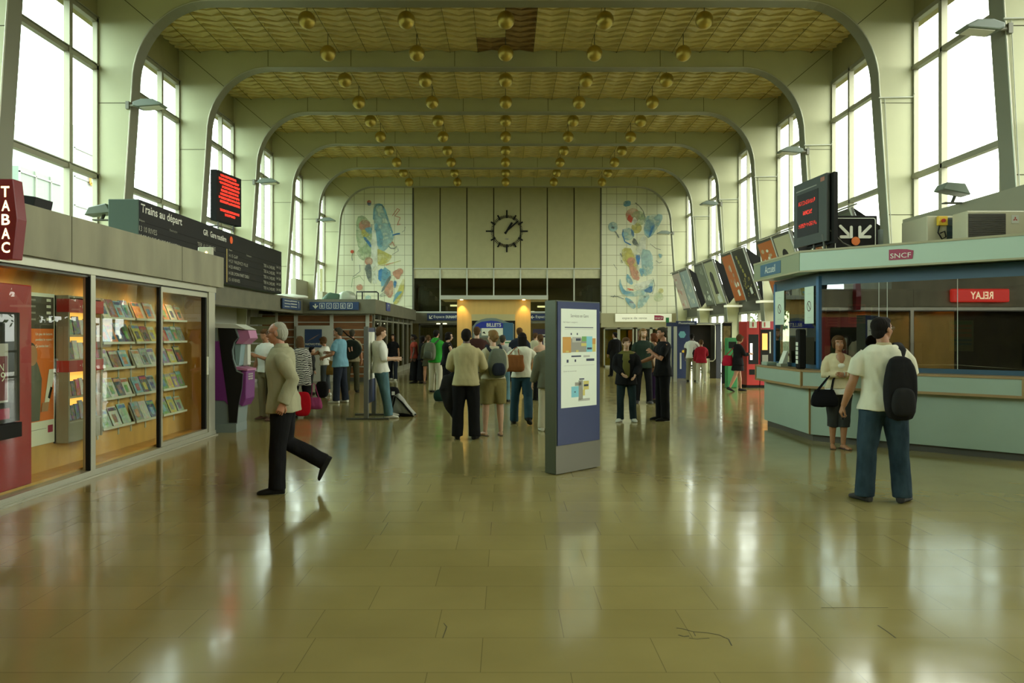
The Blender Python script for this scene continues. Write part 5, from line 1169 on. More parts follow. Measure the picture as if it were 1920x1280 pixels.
# ================= information totem =================
tt = empty('information_totem', (.86, 9.1, 0), 0, 'tall grey information totem with a blue front and a white station plan', 'totem')
A = Vector((.572, 8.82, 0)); uu = Vector((1,1,0)).normalized(); TQ = PL(A, uu, (0,0,1)); Lw = .812; Ht = 2.0
b = MB(); TQ.rect(b, 0, Lw, 0.01, Ht, -.17, .17); wb(b, 'body', mat('totem_grey_green', (.085,.105,.07), .4, metal=.2), tt, bevel=.006)
b = MB(); TQ.rect(b, 0, Lw, .01, .33, 0, .004); wb(b, 'base_panel', mat('totem_base_grey', (.16,.155,.11), .4, metal=.3), tt)
b = MB(); TQ.rect(b, .02, Lw-.02, .335, 1.985, 0, .012); wb(b, 'front_panel', mat('totem_blue', (.012,.026,.10), .35), tt)
PZ0, PZ1 = .76, 1.905; PA0, PA1 = .075, Lw-.085
b = MB(); TQ.rect(b, PA0, PA1, PZ0, PZ1, .012, .003); wb(b, 'map_sheet', mat('backlit_map', (.68,.74,.60), .45, emit=(.75,.9,.7), es=.10), tt)
Wm, Hm = PA1-PA0, PZ1-PZ0
cmap = [mat('map_orange', (.6,.32,.06), .5), mat('map_grey', (.32,.32,.26), .5), mat('map_green', (.18,.42,.12), .5), mat('map_cyan', (.22,.58,.66), .5), mat('map_yellow', (.65,.58,.16), .5), mat('map_navy', (.03,.04,.08), .5), mat('map_pale_grey', (.48,.5,.42), .5)]
b = MB()
def mr(x0, x1, y0, y1, m, d=.0155): TQ.rect(b, PA0+x0*Wm, PA0+x1*Wm, PZ1-y1*Hm, PZ1-y0*Hm, d, .001, m)
# coordinates are fractions of the sheet, y downwards
mr(.04,.27,.285,.445,0); mr(.27,.70,.30,.44,1); mr(.30,.55,.285,.34,6,.017); mr(.57,.70,.28,.33,2,.017); mr(.55,.70,.35,.38,4,.017); mr(.70,.87,.28,.44,3,.017); mr(.87,.97,.30,.36,0); mr(.88,.97,.36,.44,4)
mr(.40,.53,.30,.325,5,.019); mr(.72,.85,.395,.415,5,.019); mr(.10,.90,.185,.193,5); mr(.1,.9,.205,.208,6); mr(.28,.55,.475,.49,5); mr(.62,.80,.475,.495,6); mr(.70,.93,.51,.535,5); mr(.15,.20,.515,.545,5); mr(.37,.41,.515,.54,5); mr(.08,.93,.575,.578,6)
mr(.26,.29,.245,.265,5); mr(.43,.46,.245,.265,5); mr(.12,.2,.425,.44,4,.019); mr(.4,.47,.42,.44,4,.019)
mr(.28,.48,.79,.90,3); mr(.48,.60,.73,.93,1); mr(.38,.56,.75,.785,1); mr(.62,.77,.74,.83,4); mr(.60,.66,.83,.89,4); mr(.50,.64,.712,.725,5); mr(.63,.75,.775,.795,5,.019); mr(.47,.80,.92,.945,6); mr(.36,.39,.84,.852,5,.019)
wb(b, 'plan_drawing', cmap, tt)
def tt_text(s, x, y, w_, h): rtext(s, TQ, PA0+x*Wm, PZ1-y*Hm, w_*Wm, h*Hm, GREY, tt, d=.0165)
tt_text('Services en Gare', .26, .085, .50, .032); tt_text('Hall départ voyageurs', .05, .145, .40, .016); tt_text('Quais et souterrain', .06, .64, .36, .014)
# ================= people =================
JOBS = []
def cloth(name, c, nz=.08): return mat('cloth_'+name, c, .85, nz=nz, scale=9, bump=.55, bscale=11, stretch=(1,1,.45), spec=.1)
def remesh(mb, name, m, parent, vox, sm=3, disp=0.0, extra=None, seed=0):
    me = mb.mesh(name, [m]); o = bpy.data.objects.new(name, me); col.objects.link(o); o.parent = parent
    md = o.modifiers.new('r', 'REMESH'); md.mode = 'VOXEL'; md.voxel_size = vox; md.use_smooth_shade = True
    s = o.modifiers.new('s', 'SMOOTH'); s.factor = .5; s.iterations = sm
    JOBS.append((o, m, disp, extra, seed)); return o
def flush_remesh():
    dg = bpy.context.evaluated_depsgraph_get()
    for o, m, disp, extra, seed in JOBS:
        me = bpy.data.meshes.new_from_object(o.evaluated_get(dg)); o.modifiers.clear(); old = o.data; o.data = me; bpy.data.meshes.remove(old)
        if not me.materials: me.materials.append(m)
        if disp:
            nr = [v.normal.copy() for v in me.vertices]
            for v, n in zip(me.vertices, nr):
                c = v.co; q = Vector((c.x*7+seed, c.y*7, c.z*3.4)); q2 = Vector((c.x*15, c.y*15+seed, c.z*9+c.x*8))
                v.co = c+n*disp*(mnoise.noise(q)*1.2+mnoise.noise(q2)*.7)
        if extra is not None:
            bm = bmesh.new(); bm.from_mesh(me); em = extra.mesh('x', [m]); bm.from_mesh(em); 
            for f in bm.faces: f.smooth = True
            bm.to_mesh(me); bm.free(); bpy.data.meshes.remove(em)
    JOBS.clear()

def ringv(c, xa, ya, rx, ry, n=18, e=2.0):
    out = []
    for k in range(n):
        a = 2*math.pi*k/n; ca, sa = math.cos(a), math.sin(a)
        x = math.copysign(abs(ca)**(2/e), ca)*rx; y = math.copysign(abs(sa)**(2/e), sa)*ry
        out.append(c+xa*x+ya*y)
    return out
def limb(mb, pts, rs, xref=Vector((1,0,0)), n=14, flat=1.0):
    pts = [Vector(p) for p in pts]; rings = []
    for i, p in enumerate(pts):
        t = (pts[min(i+1, len(pts)-1)]-pts[max(i-1, 0)]).normalized()
        xa = (xref-t*xref.dot(t))
        if xa.length < 1e-3: xa = t.orthogonal()
        xa.normalize(); ya = t.cross(xa); r = rs[i]
        rx, ry = (r if isinstance(r, tuple) else (r, r*flat)); rings.append(ringv(p, xa, ya, rx, ry, n))
    mb.loft(rings); return mb
def lerp(a, b, t): return a+(b-a)*t

SKIN = {'light': mat('skin_light', (.50,.31,.19), .5, nz=.06, scale=20), 'tan': mat('skin_tan', (.36,.175,.085), .5, nz=.08, scale=20), 'ruddy': mat('skin_ruddy', (.43,.20,.11), .5, nz=.08, scale=20), 'dark': mat('skin_dark', (.085,.042,.022), .5)}
HAIRM = {'black': mat('hair_black', (.012,.010,.008), .85, spec=.12, bump=.5, bscale=60, stretch=(1,1,.2)), 'brown': mat('hair_brown', (.085,.045,.018), .85, spec=.12, bump=.5, bscale=60, stretch=(1,1,.2)), 'light': mat('hair_light_brown', (.20,.12,.045), .85, spec=.12, bump=.5, bscale=60, stretch=(1,1,.2)),
         'grey': mat('hair_grey', (.33,.33,.26), .85, spec=.12, bump=.5, bscale=60, stretch=(1,1,.2)), 'darkgrey': mat('hair_dark_grey', (.05,.045,.03), .85, spec=.12, bump=.5, bscale=60), 'red': mat('hair_reddish', (.14,.05,.02), .85, spec=.12, bump=.5, bscale=60)}
EYEW = mat('eye_white', (.7,.7,.65), .3); IRIS = mat('eye_iris', (.02,.015,.01), .2); LIPM = mat('lip', (.30,.10,.07), .5)

def person(px, Y, H, th, label, skin='light', hair=('short','brown'), top=None, bottom=None, shoes='black', pose=None, wd=1.0, q=1, face=False, X=None, hs=None, group=None, fem=False, extras=(), zoff=0.0):
    """top: (colour material, sleeve 0..1.9, hem z fraction, looseness); bottom: (kind, material, length)"""
    X = (px-CX)/F*Y if X is None else X
    root = empty('person', (X, Y, zoff), R(th), label, 'person', group)
    p = dict(lean=2, twist=0, head=(0,0), la=(4,9,14,10), ra=(4,9,14,10), ll=(2,4,4), rl=(-2,4,4), lf=(8,0), rf=(8,0)); p.update(pose or {})
    vox = {0:.0075, 1:.011, 2:.015, 3:.019}[q]; s = H/1.75
    TH, SH, AK = .242*H, .237*H, .043*H
    hips = {}; 
    def legs(side, key):
        fl, ab, kn = p[key]; f, a, k = R(fl), R(ab), R(kn)
        hip = Vector((side*.052*H, 0, 0)); d1 = Vector((side*math.sin(a), math.sin(f)*math.cos(a), -math.cos(f)*math.cos(a)))
        d2 = Vector((side*math.sin(a)*.5, math.sin(f-k), -math.cos(f-k))).normalized()
        kn_ = hip+d1*TH; an = kn_+d2*SH; return hip, kn_, an
    L = legs(-1, 'll'); Rr = legs(1, 'rl')
    cand = [a.z for (h, k, a), fk in ((L, 'lf'), (Rr, 'rf')) if p[fk][1] == 0] or [min(L[2].z, Rr[2].z)]
    pz = AK-min(cand); up = Vector((0,0,pz))
    L = [v+up for v in L]; Rr = [v+up for v in Rr]
    pel = up.copy()
    MT = Matrix.Rotation(R(p['twist']), 3, 'Z') @ Matrix.Rotation(-R(p['lean']), 3, 'X')
    TL = .295*H
    sh_c = pel+MT @ Vector((0,0,TL)); nb = pel+MT @ Vector((0,-.005*H,TL+.018*H))
    sw = .105*H*wd*(.90 if fem else 1)
    MZ = Matrix.Rotation(R(p['twist']), 3, 'Z') @ Matrix.Rotation(-R(p['lean'])*.6, 3, 'X')
    def arm(side, key):
        fl, ab, el, tw = [R(v) for v in p[key]]
        S_ = sh_c+MT @ Vector((side*sw, 0, -.012*H))
        d1 = Vector((side*math.sin(ab), math.sin(fl)*math.cos(ab), -math.cos(fl)*math.cos(ab)))
        w0 = Vector((0, math.cos(fl), math.sin(fl))); w_ = (w0*math.cos(tw)+Vector((-side,0,0))*math.sin(tw)); w_ = (w_-d1*w_.dot(d1)).normalized()
        d2 = d1*math.cos(el)+w_*math.sin(el)
        d1 = MZ @ d1; d2 = MZ @ d2; E = S_+d1*.168*H; Wr = E+d2*.145*H
        return S_, E, Wr, d2, MZ @ w_
    LA = arm(-1, 'la'); RA = arm(1, 'ra')
    k = hs or (s**.6 if s < .95 else s)
    hy, hp = p['head']
    MH = Matrix.Rotation(R(hy), 3, 'Z') @ Matrix.Rotation(R(-hp), 3, 'X')
    hc = nb+Vector((0, .018*H, .028*H))+(MH @ Vector((0, 0, .075*k)))+Vector((0,0,.028*k))
    def hd(x, y, z): return hc+MH @ Vector((x*k, y*k, z*k))
    tone = SKIN[skin]
    # ---- body: one continuous surface
    b = MB(); X1 = MT @ Vector((1,0,0)); Y1 = MT @ Vector((0,1,0))
    def tp(z): return pel+MT @ Vector((0,0,z))
    def torso(mb, prof, inc=0.0, e=2.3, n=24):
        rings = []
        for z, rx, ry, oy in prof: rings.append(ringv(tp(z*H)+Y1*oy*H, X1, Y1, rx*H*wd+inc, ry*H+inc, n, e))
        mb.loft(rings); return mb
    hipw = .098 if fem else .090
    PROF = [(-.055,.045,.04,0),(-.02,hipw-.008,.060,0),(.02,hipw,.066,-.004),(.07,.080 if fem else .085,.060,0),(.13,.073 if fem else .084,.056,.003),(.20,.088,.064,.005),(.25,.094,.062,.0),(.285,.080,.048,-.005),(.305,.045,.038,-.006)]
    torso(b, PROF)
    limb(b, [nb-Vector((0,0,.03*H)), nb+Vector((0,.01*H,.02*H)), hd(0,-.005,-.06)], [.036*H*(.88 if fem else 1), .031*H*(.85 if fem else 1), .030*H*(.85 if fem else 1)])
    for (S_, E, Wr, d2, w_) in (LA, RA):
        f = .85 if fem else 1
        limb(b, [lerp(sh_c,S_,.6)+MT @ Vector((0,0,-.022*H)), lerp(sh_c,S_,.93)+MT @ Vector((0,0,-.014*H)), lerp(S_,E,.3), lerp(S_,E,.7), E, lerp(E,Wr,.3), lerp(E,Wr,.7), Wr], [v*H*f for v in (.018,.025,.028,.025,.023,.024,.019,.0155)])
    for (h, kn_, an) in (L, Rr):
        limb(b, [h+Vector((0,0,.02)), lerp(h,kn_,.15), lerp(h,kn_,.6), kn_, lerp(kn_,an,.3), lerp(kn_,an,.75), an], [v*H for v in (.052,.053,.042,.033,.0335,.023,.020)])
    # head
    b.ell(hd(0,-.008,.028), (.073*k,.093*k,.082*k), rot=MH); b.ell(hd(0,.030,-.025), (.060*k,.062*k,.078*k), rot=MH); b.ell(hd(0,.050,-.078), (.034*k,.034*k,.026*k), rot=MH)
    b.ell(hd(0,.062,.030), (.052*k,.026*k,.030*k), rot=MH)
    limb(b, [hd(0,.083,.018), hd(0,.098,-.006), hd(0,.108,-.026), hd(0,.088,-.034)], [.008*k,.010*k,.0145*k,.010*k])
    b.ell(hd(0,.082,-.056), (.022*k,.014*k,.011*k), rot=MH)
    for sx in (-1, 1):
        b.ell(hd(sx*.036,.058,-.022), (.022*k,.024*k,.026*k), rot=MH); b.ell(hd(sx*.077,-.002,-.008), (.009*k,.019*k,.030*k), rot=MH)
    # hands
    ex = MB()
    for side, (S_, E, Wr, d2, w_) in ((-1, LA), (1, RA)):
        key = 'lh' if side < 0 else 'rh'; curl = p.get(key, 25)
        # palm faces inward (towards the body)
        fwd = d2.normalized(); inw = (Vector((-side,0,0))-fwd*Vector((-side,0,0)).dot(fwd)); inw = inw.normalized() if inw.length > .2 else (Vector((0,0,-1))-fwd*Vector((0,0,-1)).dot(fwd)).normalized()
        acr = fwd.cross(inw)    # across the knuckles
        if p.get('palmdown'): inw, acr = -acr*side, inw*side
        hk = H/1.75*(.88 if fem else 1)
        limb(b, [Wr-fwd*.01, Wr+fwd*.03*hk, Wr+fwd*.085*hk], [(.021*hk,.027*hk),(.016*hk,.037*hk),(.012*hk,.038*hk)], xref=inw)
        for i, (o_, ln) in enumerate(((-.029,.072),(-.010,.080),(.010,.075),(.028,.058))):
            base = Wr+fwd*.080*hk+acr*o_*hk*(1 if side > 0 else -1); c = R(curl); a = base; d = fwd; pts = [a]
            for j, fr in enumerate((.42,.33,.25)):
                d = (fwd*math.cos(c*(j+.6))+inw*math.sin(c*(j+.6))); a = a+d*ln*fr*hk; pts.append(a)
            (ex if q <= 1 else b).tube(pts, [.0088*hk,.0083*hk,.0075*hk,.006*hk] if q <= 1 else .010*hk, 8)
        tb = Wr+fwd*.025*hk+acr*(-.030)*hk*(1 if side > 0 else -1)
        td = (fwd*.75+acr*(-.6)*(1 if side > 0 else -1)+inw*.35).normalized()
        (ex if q <= 1 else b).tube([tb-td*.01, tb+td*.035*hk, tb+td*.035*hk+(fwd*.85+inw*.5).normalized()*.032*hk], [.013*hk,.011*hk,.008*hk], 8)
    bare = p.get('barefoot')
    feet = []
    for side, (h, kn_, an), fk in ((-1, L, 'lf'), (1, Rr, 'rf')):
        yaw, pit = p[fk]; d = Matrix.Rotation(R(-side*yaw), 3, 'Z') @ Matrix.Rotation(-R(pit), 3, 'X') @ Vector((0,1,0)); upv = Matrix.Rotation(R(-side*yaw), 3, 'Z') @ Matrix.Rotation(-R(pit), 3, 'X') @ Vector((0,0,1))
        feet.append((an, d, upv))
        limb(b, [an-upv*.02*H-d*.02*H, an-upv*.022*H+d*.03*H, an-upv*.03*H+d*.075*H, an-upv*.034*H+d*.10*H], [(.018*H,.018*H),(.020*H,.018*H),(.024*H,.011*H),(.020*H,.008*H)])
    bo = remesh(b, 'body', tone, root, vox*.85 if q < 2 else vox, 2, extra=ex if q <= 1 else None)
    # ---- shoes
    if shoes:
        sm_ = shoes if not isinstance(shoes, str) else {'black': BLACKM, 'white': mat('shoe_white', (.6,.62,.52), .6), 'dark': mat('shoe_dark', (.03,.028,.025), .6), 'brown': mat('shoe_brown', (.09,.04,.02), .6)}[shoes]
        for (an, d, upv) in feet:
            m = MB(); xa = d.cross(upv); rings = []
            sandal = p.get('sandal')
            if sandal:
                limb(m, [an-upv*.039*H-d*.045*H, an-upv*.039*H+d*.04*H, an-upv*.039*H+d*.10*H], [(.018*H,.004*H),(.022*H,.004*H),(.026*H,.004*H)], xref=xa)
                m.tube([an-upv*.036*H+d*.045*H-xa*.024*H, an-upv*.016*H+d*.05*H, an-upv*.036*H+d*.045*H+xa*.024*H], .006*H, 6)
            else:
                for t_, rx_, hh_ in ((-.046,.014,.030),(-.038,.023,.048),(-.010,.024,.054),(.022,.025,.048),(.055,.029,.034),(.085,.029,.027),(.106,.022,.022),(.118,.010,.014)):
                    c_ = an-upv*(AK-hh_*H*.5-.002)+d*t_*H*.95; rings.append(ringv(c_, xa, upv, rx_*H, hh_*H*.5, 14, 2.8))
                m.loft(rings)
            remesh(m, 'shoe' if not sandal else 'sandal', sm_, root, max(.007, vox*.7) if not sandal else .006, 2)
    # ---- bottoms
    if bottom:
        kind, bmt, ln = bottom; m = MB(); inc = p.get('binc', .010)
        if kind == 'skirt':
            n = 26; hem = ln*H; zz = pz
            z0 = .035*H; rings = []
            for i in range(6):
                t_ = i/5; z = z0+(hem-pz-z0)*t_; rx_ = (.092+.03*t_)*H*wd+.01; ry_ = (.066+.035*t_)*H+.01
                rings.append(ringv(pel+Vector((0,(-.0)*t_,z)), Vector((1,0,0)), Vector((0,1,0)), rx_, ry_, n, 2.1))
            rings.insert(0, ringv(tp(.10*H), X1, Y1, .075*H*wd+.008, .056*H+.008, n, 2.1)); m.loft(rings)
        else:
            wf = p.get('legw', 1.0)
            torso(m, [(-.055,.075,.056,0)]+[(-.02,hipw+.004,.064,0),(.02,hipw+.004,.069,-.004),(.065,.084,.061,0)], inc)
            for (h, kn_, an) in (L, Rr):
                pts = [h+Vector((0,0,.03)), lerp(h,kn_,.1), lerp(h,kn_,.35), lerp(h,kn_,.7), kn_, lerp(kn_,an,.3), lerp(kn_,an,.65), lerp(kn_,an,1.06)]
                rs = [.050,.0585,.054,.048,.043,.042,.041,.042]; rs = [r_*H*wf+inc*.3 for r_ in rs]
                if ln < 1:   # cut at fraction ln of the whole leg
                    tot = TH+SH; cut = ln*tot; acc = 0; np_, nr_ = [pts[0]], [rs[0]]
                    for i in range(1, len(pts)):
                        seg = (pts[i]-pts[i-1]).length
                        if acc+seg >= cut: t_ = (cut-acc)/seg; np_.append(lerp(pts[i-1],pts[i],t_)); nr_.append(lerp(rs[i-1],rs[i],t_)+.004); break
                        np_.append(pts[i]); nr_.append(rs[i]); acc += seg
                    pts, rs = np_, nr_
                limb(m, pts, rs, n=16)
        remesh(m, {'skirt':'skirt','shorts':'shorts'}.get(kind, 'trousers'), bmt, root, vox, 5 if q < 2 else 3, disp=.007 if q < 2 else .005, seed=px)
    # ---- top
    tops = top if isinstance(top, list) else [top]
    for ti, t0 in enumerate(tops):
        if not t0: continue
        tm_, slv, hem, loose = t0[:4]; nm = t0[4] if len(t0) > 4 else 'shirt'; m = MB(); inc = .012+loose*.012
        hz = hem*H-pz; pr = []
        base = [(-.10,hipw+.018,.082,0),(-.02,hipw+.014,.080,0),(.02,hipw+.007,.075,-.003),(.07,.086,.063,0),(.13,.084,.060,.003),(.20,.092,.067,.005),(.25,.097,.064,.0),(.283,.090,.052,-.005),(.302,.062,.044,-.006),(.316,.040,.036,-.004)]
        if fem: base = [(z, rx*(.93 if .05 < z < .17 else .97), ry, oy) for z, rx, ry, oy in base]
        z0 = hz/H
        def at(z):
            for i in range(len(base)-1):
                if base[i][0] <= z <= base[i+1][0]:
                    t_ = (z-base[i][0])/(base[i+1][0]-base[i][0]); return tuple(lerp(base[i][j], base[i+1][j], t_) for j in range(4))
            return (z,)+base[0][1:]
        pr = [(z0, at(z0)[1]+.004, at(z0)[2]+.004, at(z0)[3])]+[v for v in base if v[0] > z0+.01]
        if len(t0) > 5: pr = [v for v in pr if v[0] <= t0[5]]
        torso(m, pr, inc)
        if slv > 0:
            for (S_, E, Wr, d2, w_) in (LA, RA):
                pts = [lerp(sh_c,S_,.50)+MT @ Vector((0,0,-.026*H)), lerp(sh_c,S_,.86)+MT @ Vector((0,0,-.020*H)), lerp(S_,E,.35), lerp(S_,E,.7), E, lerp(E,Wr,.35), lerp(E,Wr,.75), lerp(E,Wr,1.0)]
                rs = [.022,.030,.034,.033,.031,.029,.027,.025]; rs = [r_*H*(.9 if fem else 1)+inc*.3+loose*.003 for r_ in rs]
                cut = slv; marks = [0,0,.35,.7,1.0,1.35,1.75,2.0]; np_, nr_ = [pts[0]], [rs[0]]
                for i in range(1, 8):
                    if marks[i] <= cut: np_.append(pts[i]); nr_.append(rs[i])
                    else:
                        t_ = (cut-marks[i-1])/(marks[i]-marks[i-1]); 
                        if t_ > .02: np_.append(lerp(pts[i-1],pts[i],t_)); nr_.append(lerp(rs[i-1],rs[i],t_)+.003)
                        break
                limb(m, np_, nr_, n=16)
        remesh(m, nm, tm_, root, vox, 7 if q < 2 else 4, disp=(.010 if q < 1 else .008) if q < 2 else .006, seed=px+ti*3)
    # ---- hair
    if hair:
        hk_, hcm = hair; m = MB(); hm = HAIRM[hcm]; dsp = .004
        if hk_ == 'bald': m.ell(hd(0,-.032,.006), (.082*k,.078*k,.082*k), rot=MH); m.ell(hd(0,-.050,-.03), (.062*k,.045*k,.055*k), rot=MH); m.ell(hd(0,-.02,.055), (.070*k,.074*k,.060*k), rot=MH)
        else:
            m.ell(hd(0,-.020,.034), (.082*k,.094*k,.087*k), rot=MH); m.ell(hd(0,-.050,-.022), (.066*k,.050*k,.066*k), rot=MH)
            if hk_ in ('short','fringe','bun','long','curly','bob'): m.ell(hd(0,.020,.078), (.062*k,.066*k,.040*k), rot=MH)
        if hk_ == 'fringe': m.ell(hd(.01,.062,.066), (.055*k,.034*k,.030*k), rot=MH); m.ell(hd(-.055,.02,.03), (.022*k,.05*k,.045*k), rot=MH); m.ell(hd(.055,.02,.03), (.022*k,.05*k,.045*k), rot=MH)
        if hk_ == 'bun': m.ell(hd(0,-.115,.0), (.042*k,.035*k,.04*k), rot=MH)
        if hk_ == 'tall': m.ell(hd(0,-.01,.055), (.088*k,.095*k,.09*k), rot=MH)
        if hk_ == 'curly': m.ell(hd(0,-.035,.03), (.100*k,.095*k,.10*k), rot=MH); m.ell(hd(-.07,.0,-.015), (.03*k,.055*k,.06*k), rot=MH); m.ell(hd(.07,.0,-.015), (.03*k,.055*k,.06*k), rot=MH); dsp = .014
        if hk_ == 'bob':
            for sx in (-1,1): m.ell(hd(sx*.068,-.005,-.02), (.026*k,.055*k,.07*k), rot=MH)
            m.ell(hd(0,-.05,-.04), (.08*k,.055*k,.07*k), rot=MH); dsp = .008
        if hk_ == 'long':
            ln = p.get('hairlen', .36); yb = hd(0,-.06,-.03)
            d = Vector((0,-.1,-1)).normalized(); bx = MH @ Vector((1,0,0)); byy = d.cross(bx).normalized()
            m.loft([ringv(yb+Vector((0,0,.05)), bx, byy, .08*k, .055*k), ringv(yb+d*.08, bx, byy, .085*k, .05*k), ringv(yb+d*.2, bx, byy, .085*k, .038*k), ringv(yb+d*ln*.8, bx, byy, .065*k, .03*k), ringv(yb+d*ln, bx, byy, .03*k, .015*k)])
            for sx in (-1,1): m.ell(hd(sx*.070,.0,-.02), (.02*k,.05*k,.085*k), rot=MH)
            dsp = .006
        remesh(m, 'hair', hm, root, max(.008, vox*.8), 2, disp=dsp, seed=px)
    # ---- face
    if face:
        for sx in (-1, 1):
            e = MB(); e.ell(hd(sx*.030,.0785,.010), (.0125*k,.0095*k,.0055*k), 0, 12, 8, MH); e.ell(hd(sx*.030,.0835,.010), (.0052*k,.0058*k,.0052*k), 1, 10, 6, MH); e.build('eye', [EYEW, IRIS], root)
            e = MB(); e.tube([hd(sx*.014,.089,.028), hd(sx*.030,.088,.034), hd(sx*.046,.076,.028)], .0035*k, 6); e.build('eyebrow', HAIRM[hair[1]] if hair else IRIS, root)
        e = MB(); e.tube([hd(-.022,.086,-.057), hd(0,.0975,-.054), hd(.022,.086,-.057)], [.002*k,.0055*k,.002*k], 8); e.build('mouth', LIPM, root)
    for x in extras:
        if x == 'glasses' or x == 'sunglasses':
            e = MB()
            for sx in (-1, 1):
                cc = hd(sx*.031,.098,.008); ax, az = MH @ Vector((1,0,0)), MH @ Vector((0,0,1)); pts = [cc+ax*.024*k*math.cos(R(a))+az*.017*k*math.sin(R(a)) for a in range(0, 361, 30)]
                e.tube(pts, .002*k, 5, 0, caps=False); e.tube([hd(sx*.055,.092,.012), hd(sx*.082,.0,.008)], .002*k, 5)
                if x == 'sunglasses': e.add(pts[:-1], [tuple(range(12))], 0)
            e.tube([hd(-.008,.10,.01), hd(.008,.10,.01)], .002*k, 5)
            e.build('glasses', BLACK if x == 'sunglasses' else DARKSTEEL, root)
        if x == 'beard': m = MB(); m.ell(hd(0,.052,-.080), (.045*k,.042*k,.030*k), rot=MH); m.ell(hd(0,.06,-.055), (.052*k,.030*k,.022*k), rot=MH); remesh(m, 'beard', HAIRM[hair[1]], root, .008, 2, disp=.003)
    J = dict(root=root, M=Matrix.Translation(Vector((X,Y,zoff))) @ Matrix.Rotation(R(th), 4, 'Z'), LA=LA, RA=RA, L=L, R=Rr, nb=nb, hd=hd, sh=sh_c, tp=tp, pz=pz, H=H, th=th, MT=MT, pel=pel, sw=sw, X1=X1, Y1=Y1)
    return J
def collar(J, m, name='collar', r=.052, h=.035, back=0.0):
    H = J['H']; mb = MB(); c = J['nb']+Vector((0,.002,.0)); 
    rings = [ringv(c+Vector((0,0,-.025)), Vector((1,0,0)), Vector((0,1,0)), r*H*.8, r*H*.72), ringv(c+Vector((0,-.004,h)), Vector((1,0,0)), Vector((0,1,0)), r*H*.68, r*H*.62)]
    mb.loft(rings, caps=False); rings = [ringv(c+Vector((0,-.004,h)), Vector((1,0,0)), Vector((0,1,0)), r*H*.68, r*H*.62), ringv(c+Vector((0,-.006,-.012)), Vector((1,0,0)), Vector((0,1,0)), r*H*.98, r*H*.86)]
    mb.loft(rings, caps=False); mb.build(name, m, J['root'])
# ---- bags: each a thing of its own, placed in the frame of its bearer
def bagroot(J, name, off, label, cat='bag', rz=0):
    loc = J['M'] @ Vector(off); return empty(name, loc, R(J['th']+rz), label, cat)
def rbox(mb, x0, x1, y0, y1, z0, z1, e=3.2, n=20, taper=.85, bulge=.05):
    cx_, cy_ = (x0+x1)/2, (y0+y1)/2; rings = []
    for i in range(9):
        t_ = i/8; a_ = math.pi*t_; z = z0+(z1-z0)*(.5-.5*math.cos(a_)); f = max(.35, math.sin(a_)**.38)*(1-(1-taper)*t_)*(1+bulge*math.sin(math.pi*t_))
        rings.append(ringv(Vector((cx_,cy_,z)), Vector((1,0,0)), Vector((0,1,0)), (x1-x0)/2*f, (y1-y0)/2*f, n, e))
    mb.loft(rings); return mb
def backpack(J, off, w_, d_, h_, m1, m2, label, straps=True, one=None, q=1, sw_=.030):
    r = bagroot(J, 'backpack', off, label); mb = MB(); rbox(mb, -w_/2, w_/2, -d_, 0, 0, h_); remesh(mb, 'bag_body', m1, r, .011 if q < 2 else .016, 2, disp=.006)
    mb = MB(); rbox(mb, -w_*.36, w_*.36, -d_*1.32, -d_*.6, h_*.08, h_*.52); remesh(mb, 'front_pocket', m2, r, .011 if q < 2 else .016, 2, disp=.004)
    inv = Matrix.Translation(-Vector(off))
    for side in ([-1,1] if one is None else [one]):
        S_ = J['sh']+J['X1']*side*J['sw']*.62; mb = MB()
        pts = [Vector(off)+Vector((side*w_*.2*(1 if one is None else 0), -.02, h_*.86)), S_+Vector((0,-.062*J['H'],.0)), S_+Vector((0,-.01,.055 if J['H'] > 1 else .05)), S_+Vector((0,.075,-.02)), S_+Vector((side*.01,.10,-.16)), Vector(off)+Vector((side*w_*.45, .03, h_*.22))]
        pts = [p_-Vector(off) for p_ in pts]; sp = []
        for i in range(len(pts)-1):
            for t_ in (0,.5): sp.append(lerp(pts[i], pts[i+1], t_))
        sp.append(pts[-1]); limb(mb, sp, [(sw_,.010)]*len(sp), xref=Vector((1,0,0)), n=8); mb.build('strap', m2, r)
    return r
def handbag(J, off, w_, d_, h_, m, label, hang, rz=0, hand_r=.006, hardware=None, name='handbag', top=.75):
    r = bagroot(J, name, off, label, rz=rz); mb = MB(); rings = []
    for t_, f, g in ((0,.75,.7),(.08,.96,.95),(.3,1.0,1.05),(.6,.92,.85),(.9,top,.45),(1,top-.04,.25)): rings.append(ringv(Vector((0,0,h_*t_)), Vector((1,0,0)), Vector((0,1,0)), w_/2*f, d_/2*g, 20, 3))
    mb.loft(rings); remesh(mb, 'bag_body', m, r, .010, 2, disp=.006)
    Mr = Matrix.Rotation(-R(rz), 3, 'Z'); hg = Mr @ (Vector(hang)-Vector(off))
    for sy in (-1, 1):
        mb = MB(); a = Vector((-w_*.26, sy*d_*.2, h_*.9)); b_ = Vector((w_*.26, sy*d_*.2, h_*.9)); tpv = Vector((hg.x, hg.y+sy*.015, hg.z))
        pts = [a, lerp(a,tpv,.6)+Vector((-.01,0,.0)), tpv+Vector((-.035,0,-.02)), tpv, tpv+Vector((.035,0,-.02)), lerp(b_,tpv,.6)+Vector((.01,0,0)), b_]; mb.tube(pts, hand_r, 8); mb.build('handle', m, r)
    if hardware:
        for sx in (-1, 1): mb = MB(); mb.box(sx*w_*.26-.006, sx*w_*.26+.006, -d_*.48, -d_*.40, h_*.62, h_*.9); mb.build('buckle', hardware, r)
    return r
KHAKI = cloth('khaki_jacket', (.34,.335,.21)); TEALS = cloth('teal_shirt', (.22,.36,.32)); BLK = cloth('black', (.010,.010,.010)); OFFW = cloth('off_white', (.66,.66,.50)); JEANS = cloth('blue_jeans', (.028,.050,.066), .4)
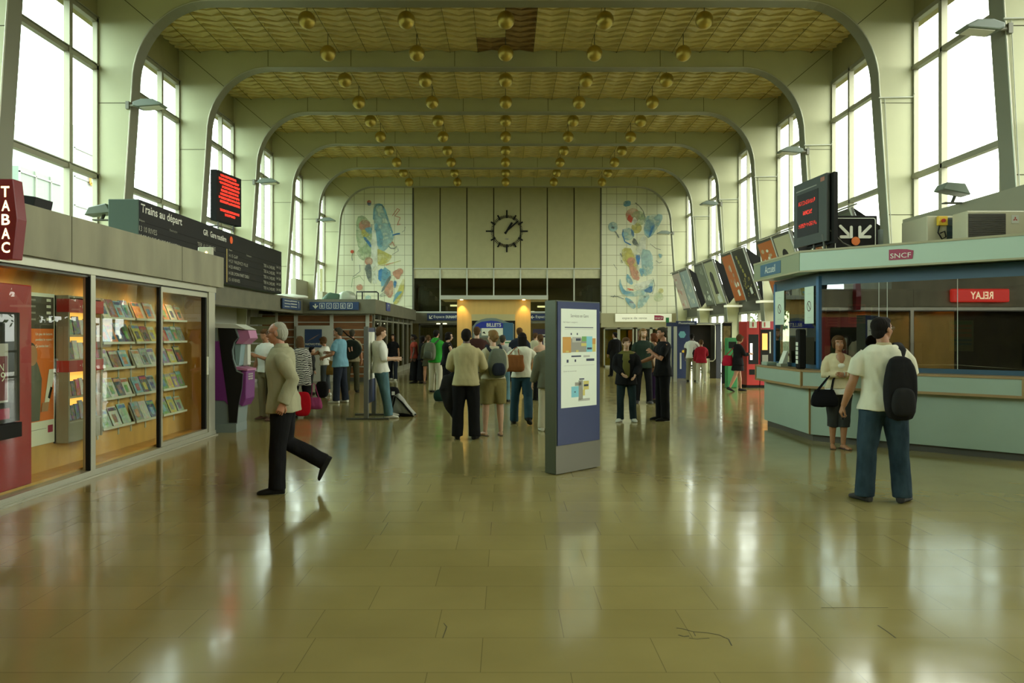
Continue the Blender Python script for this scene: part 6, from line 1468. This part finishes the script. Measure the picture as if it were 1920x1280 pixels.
CREAM = cloth('cream_cardigan', (.60,.53,.33)); WHT = cloth('white', (.72,.74,.64)); CHAR = cloth('charcoal', (.035,.037,.033)); OLV = cloth('olive_tee', (.12,.115,.03)); DJEANS = cloth('dark_jeans', (.018,.032,.035), .25)
BEIGE = cloth('beige_jacket', (.42,.38,.20)); BEIGE2 = cloth('pale_beige', (.46,.43,.28)); KSH = cloth('khaki_shorts', (.21,.18,.065)); TJEANS = cloth('teal_jeans', (.02,.05,.065), .2); DBR = cloth('dark_brown', (.045,.02,.015))
GRN = cloth('green_hoodie', (.035,.30,.035)); CRT = cloth('cream_trousers', (.52,.50,.36)); PURP = cloth('purple', (.045,.022,.07)); REDT = cloth('dark_red', (.30,.015,.025)); LBL = cloth('light_blue_shirt', (.16,.33,.40)); NAVT = cloth('navy_trousers', (.02,.025,.035))
KMAN = cloth('drab_khaki', (.24,.21,.12)); DKG = cloth('dark_green', (.022,.035,.024)); LJN = cloth('light_jeans', (.09,.18,.20), .25); GREYC = cloth('grey_green_hoodie', (.12,.125,.08)); DKOL = cloth('dark_olive', (.05,.05,.025)); REDO = cloth('rust_red', (.28,.05,.03))
# 1 walking man
J = person(531, 7.9, 1.76, 103, 'elderly white-haired man in a khaki jacket and glasses walking left', skin='ruddy', hair=('bald','grey'), top=[(KHAKI, 2.0, .465, 1.7, 'jacket')], bottom=('trousers', BLK, 1), shoes='black', q=0, face=True, extras=('glasses',),
    pose=dict(lean=3, head=(-8,4), la=(-26,8,50,-4), ra=(-12,9,40,0), lh=60, rh=60, ll=(6,2,5), rl=(-4,2,56), lf=(0,0), rf=(0,62), legw=1.12))
collar(J, KHAKI, r=.058, h=.05)
mb = MB(); H = J['H']; 
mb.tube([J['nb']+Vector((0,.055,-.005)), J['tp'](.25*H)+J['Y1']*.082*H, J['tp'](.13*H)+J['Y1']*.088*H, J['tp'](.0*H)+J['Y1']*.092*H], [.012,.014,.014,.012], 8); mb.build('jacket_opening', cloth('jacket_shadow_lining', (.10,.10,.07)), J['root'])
mb = MB(); mb.tube([J['nb']+Vector((-.02,.06,.0)), J['nb']+Vector((0,.078,-.05)), J['nb']+Vector((.01,.085,-.11))], [.03,.025,.01], 8); mb.build('inner_shirt', TEALS, J['root'])
# 2 man with backpack
J = person(1656, 7.45, 1.80, -6, 'man in an off-white t-shirt and jeans seen from behind, head turned right', skin='tan', hair=('short','black'), top=(OFFW, .78, .49, 1.9), bottom=('trousers', JEANS, 1), shoes='dark', q=0, face=True, wd=1.06, extras=('glasses',),
    pose=dict(lean=0, head=(-62,-2), la=(4,14,14,0), ra=(10,16,40,30), ll=(1,7,3), rl=(-1,6,3), lf=(22,0), rf=(38,0), lh=60, legw=1.15))
collar(J, cloth('tan_collar', (.40,.34,.19)), r=.050, h=.03)
backpack(J, (.08,-.115,.80), .30, .17, .60, cloth('black_nylon', (.014,.014,.014)), cloth('black_nylon_pocket', (.020,.020,.019)), 'black backpack hanging from the right shoulder of the man in the off-white t-shirt', one=1, q=0, sw_=.045)
mb = MB(); mb.box(-.012,.012,-.025,.025,-.05,.05); o = mb.build('phone', BLACK, bevel=.006); W_ = J['LA'][2]+J['LA'][3].normalized()*.09; o.location = J['M'] @ (W_+Vector((.02,.01,-.01))); tag(o, 'black mobile phone in the left hand of the man in the off-white t-shirt', 'phone')
# 3 woman at the desk
J = person(1573, 10.9, 1.60, 172, 'woman in a cream cardigan and dark cropped trousers, arms crossed, leaning by the desk', skin='tan', hair=('curly','brown'), top=[(WHT, .0, .475, .2, 'vest', .02), (CREAM, 1.9, .53, 1.15, 'cardigan')], bottom=('trousers', CHAR, .72), shoes=mat('sandal_mauve', (.10,.04,.05), .6), q=0, face=True, fem=True,
    pose=dict(lean=-3, head=(-6,-2), la=(22,12,92,62), ra=(14,14,98,58), ll=(4,-3,6), rl=(-3,-1,2), lf=(20,0), rf=(10,0), sandal=True, legw=1.12))
mb = MB(); c = J['sh']; mb.ell(c+Vector((0,.092,-.055)), (.066,.055,.115), 0, 16, 10); mb.build('neckline_skin', SKIN['tan'], J['root']); mb = MB(); mb.ell(c+Vector((0,.114,-.132)), (.062,.044,.045), 0, 16, 10); mb.build('vest_front', WHT, J['root'])
handbag(J, (.235,.14,.60), .37, .17, .24, cloth('black_leather', (.008,.008,.009)), 'black leather handbag hanging from the forearm of the woman in the cream cardigan', J['RA'][1]*.45+J['RA'][2]*.55+Vector((0,0,.03)), hardware=mat('brass_buckle', (.4,.3,.12), .3, metal=.8), hand_r=.009)
mb = MB(); mb.tube([J['LA'][2]-J['LA'][3]*.005, J['LA'][2]+J['LA'][3]*.008], .030, 12); mb.build('wristwatch', ALU, J['root'])
# 4 boy
J = person(1174, 14.3, 1.57, 172, 'boy in a black jacket and olive t-shirt standing right of the totem', skin='light', hair=('fringe','brown'), top=[(OLV, .4, .45, .4, 'shirt'), (BLK, 2.0, .44, 1.9, 'jacket', .29)], bottom=('trousers', DJEANS, 1), shoes='white', face=True,
    pose=dict(head=(8,2), la=(12,14,50,40), ra=(10,10,62,50), ll=(0,5,3), rl=(2,3,5), lf=(15,0), rf=(20,0)))
mb = MB(); mb.loft([ringv(J['tp'](z*J['H'])+J['Y1']*oy*J['H'], J['X1'], J['Y1'], rx, .018, 12) for z, oy, rx in ((-.05,.088,.060),(.06,.079,.065),(.15,.083,.070),(.22,.086,.072),(.29,.064,.055))]); mb.build('shirt_front', OLV, J['root'])
# 5 man in black
J = person(1243, 14.5, 1.77, 96, 'man dressed all in black facing left with one arm folded', skin='ruddy', hair=('short','darkgrey'), top=(BLK, .8, .47, 1.0), bottom=('trousers', BLK, 1), shoes='black', face=True, pose=dict(lean=-1, head=(0,4), la=(24,6,110,50), ra=(30,6,38,0), ll=(0,2,2), rl=(4,2,6), lf=(5,0), rf=(5,0), legw=1.1))
# 6 bearded man
J = person(1206, 18.1, 1.77, 178, 'bearded man with curly light hair in a dark green t-shirt', skin='light', hair=('curly','light'), top=(DKG, .7, .47, .8), bottom=('trousers', BLK, 1), shoes='dark', face=True, extras=('beard',), q=1, pose=dict(ll=(2,5,3)))
# 7 woman
J = person(1229, 18.4, 1.66, 60, 'woman in a brown top and long purple skirt half hidden behind the man in black', skin='tan', hair=('bob','red'), top=(cloth('brown_top', (.16,.09,.04)), .7, .5, .4), bottom=('skirt', PURP, .06), shoes='dark', q=2, fem=True, pose=dict(la=(30,6,100,40)))
handbag(J, (.0,.22,.72), .25, .10, .2, CHAR, 'dark handbag held between the bearded man and the man in black', J['LA'][2])
# 8 dark coat
J = person(1153.5, 30, 1.74, 18, 'man in a long black coat and white collar walking to the far doors', skin='tan', hair=('short','black'), top=(BLK, 2.0, .40, 2.2, 'coat'), bottom=('trousers', BLK, 1), q=2, pose=dict(head=(30,0), ll=(8,3,3), rl=(-8,3,10)))
collar(J, WHT, r=.05, h=.03)
# 9,10 pair at the booth
J = person(1297, 26.5, 1.68, -22, 'man in a white shirt and beige trousers before the photo booth', skin='dark', hair=('short','black'), top=(WHT, .7, .48, 1.0), bottom=('trousers', cloth('beige_grey', (.24,.22,.13)), 1), q=2)
handbag(J, (.20,-.1,.78), .38, .12, .32, BLK, 'black shoulder bag of the man in the white shirt at the photo booth', J['sh']+Vector((.05,-.05,.04)), name='shoulder_bag')
J = person(1315, 25.9, 1.45, -8, 'short person in a dark red top standing at the photo booth', skin='tan', hair=('short','brown'), top=(REDT, 2.0, .46, 1.4), bottom=('trousers', CRT, 1), shoes='white', q=2, pose=dict(head=(0,15), ra=(25,8,60,0)))
# 11 woman in black dress
J = person(1383, 22.0, 1.63, -84, 'woman in a black dress reading beside the red vending machines', skin='tan', hair=('curly','brown'), top=(BLK, 1.6, .45, .8, 'dress_top'), bottom=('skirt', BLK, .36), shoes='black', q=2, fem=True, pose=dict(head=(0,24), la=(25,6,75,25), ra=(25,6,75,25), ll=(14,2,8), rl=(-16,2,10), lf=(0,0), rf=(0,20)))
handbag(J, (-.10,-.24,.72), .34, .16, .30, cloth('red_bag', (.35,.01,.03)), 'dark red shoulder bag behind the woman in the black dress', J['sh']+Vector((0,-.02,.03)), name='shoulder_bag', rz=90)
# 12 beige jacket
J = person(874, 11.9, 1.72, -3, 'man in a beige jacket seen from behind in front of the ticket kiosk', skin='dark', hair=('short','black'), top=(BEIGE, 2.0, .48, 1.8, 'jacket'), bottom=('trousers', BLK, 1), shoes='black', pose=dict(lean=1, la=(14,16,68,25), ra=(14,17,72,25), ll=(0,4,3), rl=(0,4,3), legw=1.2))
collar(J, BEIGE, r=.055, h=.04)
r = bagroot(J, 'coat', (-.21,.06,.22), 'black coat hung over the left forearm of the man in the beige jacket', 'coat'); mb = MB()
mb.loft([ringv(Vector((.05,.10,.80)), Vector((1,0,0)), Vector((0,1,0)), .07, .05), ringv(Vector((-.02,.06,.74)), Vector((1,0,0)), Vector((0,1,0)), .14, .08), ringv(Vector((-.05,.02,.55)), Vector((1,0,0)), Vector((0,1,0)), .17, .08), ringv(Vector((0,.02,.28)), Vector((1,0,0)), Vector((0,1,0)), .15, .07), ringv(Vector((.08,.02,.08)), Vector((1,0,0)), Vector((0,1,0)), .09, .05), ringv(Vector((.12,.02,.0)), Vector((1,0,0)), Vector((0,1,0)), .04, .03)]); remesh(mb, 'coat_cloth', cloth('coat_black', (.018,.018,.016)), r, .012, 2, disp=.02)
# 13 woman in khaki shorts
J = person(925, 12.3, 1.70, 14, 'woman in a pale beige top and khaki shorts with brown hair tied back', skin='light', hair=('bun','light'), top=(BEIGE2, 2.0, .53, 1.0), bottom=('shorts', KSH, .50), shoes=mat('sandal_brown', (.10,.05,.02), .6), fem=True, pose=dict(lean=1, head=(22,2), la=(6,8,20,10), ra=(12,10,40,20), sandal=True, legw=1.28, ll=(2,4,2), rl=(0,3,2), lf=(30,0)))
backpack(J, (.02,-.105,.93), .30, .19, .46, cloth('grey_pack', (.13,.15,.11)), cloth('navy_pack', (.02,.025,.035)), 'small grey and black backpack worn by the woman in khaki shorts')
# 14 woman with long hair
J = person(979, 13.9, 1.67, -4, 'woman with long black hair in a white top and dark jeans seen from behind', skin='tan', hair=('long','black'), top=(OFFW, .6, .50, .9), bottom=('trousers', TJEANS, 1), shoes='black', fem=True, pose=dict(lean=4, head=(8,18), la=(-4,30,80,-10), ra=(16,24,74,10), ll=(4,6,2), rl=(-14,4,18), lf=(10,0), rf=(10,24), hairlen=.34, legw=1.08))
handbag(J, (-.14,-.22,.95), .40, .13, .30, cloth('tan_leather', (.22,.085,.025)), 'large brown leather handbag on the back of the woman with long black hair', J['sh']+Vector((-.10,-.07,.02)), name='handbag', top=.9, hand_r=.008)
# 15 dark brown shirt
J = person(894, 17.8, 1.82, 0, 'tall man in a dark brown shirt and jeans facing the ticket machine', skin='light', hair=('short','brown'), top=(DBR, 2.0, .48, 1.6), bottom=('trousers', LJN, 1), shoes='dark', q=2, wd=1.05, pose=dict(la=(18,10,60,20), ra=(18,10,60,20)))
# 16 grey-haired
J = person(942, 18.6, 1.62, -8, 'grey-haired person in a pale grey shirt and jeans in the ticket queue', skin='ruddy', hair=('short','darkgrey'), top=(cloth('pale_grey', (.32,.34,.30)), .8, .5, 1.2), bottom=('trousers', LJN, 1), q=2)
# 17 brown-haired
J = person(974, 20.2, 1.82, 0, 'tall brown-haired person behind the woman with long black hair', skin='light', hair=('short','brown'), top=(NAVT, .8, .48, 1.0), bottom=('trousers', NAVT, 1), q=2)
handbag(J, (.30,.0,.50), .30, .14, .42, cloth('orange_bag', (.45,.18,.02)), 'orange-yellow bag hanging low beside the totem', J['RA'][2]+J['RA'][3]*.07, name='handbag', top=.5)
# peach-topped woman and hooded person by the totem
J = person(1014, 19.0, 1.64, 20, 'woman in a dark strappy top with bare shoulders left of the totem', skin='light', hair=('bun','brown'), top=(BLK, 0, .5, .3, 'top', .24), bottom=('trousers', BLK, 1), q=2, fem=True)
J = person(1003, 26.0, 1.70, -40, 'person in a pale shirt at the dark machine right of the kiosk', skin='light', hair=('short','brown'), top=(BEIGE2, 1.0, .5, 1.0), bottom=('trousers', BLK, 1), q=3)
J = person(1030, 12.9, 1.62, 0, 'person in an olive-grey jacket almost hidden behind the totem', skin='light', hair=('short','brown'), top=(GREYC, 2.0, .44, 1.4), bottom=('trousers', CRT, 1), shoes='white', q=2, pose=dict(la=(2,12,10,0)))
# 18 woman with sunglasses
J = person(838, 19.3, 1.70, -72, 'woman in a black sleeveless top with dark sunglasses facing right', skin='light', hair=('bob','black'), top=(BLK, .15, .5, .6), bottom=('trousers', BLK, 1), q=1, fem=True, extras=('sunglasses',), pose=dict(la=(18,8,80,10), ra=(18,8,80,10), head=(0,6)))
# 19 green hoodie
J = person(817, 21.6, 1.77, -24, 'young man in a bright green hoodie and cream trousers', skin='tan', hair=('short','black'), top=(GRN, 2.0, .47, 1.5, 'hoodie'), bottom=('trousers', CRT, 1), shoes='black', q=2, pose=dict(la=(20,8,60,20), ra=(20,8,70,20), legw=1.15))
collar(J, GRN, name='hood', r=.07, h=.05)
backpack(J, (-.06,-.12,.90), .36, .20, .50, cloth('grey_olive_pack', (.13,.14,.09)), cloth('grey_olive_pocket', (.08,.09,.06)), 'grey-green backpack worn by the young man in the green hoodie', q=2)
# 20-22 group left
person(777, 25.8, 1.64, 100, 'woman in a rust-red top and long black skirt by the far left shop fronts', skin='dark', hair=('bun','black'), top=(REDO, .5, .5, .5), bottom=('skirt', BLK, .05), q=3, fem=True)
person(791, 25.6, 1.60, -70, 'woman in dark clothes with long black hair beside the one in rust red', skin='dark', hair=('long','black'), top=(BLK, 2.0, .48, .8), bottom=('skirt', BLK, .06), q=3, fem=True)
J = person(803, 25.4, 1.62, 10, 'person with bare legs and an olive skirt behind the green-hooded man', skin='tan', hair=('short','brown'), top=(DKOL, 2.0, .5, .8), bottom=('skirt', DKOL, .36), shoes='brown', q=3, fem=True)
# 23 woman black tee walking
person(737, 27.2, 1.66, 176, 'woman in a black t-shirt and dark jeans walking towards the camera', skin='tan', hair=('long','black'), top=(BLK, .7, .53, .4), bottom=('trousers', NAVT, 1), shoes='white', q=2, face=True, fem=True, pose=dict(ll=(8,2,3), rl=(-8,2,14), lf=(5,0), rf=(5,8)))
# 24 youth leaning on the stand
J = person(714, 14.95, 1.80, -68, 'young man in a white long-sleeved top and light jeans reading his phone', skin='light', hair=('short','brown'), top=(WHT, 1.15, .49, 1.0), bottom=('trousers', LJN, 1), shoes='white', face=True, pose=dict(lean=-4, head=(4,16), la=(6,8,84,16), ra=(6,8,84,16), ll=(14,3,2), rl=(9,3,2), lf=(0,0), rf=(0,0), legw=1.1))
mb = MB(); mb.limb = None; mb.tube([J['sh']+Vector((-.10,.02,.05)), J['sh']+Vector((-.02,.115,-.08)), J['tp'](.10*1.8)+Vector((.12,.10,0)), J['tp'](.0)+Vector((.16,.03,0))], .014, 6); r = mb.build('shoulder_strap', BLK, J['root'])
mb = MB(); mb.box(-.035,.035,-.06,.06,-.008,.008); o = mb.build('phone', BLACK, bevel=.004); hnd = (J['LA'][2]+J['RA'][2])/2+(J['RA'][3]+J['LA'][3])/2*.10; o.location = J['M'] @ (hnd+Vector((0,.02,.02))); o.rotation_euler = (0,0,R(J['th'])); tag(o, 'small dark phone held by the young man in white', 'phone')
# his luggage
def ground_bag(name, px, Y, rz, label, cat='bag'): return empty(name, ((px-CX)/F*Y, Y, 0), R(rz), label, cat)
r = ground_bag('suitcase', 736, 15.6, 15, 'black upright trolley bag standing behind the feet of the young man in white', 'suitcase'); mb = MB(); rbox(mb, -.15,.15,-.1,.1,.03,.56, e=5, taper=.95); remesh(mb, 'case', BLK, r, .014, 1); mb = MB(); mb.tube([(-.09,0,.5),(-.09,0,.66),(.09,0,.66),(.09,0,.5)], .01, 6); mb.build('handle', LGREY, r); mb = MB(); mb.box(-.03,.03,-.125,-.11,.40,.47); mb.build('tag', PAPER, r)
for y in (-.07,.07): mb = MB(); mb.tube([(-.12,y,.025),(-.09,y,.025)], .025, 10); mb.build('wheel', BLACK, r)
r = ground_bag('travel_bag', 757, 15.3, -10, 'grey and black sports bag slumped on the floor right of the young man in white'); mb = MB()
mb.loft([ringv(Vector((x,0,hh/2+.0)), Vector((0,1,0)), Vector((0,0,1)), .11, hh/2, 14, 2.6) for x, hh in ((-.24,.10),(-.20,.40),(-.10,.46),(.02,.32),(.14,.16),(.24,.06))]); remesh(mb, 'bag_body', cloth('grey_bag', (.33,.34,.29)), r, .013, 2, disp=.01)
mb = MB(); mb.tube([(-.22,-.10,.05),(-.14,-.115,.40),(.0,-.118,.28),(.2,-.11,.05)], .018, 6); mb.build('piping', BLK, r); mb = MB(); rbox(mb, -.24,.26,-.12,.12,0,.07, e=4); remesh(mb, 'base', BLK, r, .013, 1)
# 25 blue shirt
J = person(638, 18.3, 1.80, 74, 'man in a light blue shirt and navy trousers facing left', skin='tan', hair=('short','darkgrey'), top=(LBL, .75, .47, 1.6), bottom=('trousers', NAVT, 1), shoes='white', face=True, q=1, pose=dict(head=(0,8), la=(14,6,60,10), ra=(30,6,60,0), ll=(4,2,2), rl=(-4,2,2), legw=1.1))
# 26 khaki man with round bag
J = person(660, 21.6, 1.78, 8, 'man in a drab khaki shirt seen from behind by the slatted wall', skin='ruddy', hair=('short','darkgrey'), top=(KMAN, .8, .48, 1.4), bottom=('trousers', DKOL, 1), q=2)
r = bagroot(J, 'duffel_bag', (-.02,-.20,.92), 'round black shoulder bag with a small pink emblem on the khaki man'); mb = MB(); mb.loft([ringv(Vector((0,y,.28)), Vector((1,0,0)), Vector((0,0,1)), rr*.28/.26, rr, 22) for y, rr in ((-.16,.18),(-.14,.26),(.0,.28),(.14,.26),(.16,.18))]); remesh(mb, 'bag_body', cloth('black_green_bag', (.012,.017,.012)), r, .016, 2, disp=.006)
mb = MB(); mb.tube([(-.02,-.166,.22),(-.05,-.17,.34)], .018, 6); mb.tube([(.04,-.166,.24),(.03,-.17,.36)], .018, 6); mb.build('emblem', mat('emblem_pink', (.5,.25,.15), .6), r); mb = MB(); mb.tube([(.1,.0,.55),(-.10,.05,.68),(-.22,.1,.80),(-.25,.16,.74)], .02, 6); mb.build('strap', BLK, r)
# 27 woman, 28 child
J = person(610, 20.3, 1.56, 82, 'woman in a white top with rucksack straps holding a brown bag', skin='tan', hair=('curly','brown'), top=(WHT, .45, .52, .8), bottom=('trousers', cloth('grey_jeans', (.05,.06,.06)), .9), shoes='white', q=2, fem=True, pose=dict(head=(0,20), la=(55,6,40,0), ra=(60,6,20,0)))
handbag(J, (-.02,-.10,.56), .38, .2, .36, cloth('mustard_bag', (.16,.10,.02)), 'mustard-brown bag hanging beside the woman in the white top', J['LA'][2]*.3+Vector((-.05,-.02,.80)), rz=90, top=.8)
J = person(583, 21.0, 1.28, -70, 'child with dark hair in dark clothes before the woman in the white top', skin='light', hair=('short','black'), top=(CHAR, 2.0, .5, .8), bottom=('trousers', CHAR, 1), q=2)
# 29 zebra cardigan
ZEB = mat('zebra_cloth', (.6,.6,.5), .8); nt = ZEB.node_tree; wv = nt.nodes.new('ShaderNodeTexWave'); wv.inputs['Scale'].default_value = 9; wv.inputs['Distortion'].default_value = 7; wv.bands_direction = 'Z'; tc = nt.nodes.new('ShaderNodeTexCoord'); nt.links.new(tc.outputs['Object'], wv.inputs[0]); cr = nt.nodes.new('ShaderNodeValToRGB'); cr.color_ramp.interpolation = 'CONSTANT'; cr.color_ramp.elements[0].color = (.008,.008,.008,1); cr.color_ramp.elements[1].position = .55; cr.color_ramp.elements[1].color = (.6,.6,.5,1); nt.links.new(wv.outputs[1], cr.inputs[0]); nt.links.new(cr.outputs[0], nt.nodes['Principled BSDF'].inputs[0])
J = person(563, 15.6, 1.60, 26, 'woman with long brown hair in a black and white striped cardigan', skin='light', hair=('long','brown'), top=(ZEB, 2.0, .36, 1.2, 'cardigan'), bottom=('trousers', BLK, 1), fem=True, q=2, pose=dict(hairlen=.42, lean=4))
handbag(J, (.28,-.08,.10), .30, .16, .24, cloth('pink_bag', (.35,.06,.16)), 'pink handbag hanging low beside the woman in the striped cardigan', Vector((.26,-.02,.62)))
r = ground_bag('suitcase', 567, 15.0, 10, 'bright red suitcase on the floor behind the walking man', 'suitcase'); mb = MB(); rbox(mb, -.16,.16,-.11,.11,.03,.50, e=5, taper=.95); remesh(mb, 'case', cloth('red_suitcase', (.55,.01,.02)), r, .014, 1)
for y in (-.07,.07): mb = MB(); mb.tube([(-.12,y,.025),(-.09,y,.025)], .025, 10); mb.build('wheel', BLACK, r)
# 30 white tee man by the ticket machine
J = person(500, 14.6, 1.74, 152, 'man in a white t-shirt partly hidden behind the walking man', skin='tan', hair=('short','brown'), top=(WHT, .6, .52, 1.0), bottom=('trousers', KMAN, 1), shoes='brown', q=2, pose=dict(ra=(-4,14,20,0), la=(20,6,100,40), head=(20,20)))
r = ground_bag('black_suitcase', 604, 19.8, 0, 'small black case on the floor near the child', 'suitcase'); mb = MB(); rbox(mb, -.16,.16,-.1,.1,.0,.42, e=5, taper=.95); remesh(mb, 'case', BLK, r, .016, 1)
r = ground_bag('travel_bag', 831, 18.6, 0, 'dark green bag on the floor by the feet of the woman with sunglasses'); mb = MB(); rbox(mb, -.24,.24,-.13,.13,0,.30, e=3); remesh(mb, 'bag_body', cloth('dark_green_bag', (.012,.035,.025)), r, .016, 2, disp=.01); mb = MB(); mb.tube([(-.1,0,.28),(-.05,0,.36),(.05,0,.36),(.1,0,.28)], .012, 6); mb.build('handle', BLK, r)
# clerk inside the desk
person(0, 12.6, 1.62, 120, 'clerk in a dark red top inside the information desk', skin='tan', hair=('bob','red'), top=(REDT, 1.0, .5, .6), bottom=('trousers', BLK, 1), q=3, fem=True, X=5.55, pose=dict(head=(0,10)))
flush_remesh()
flush_texts()
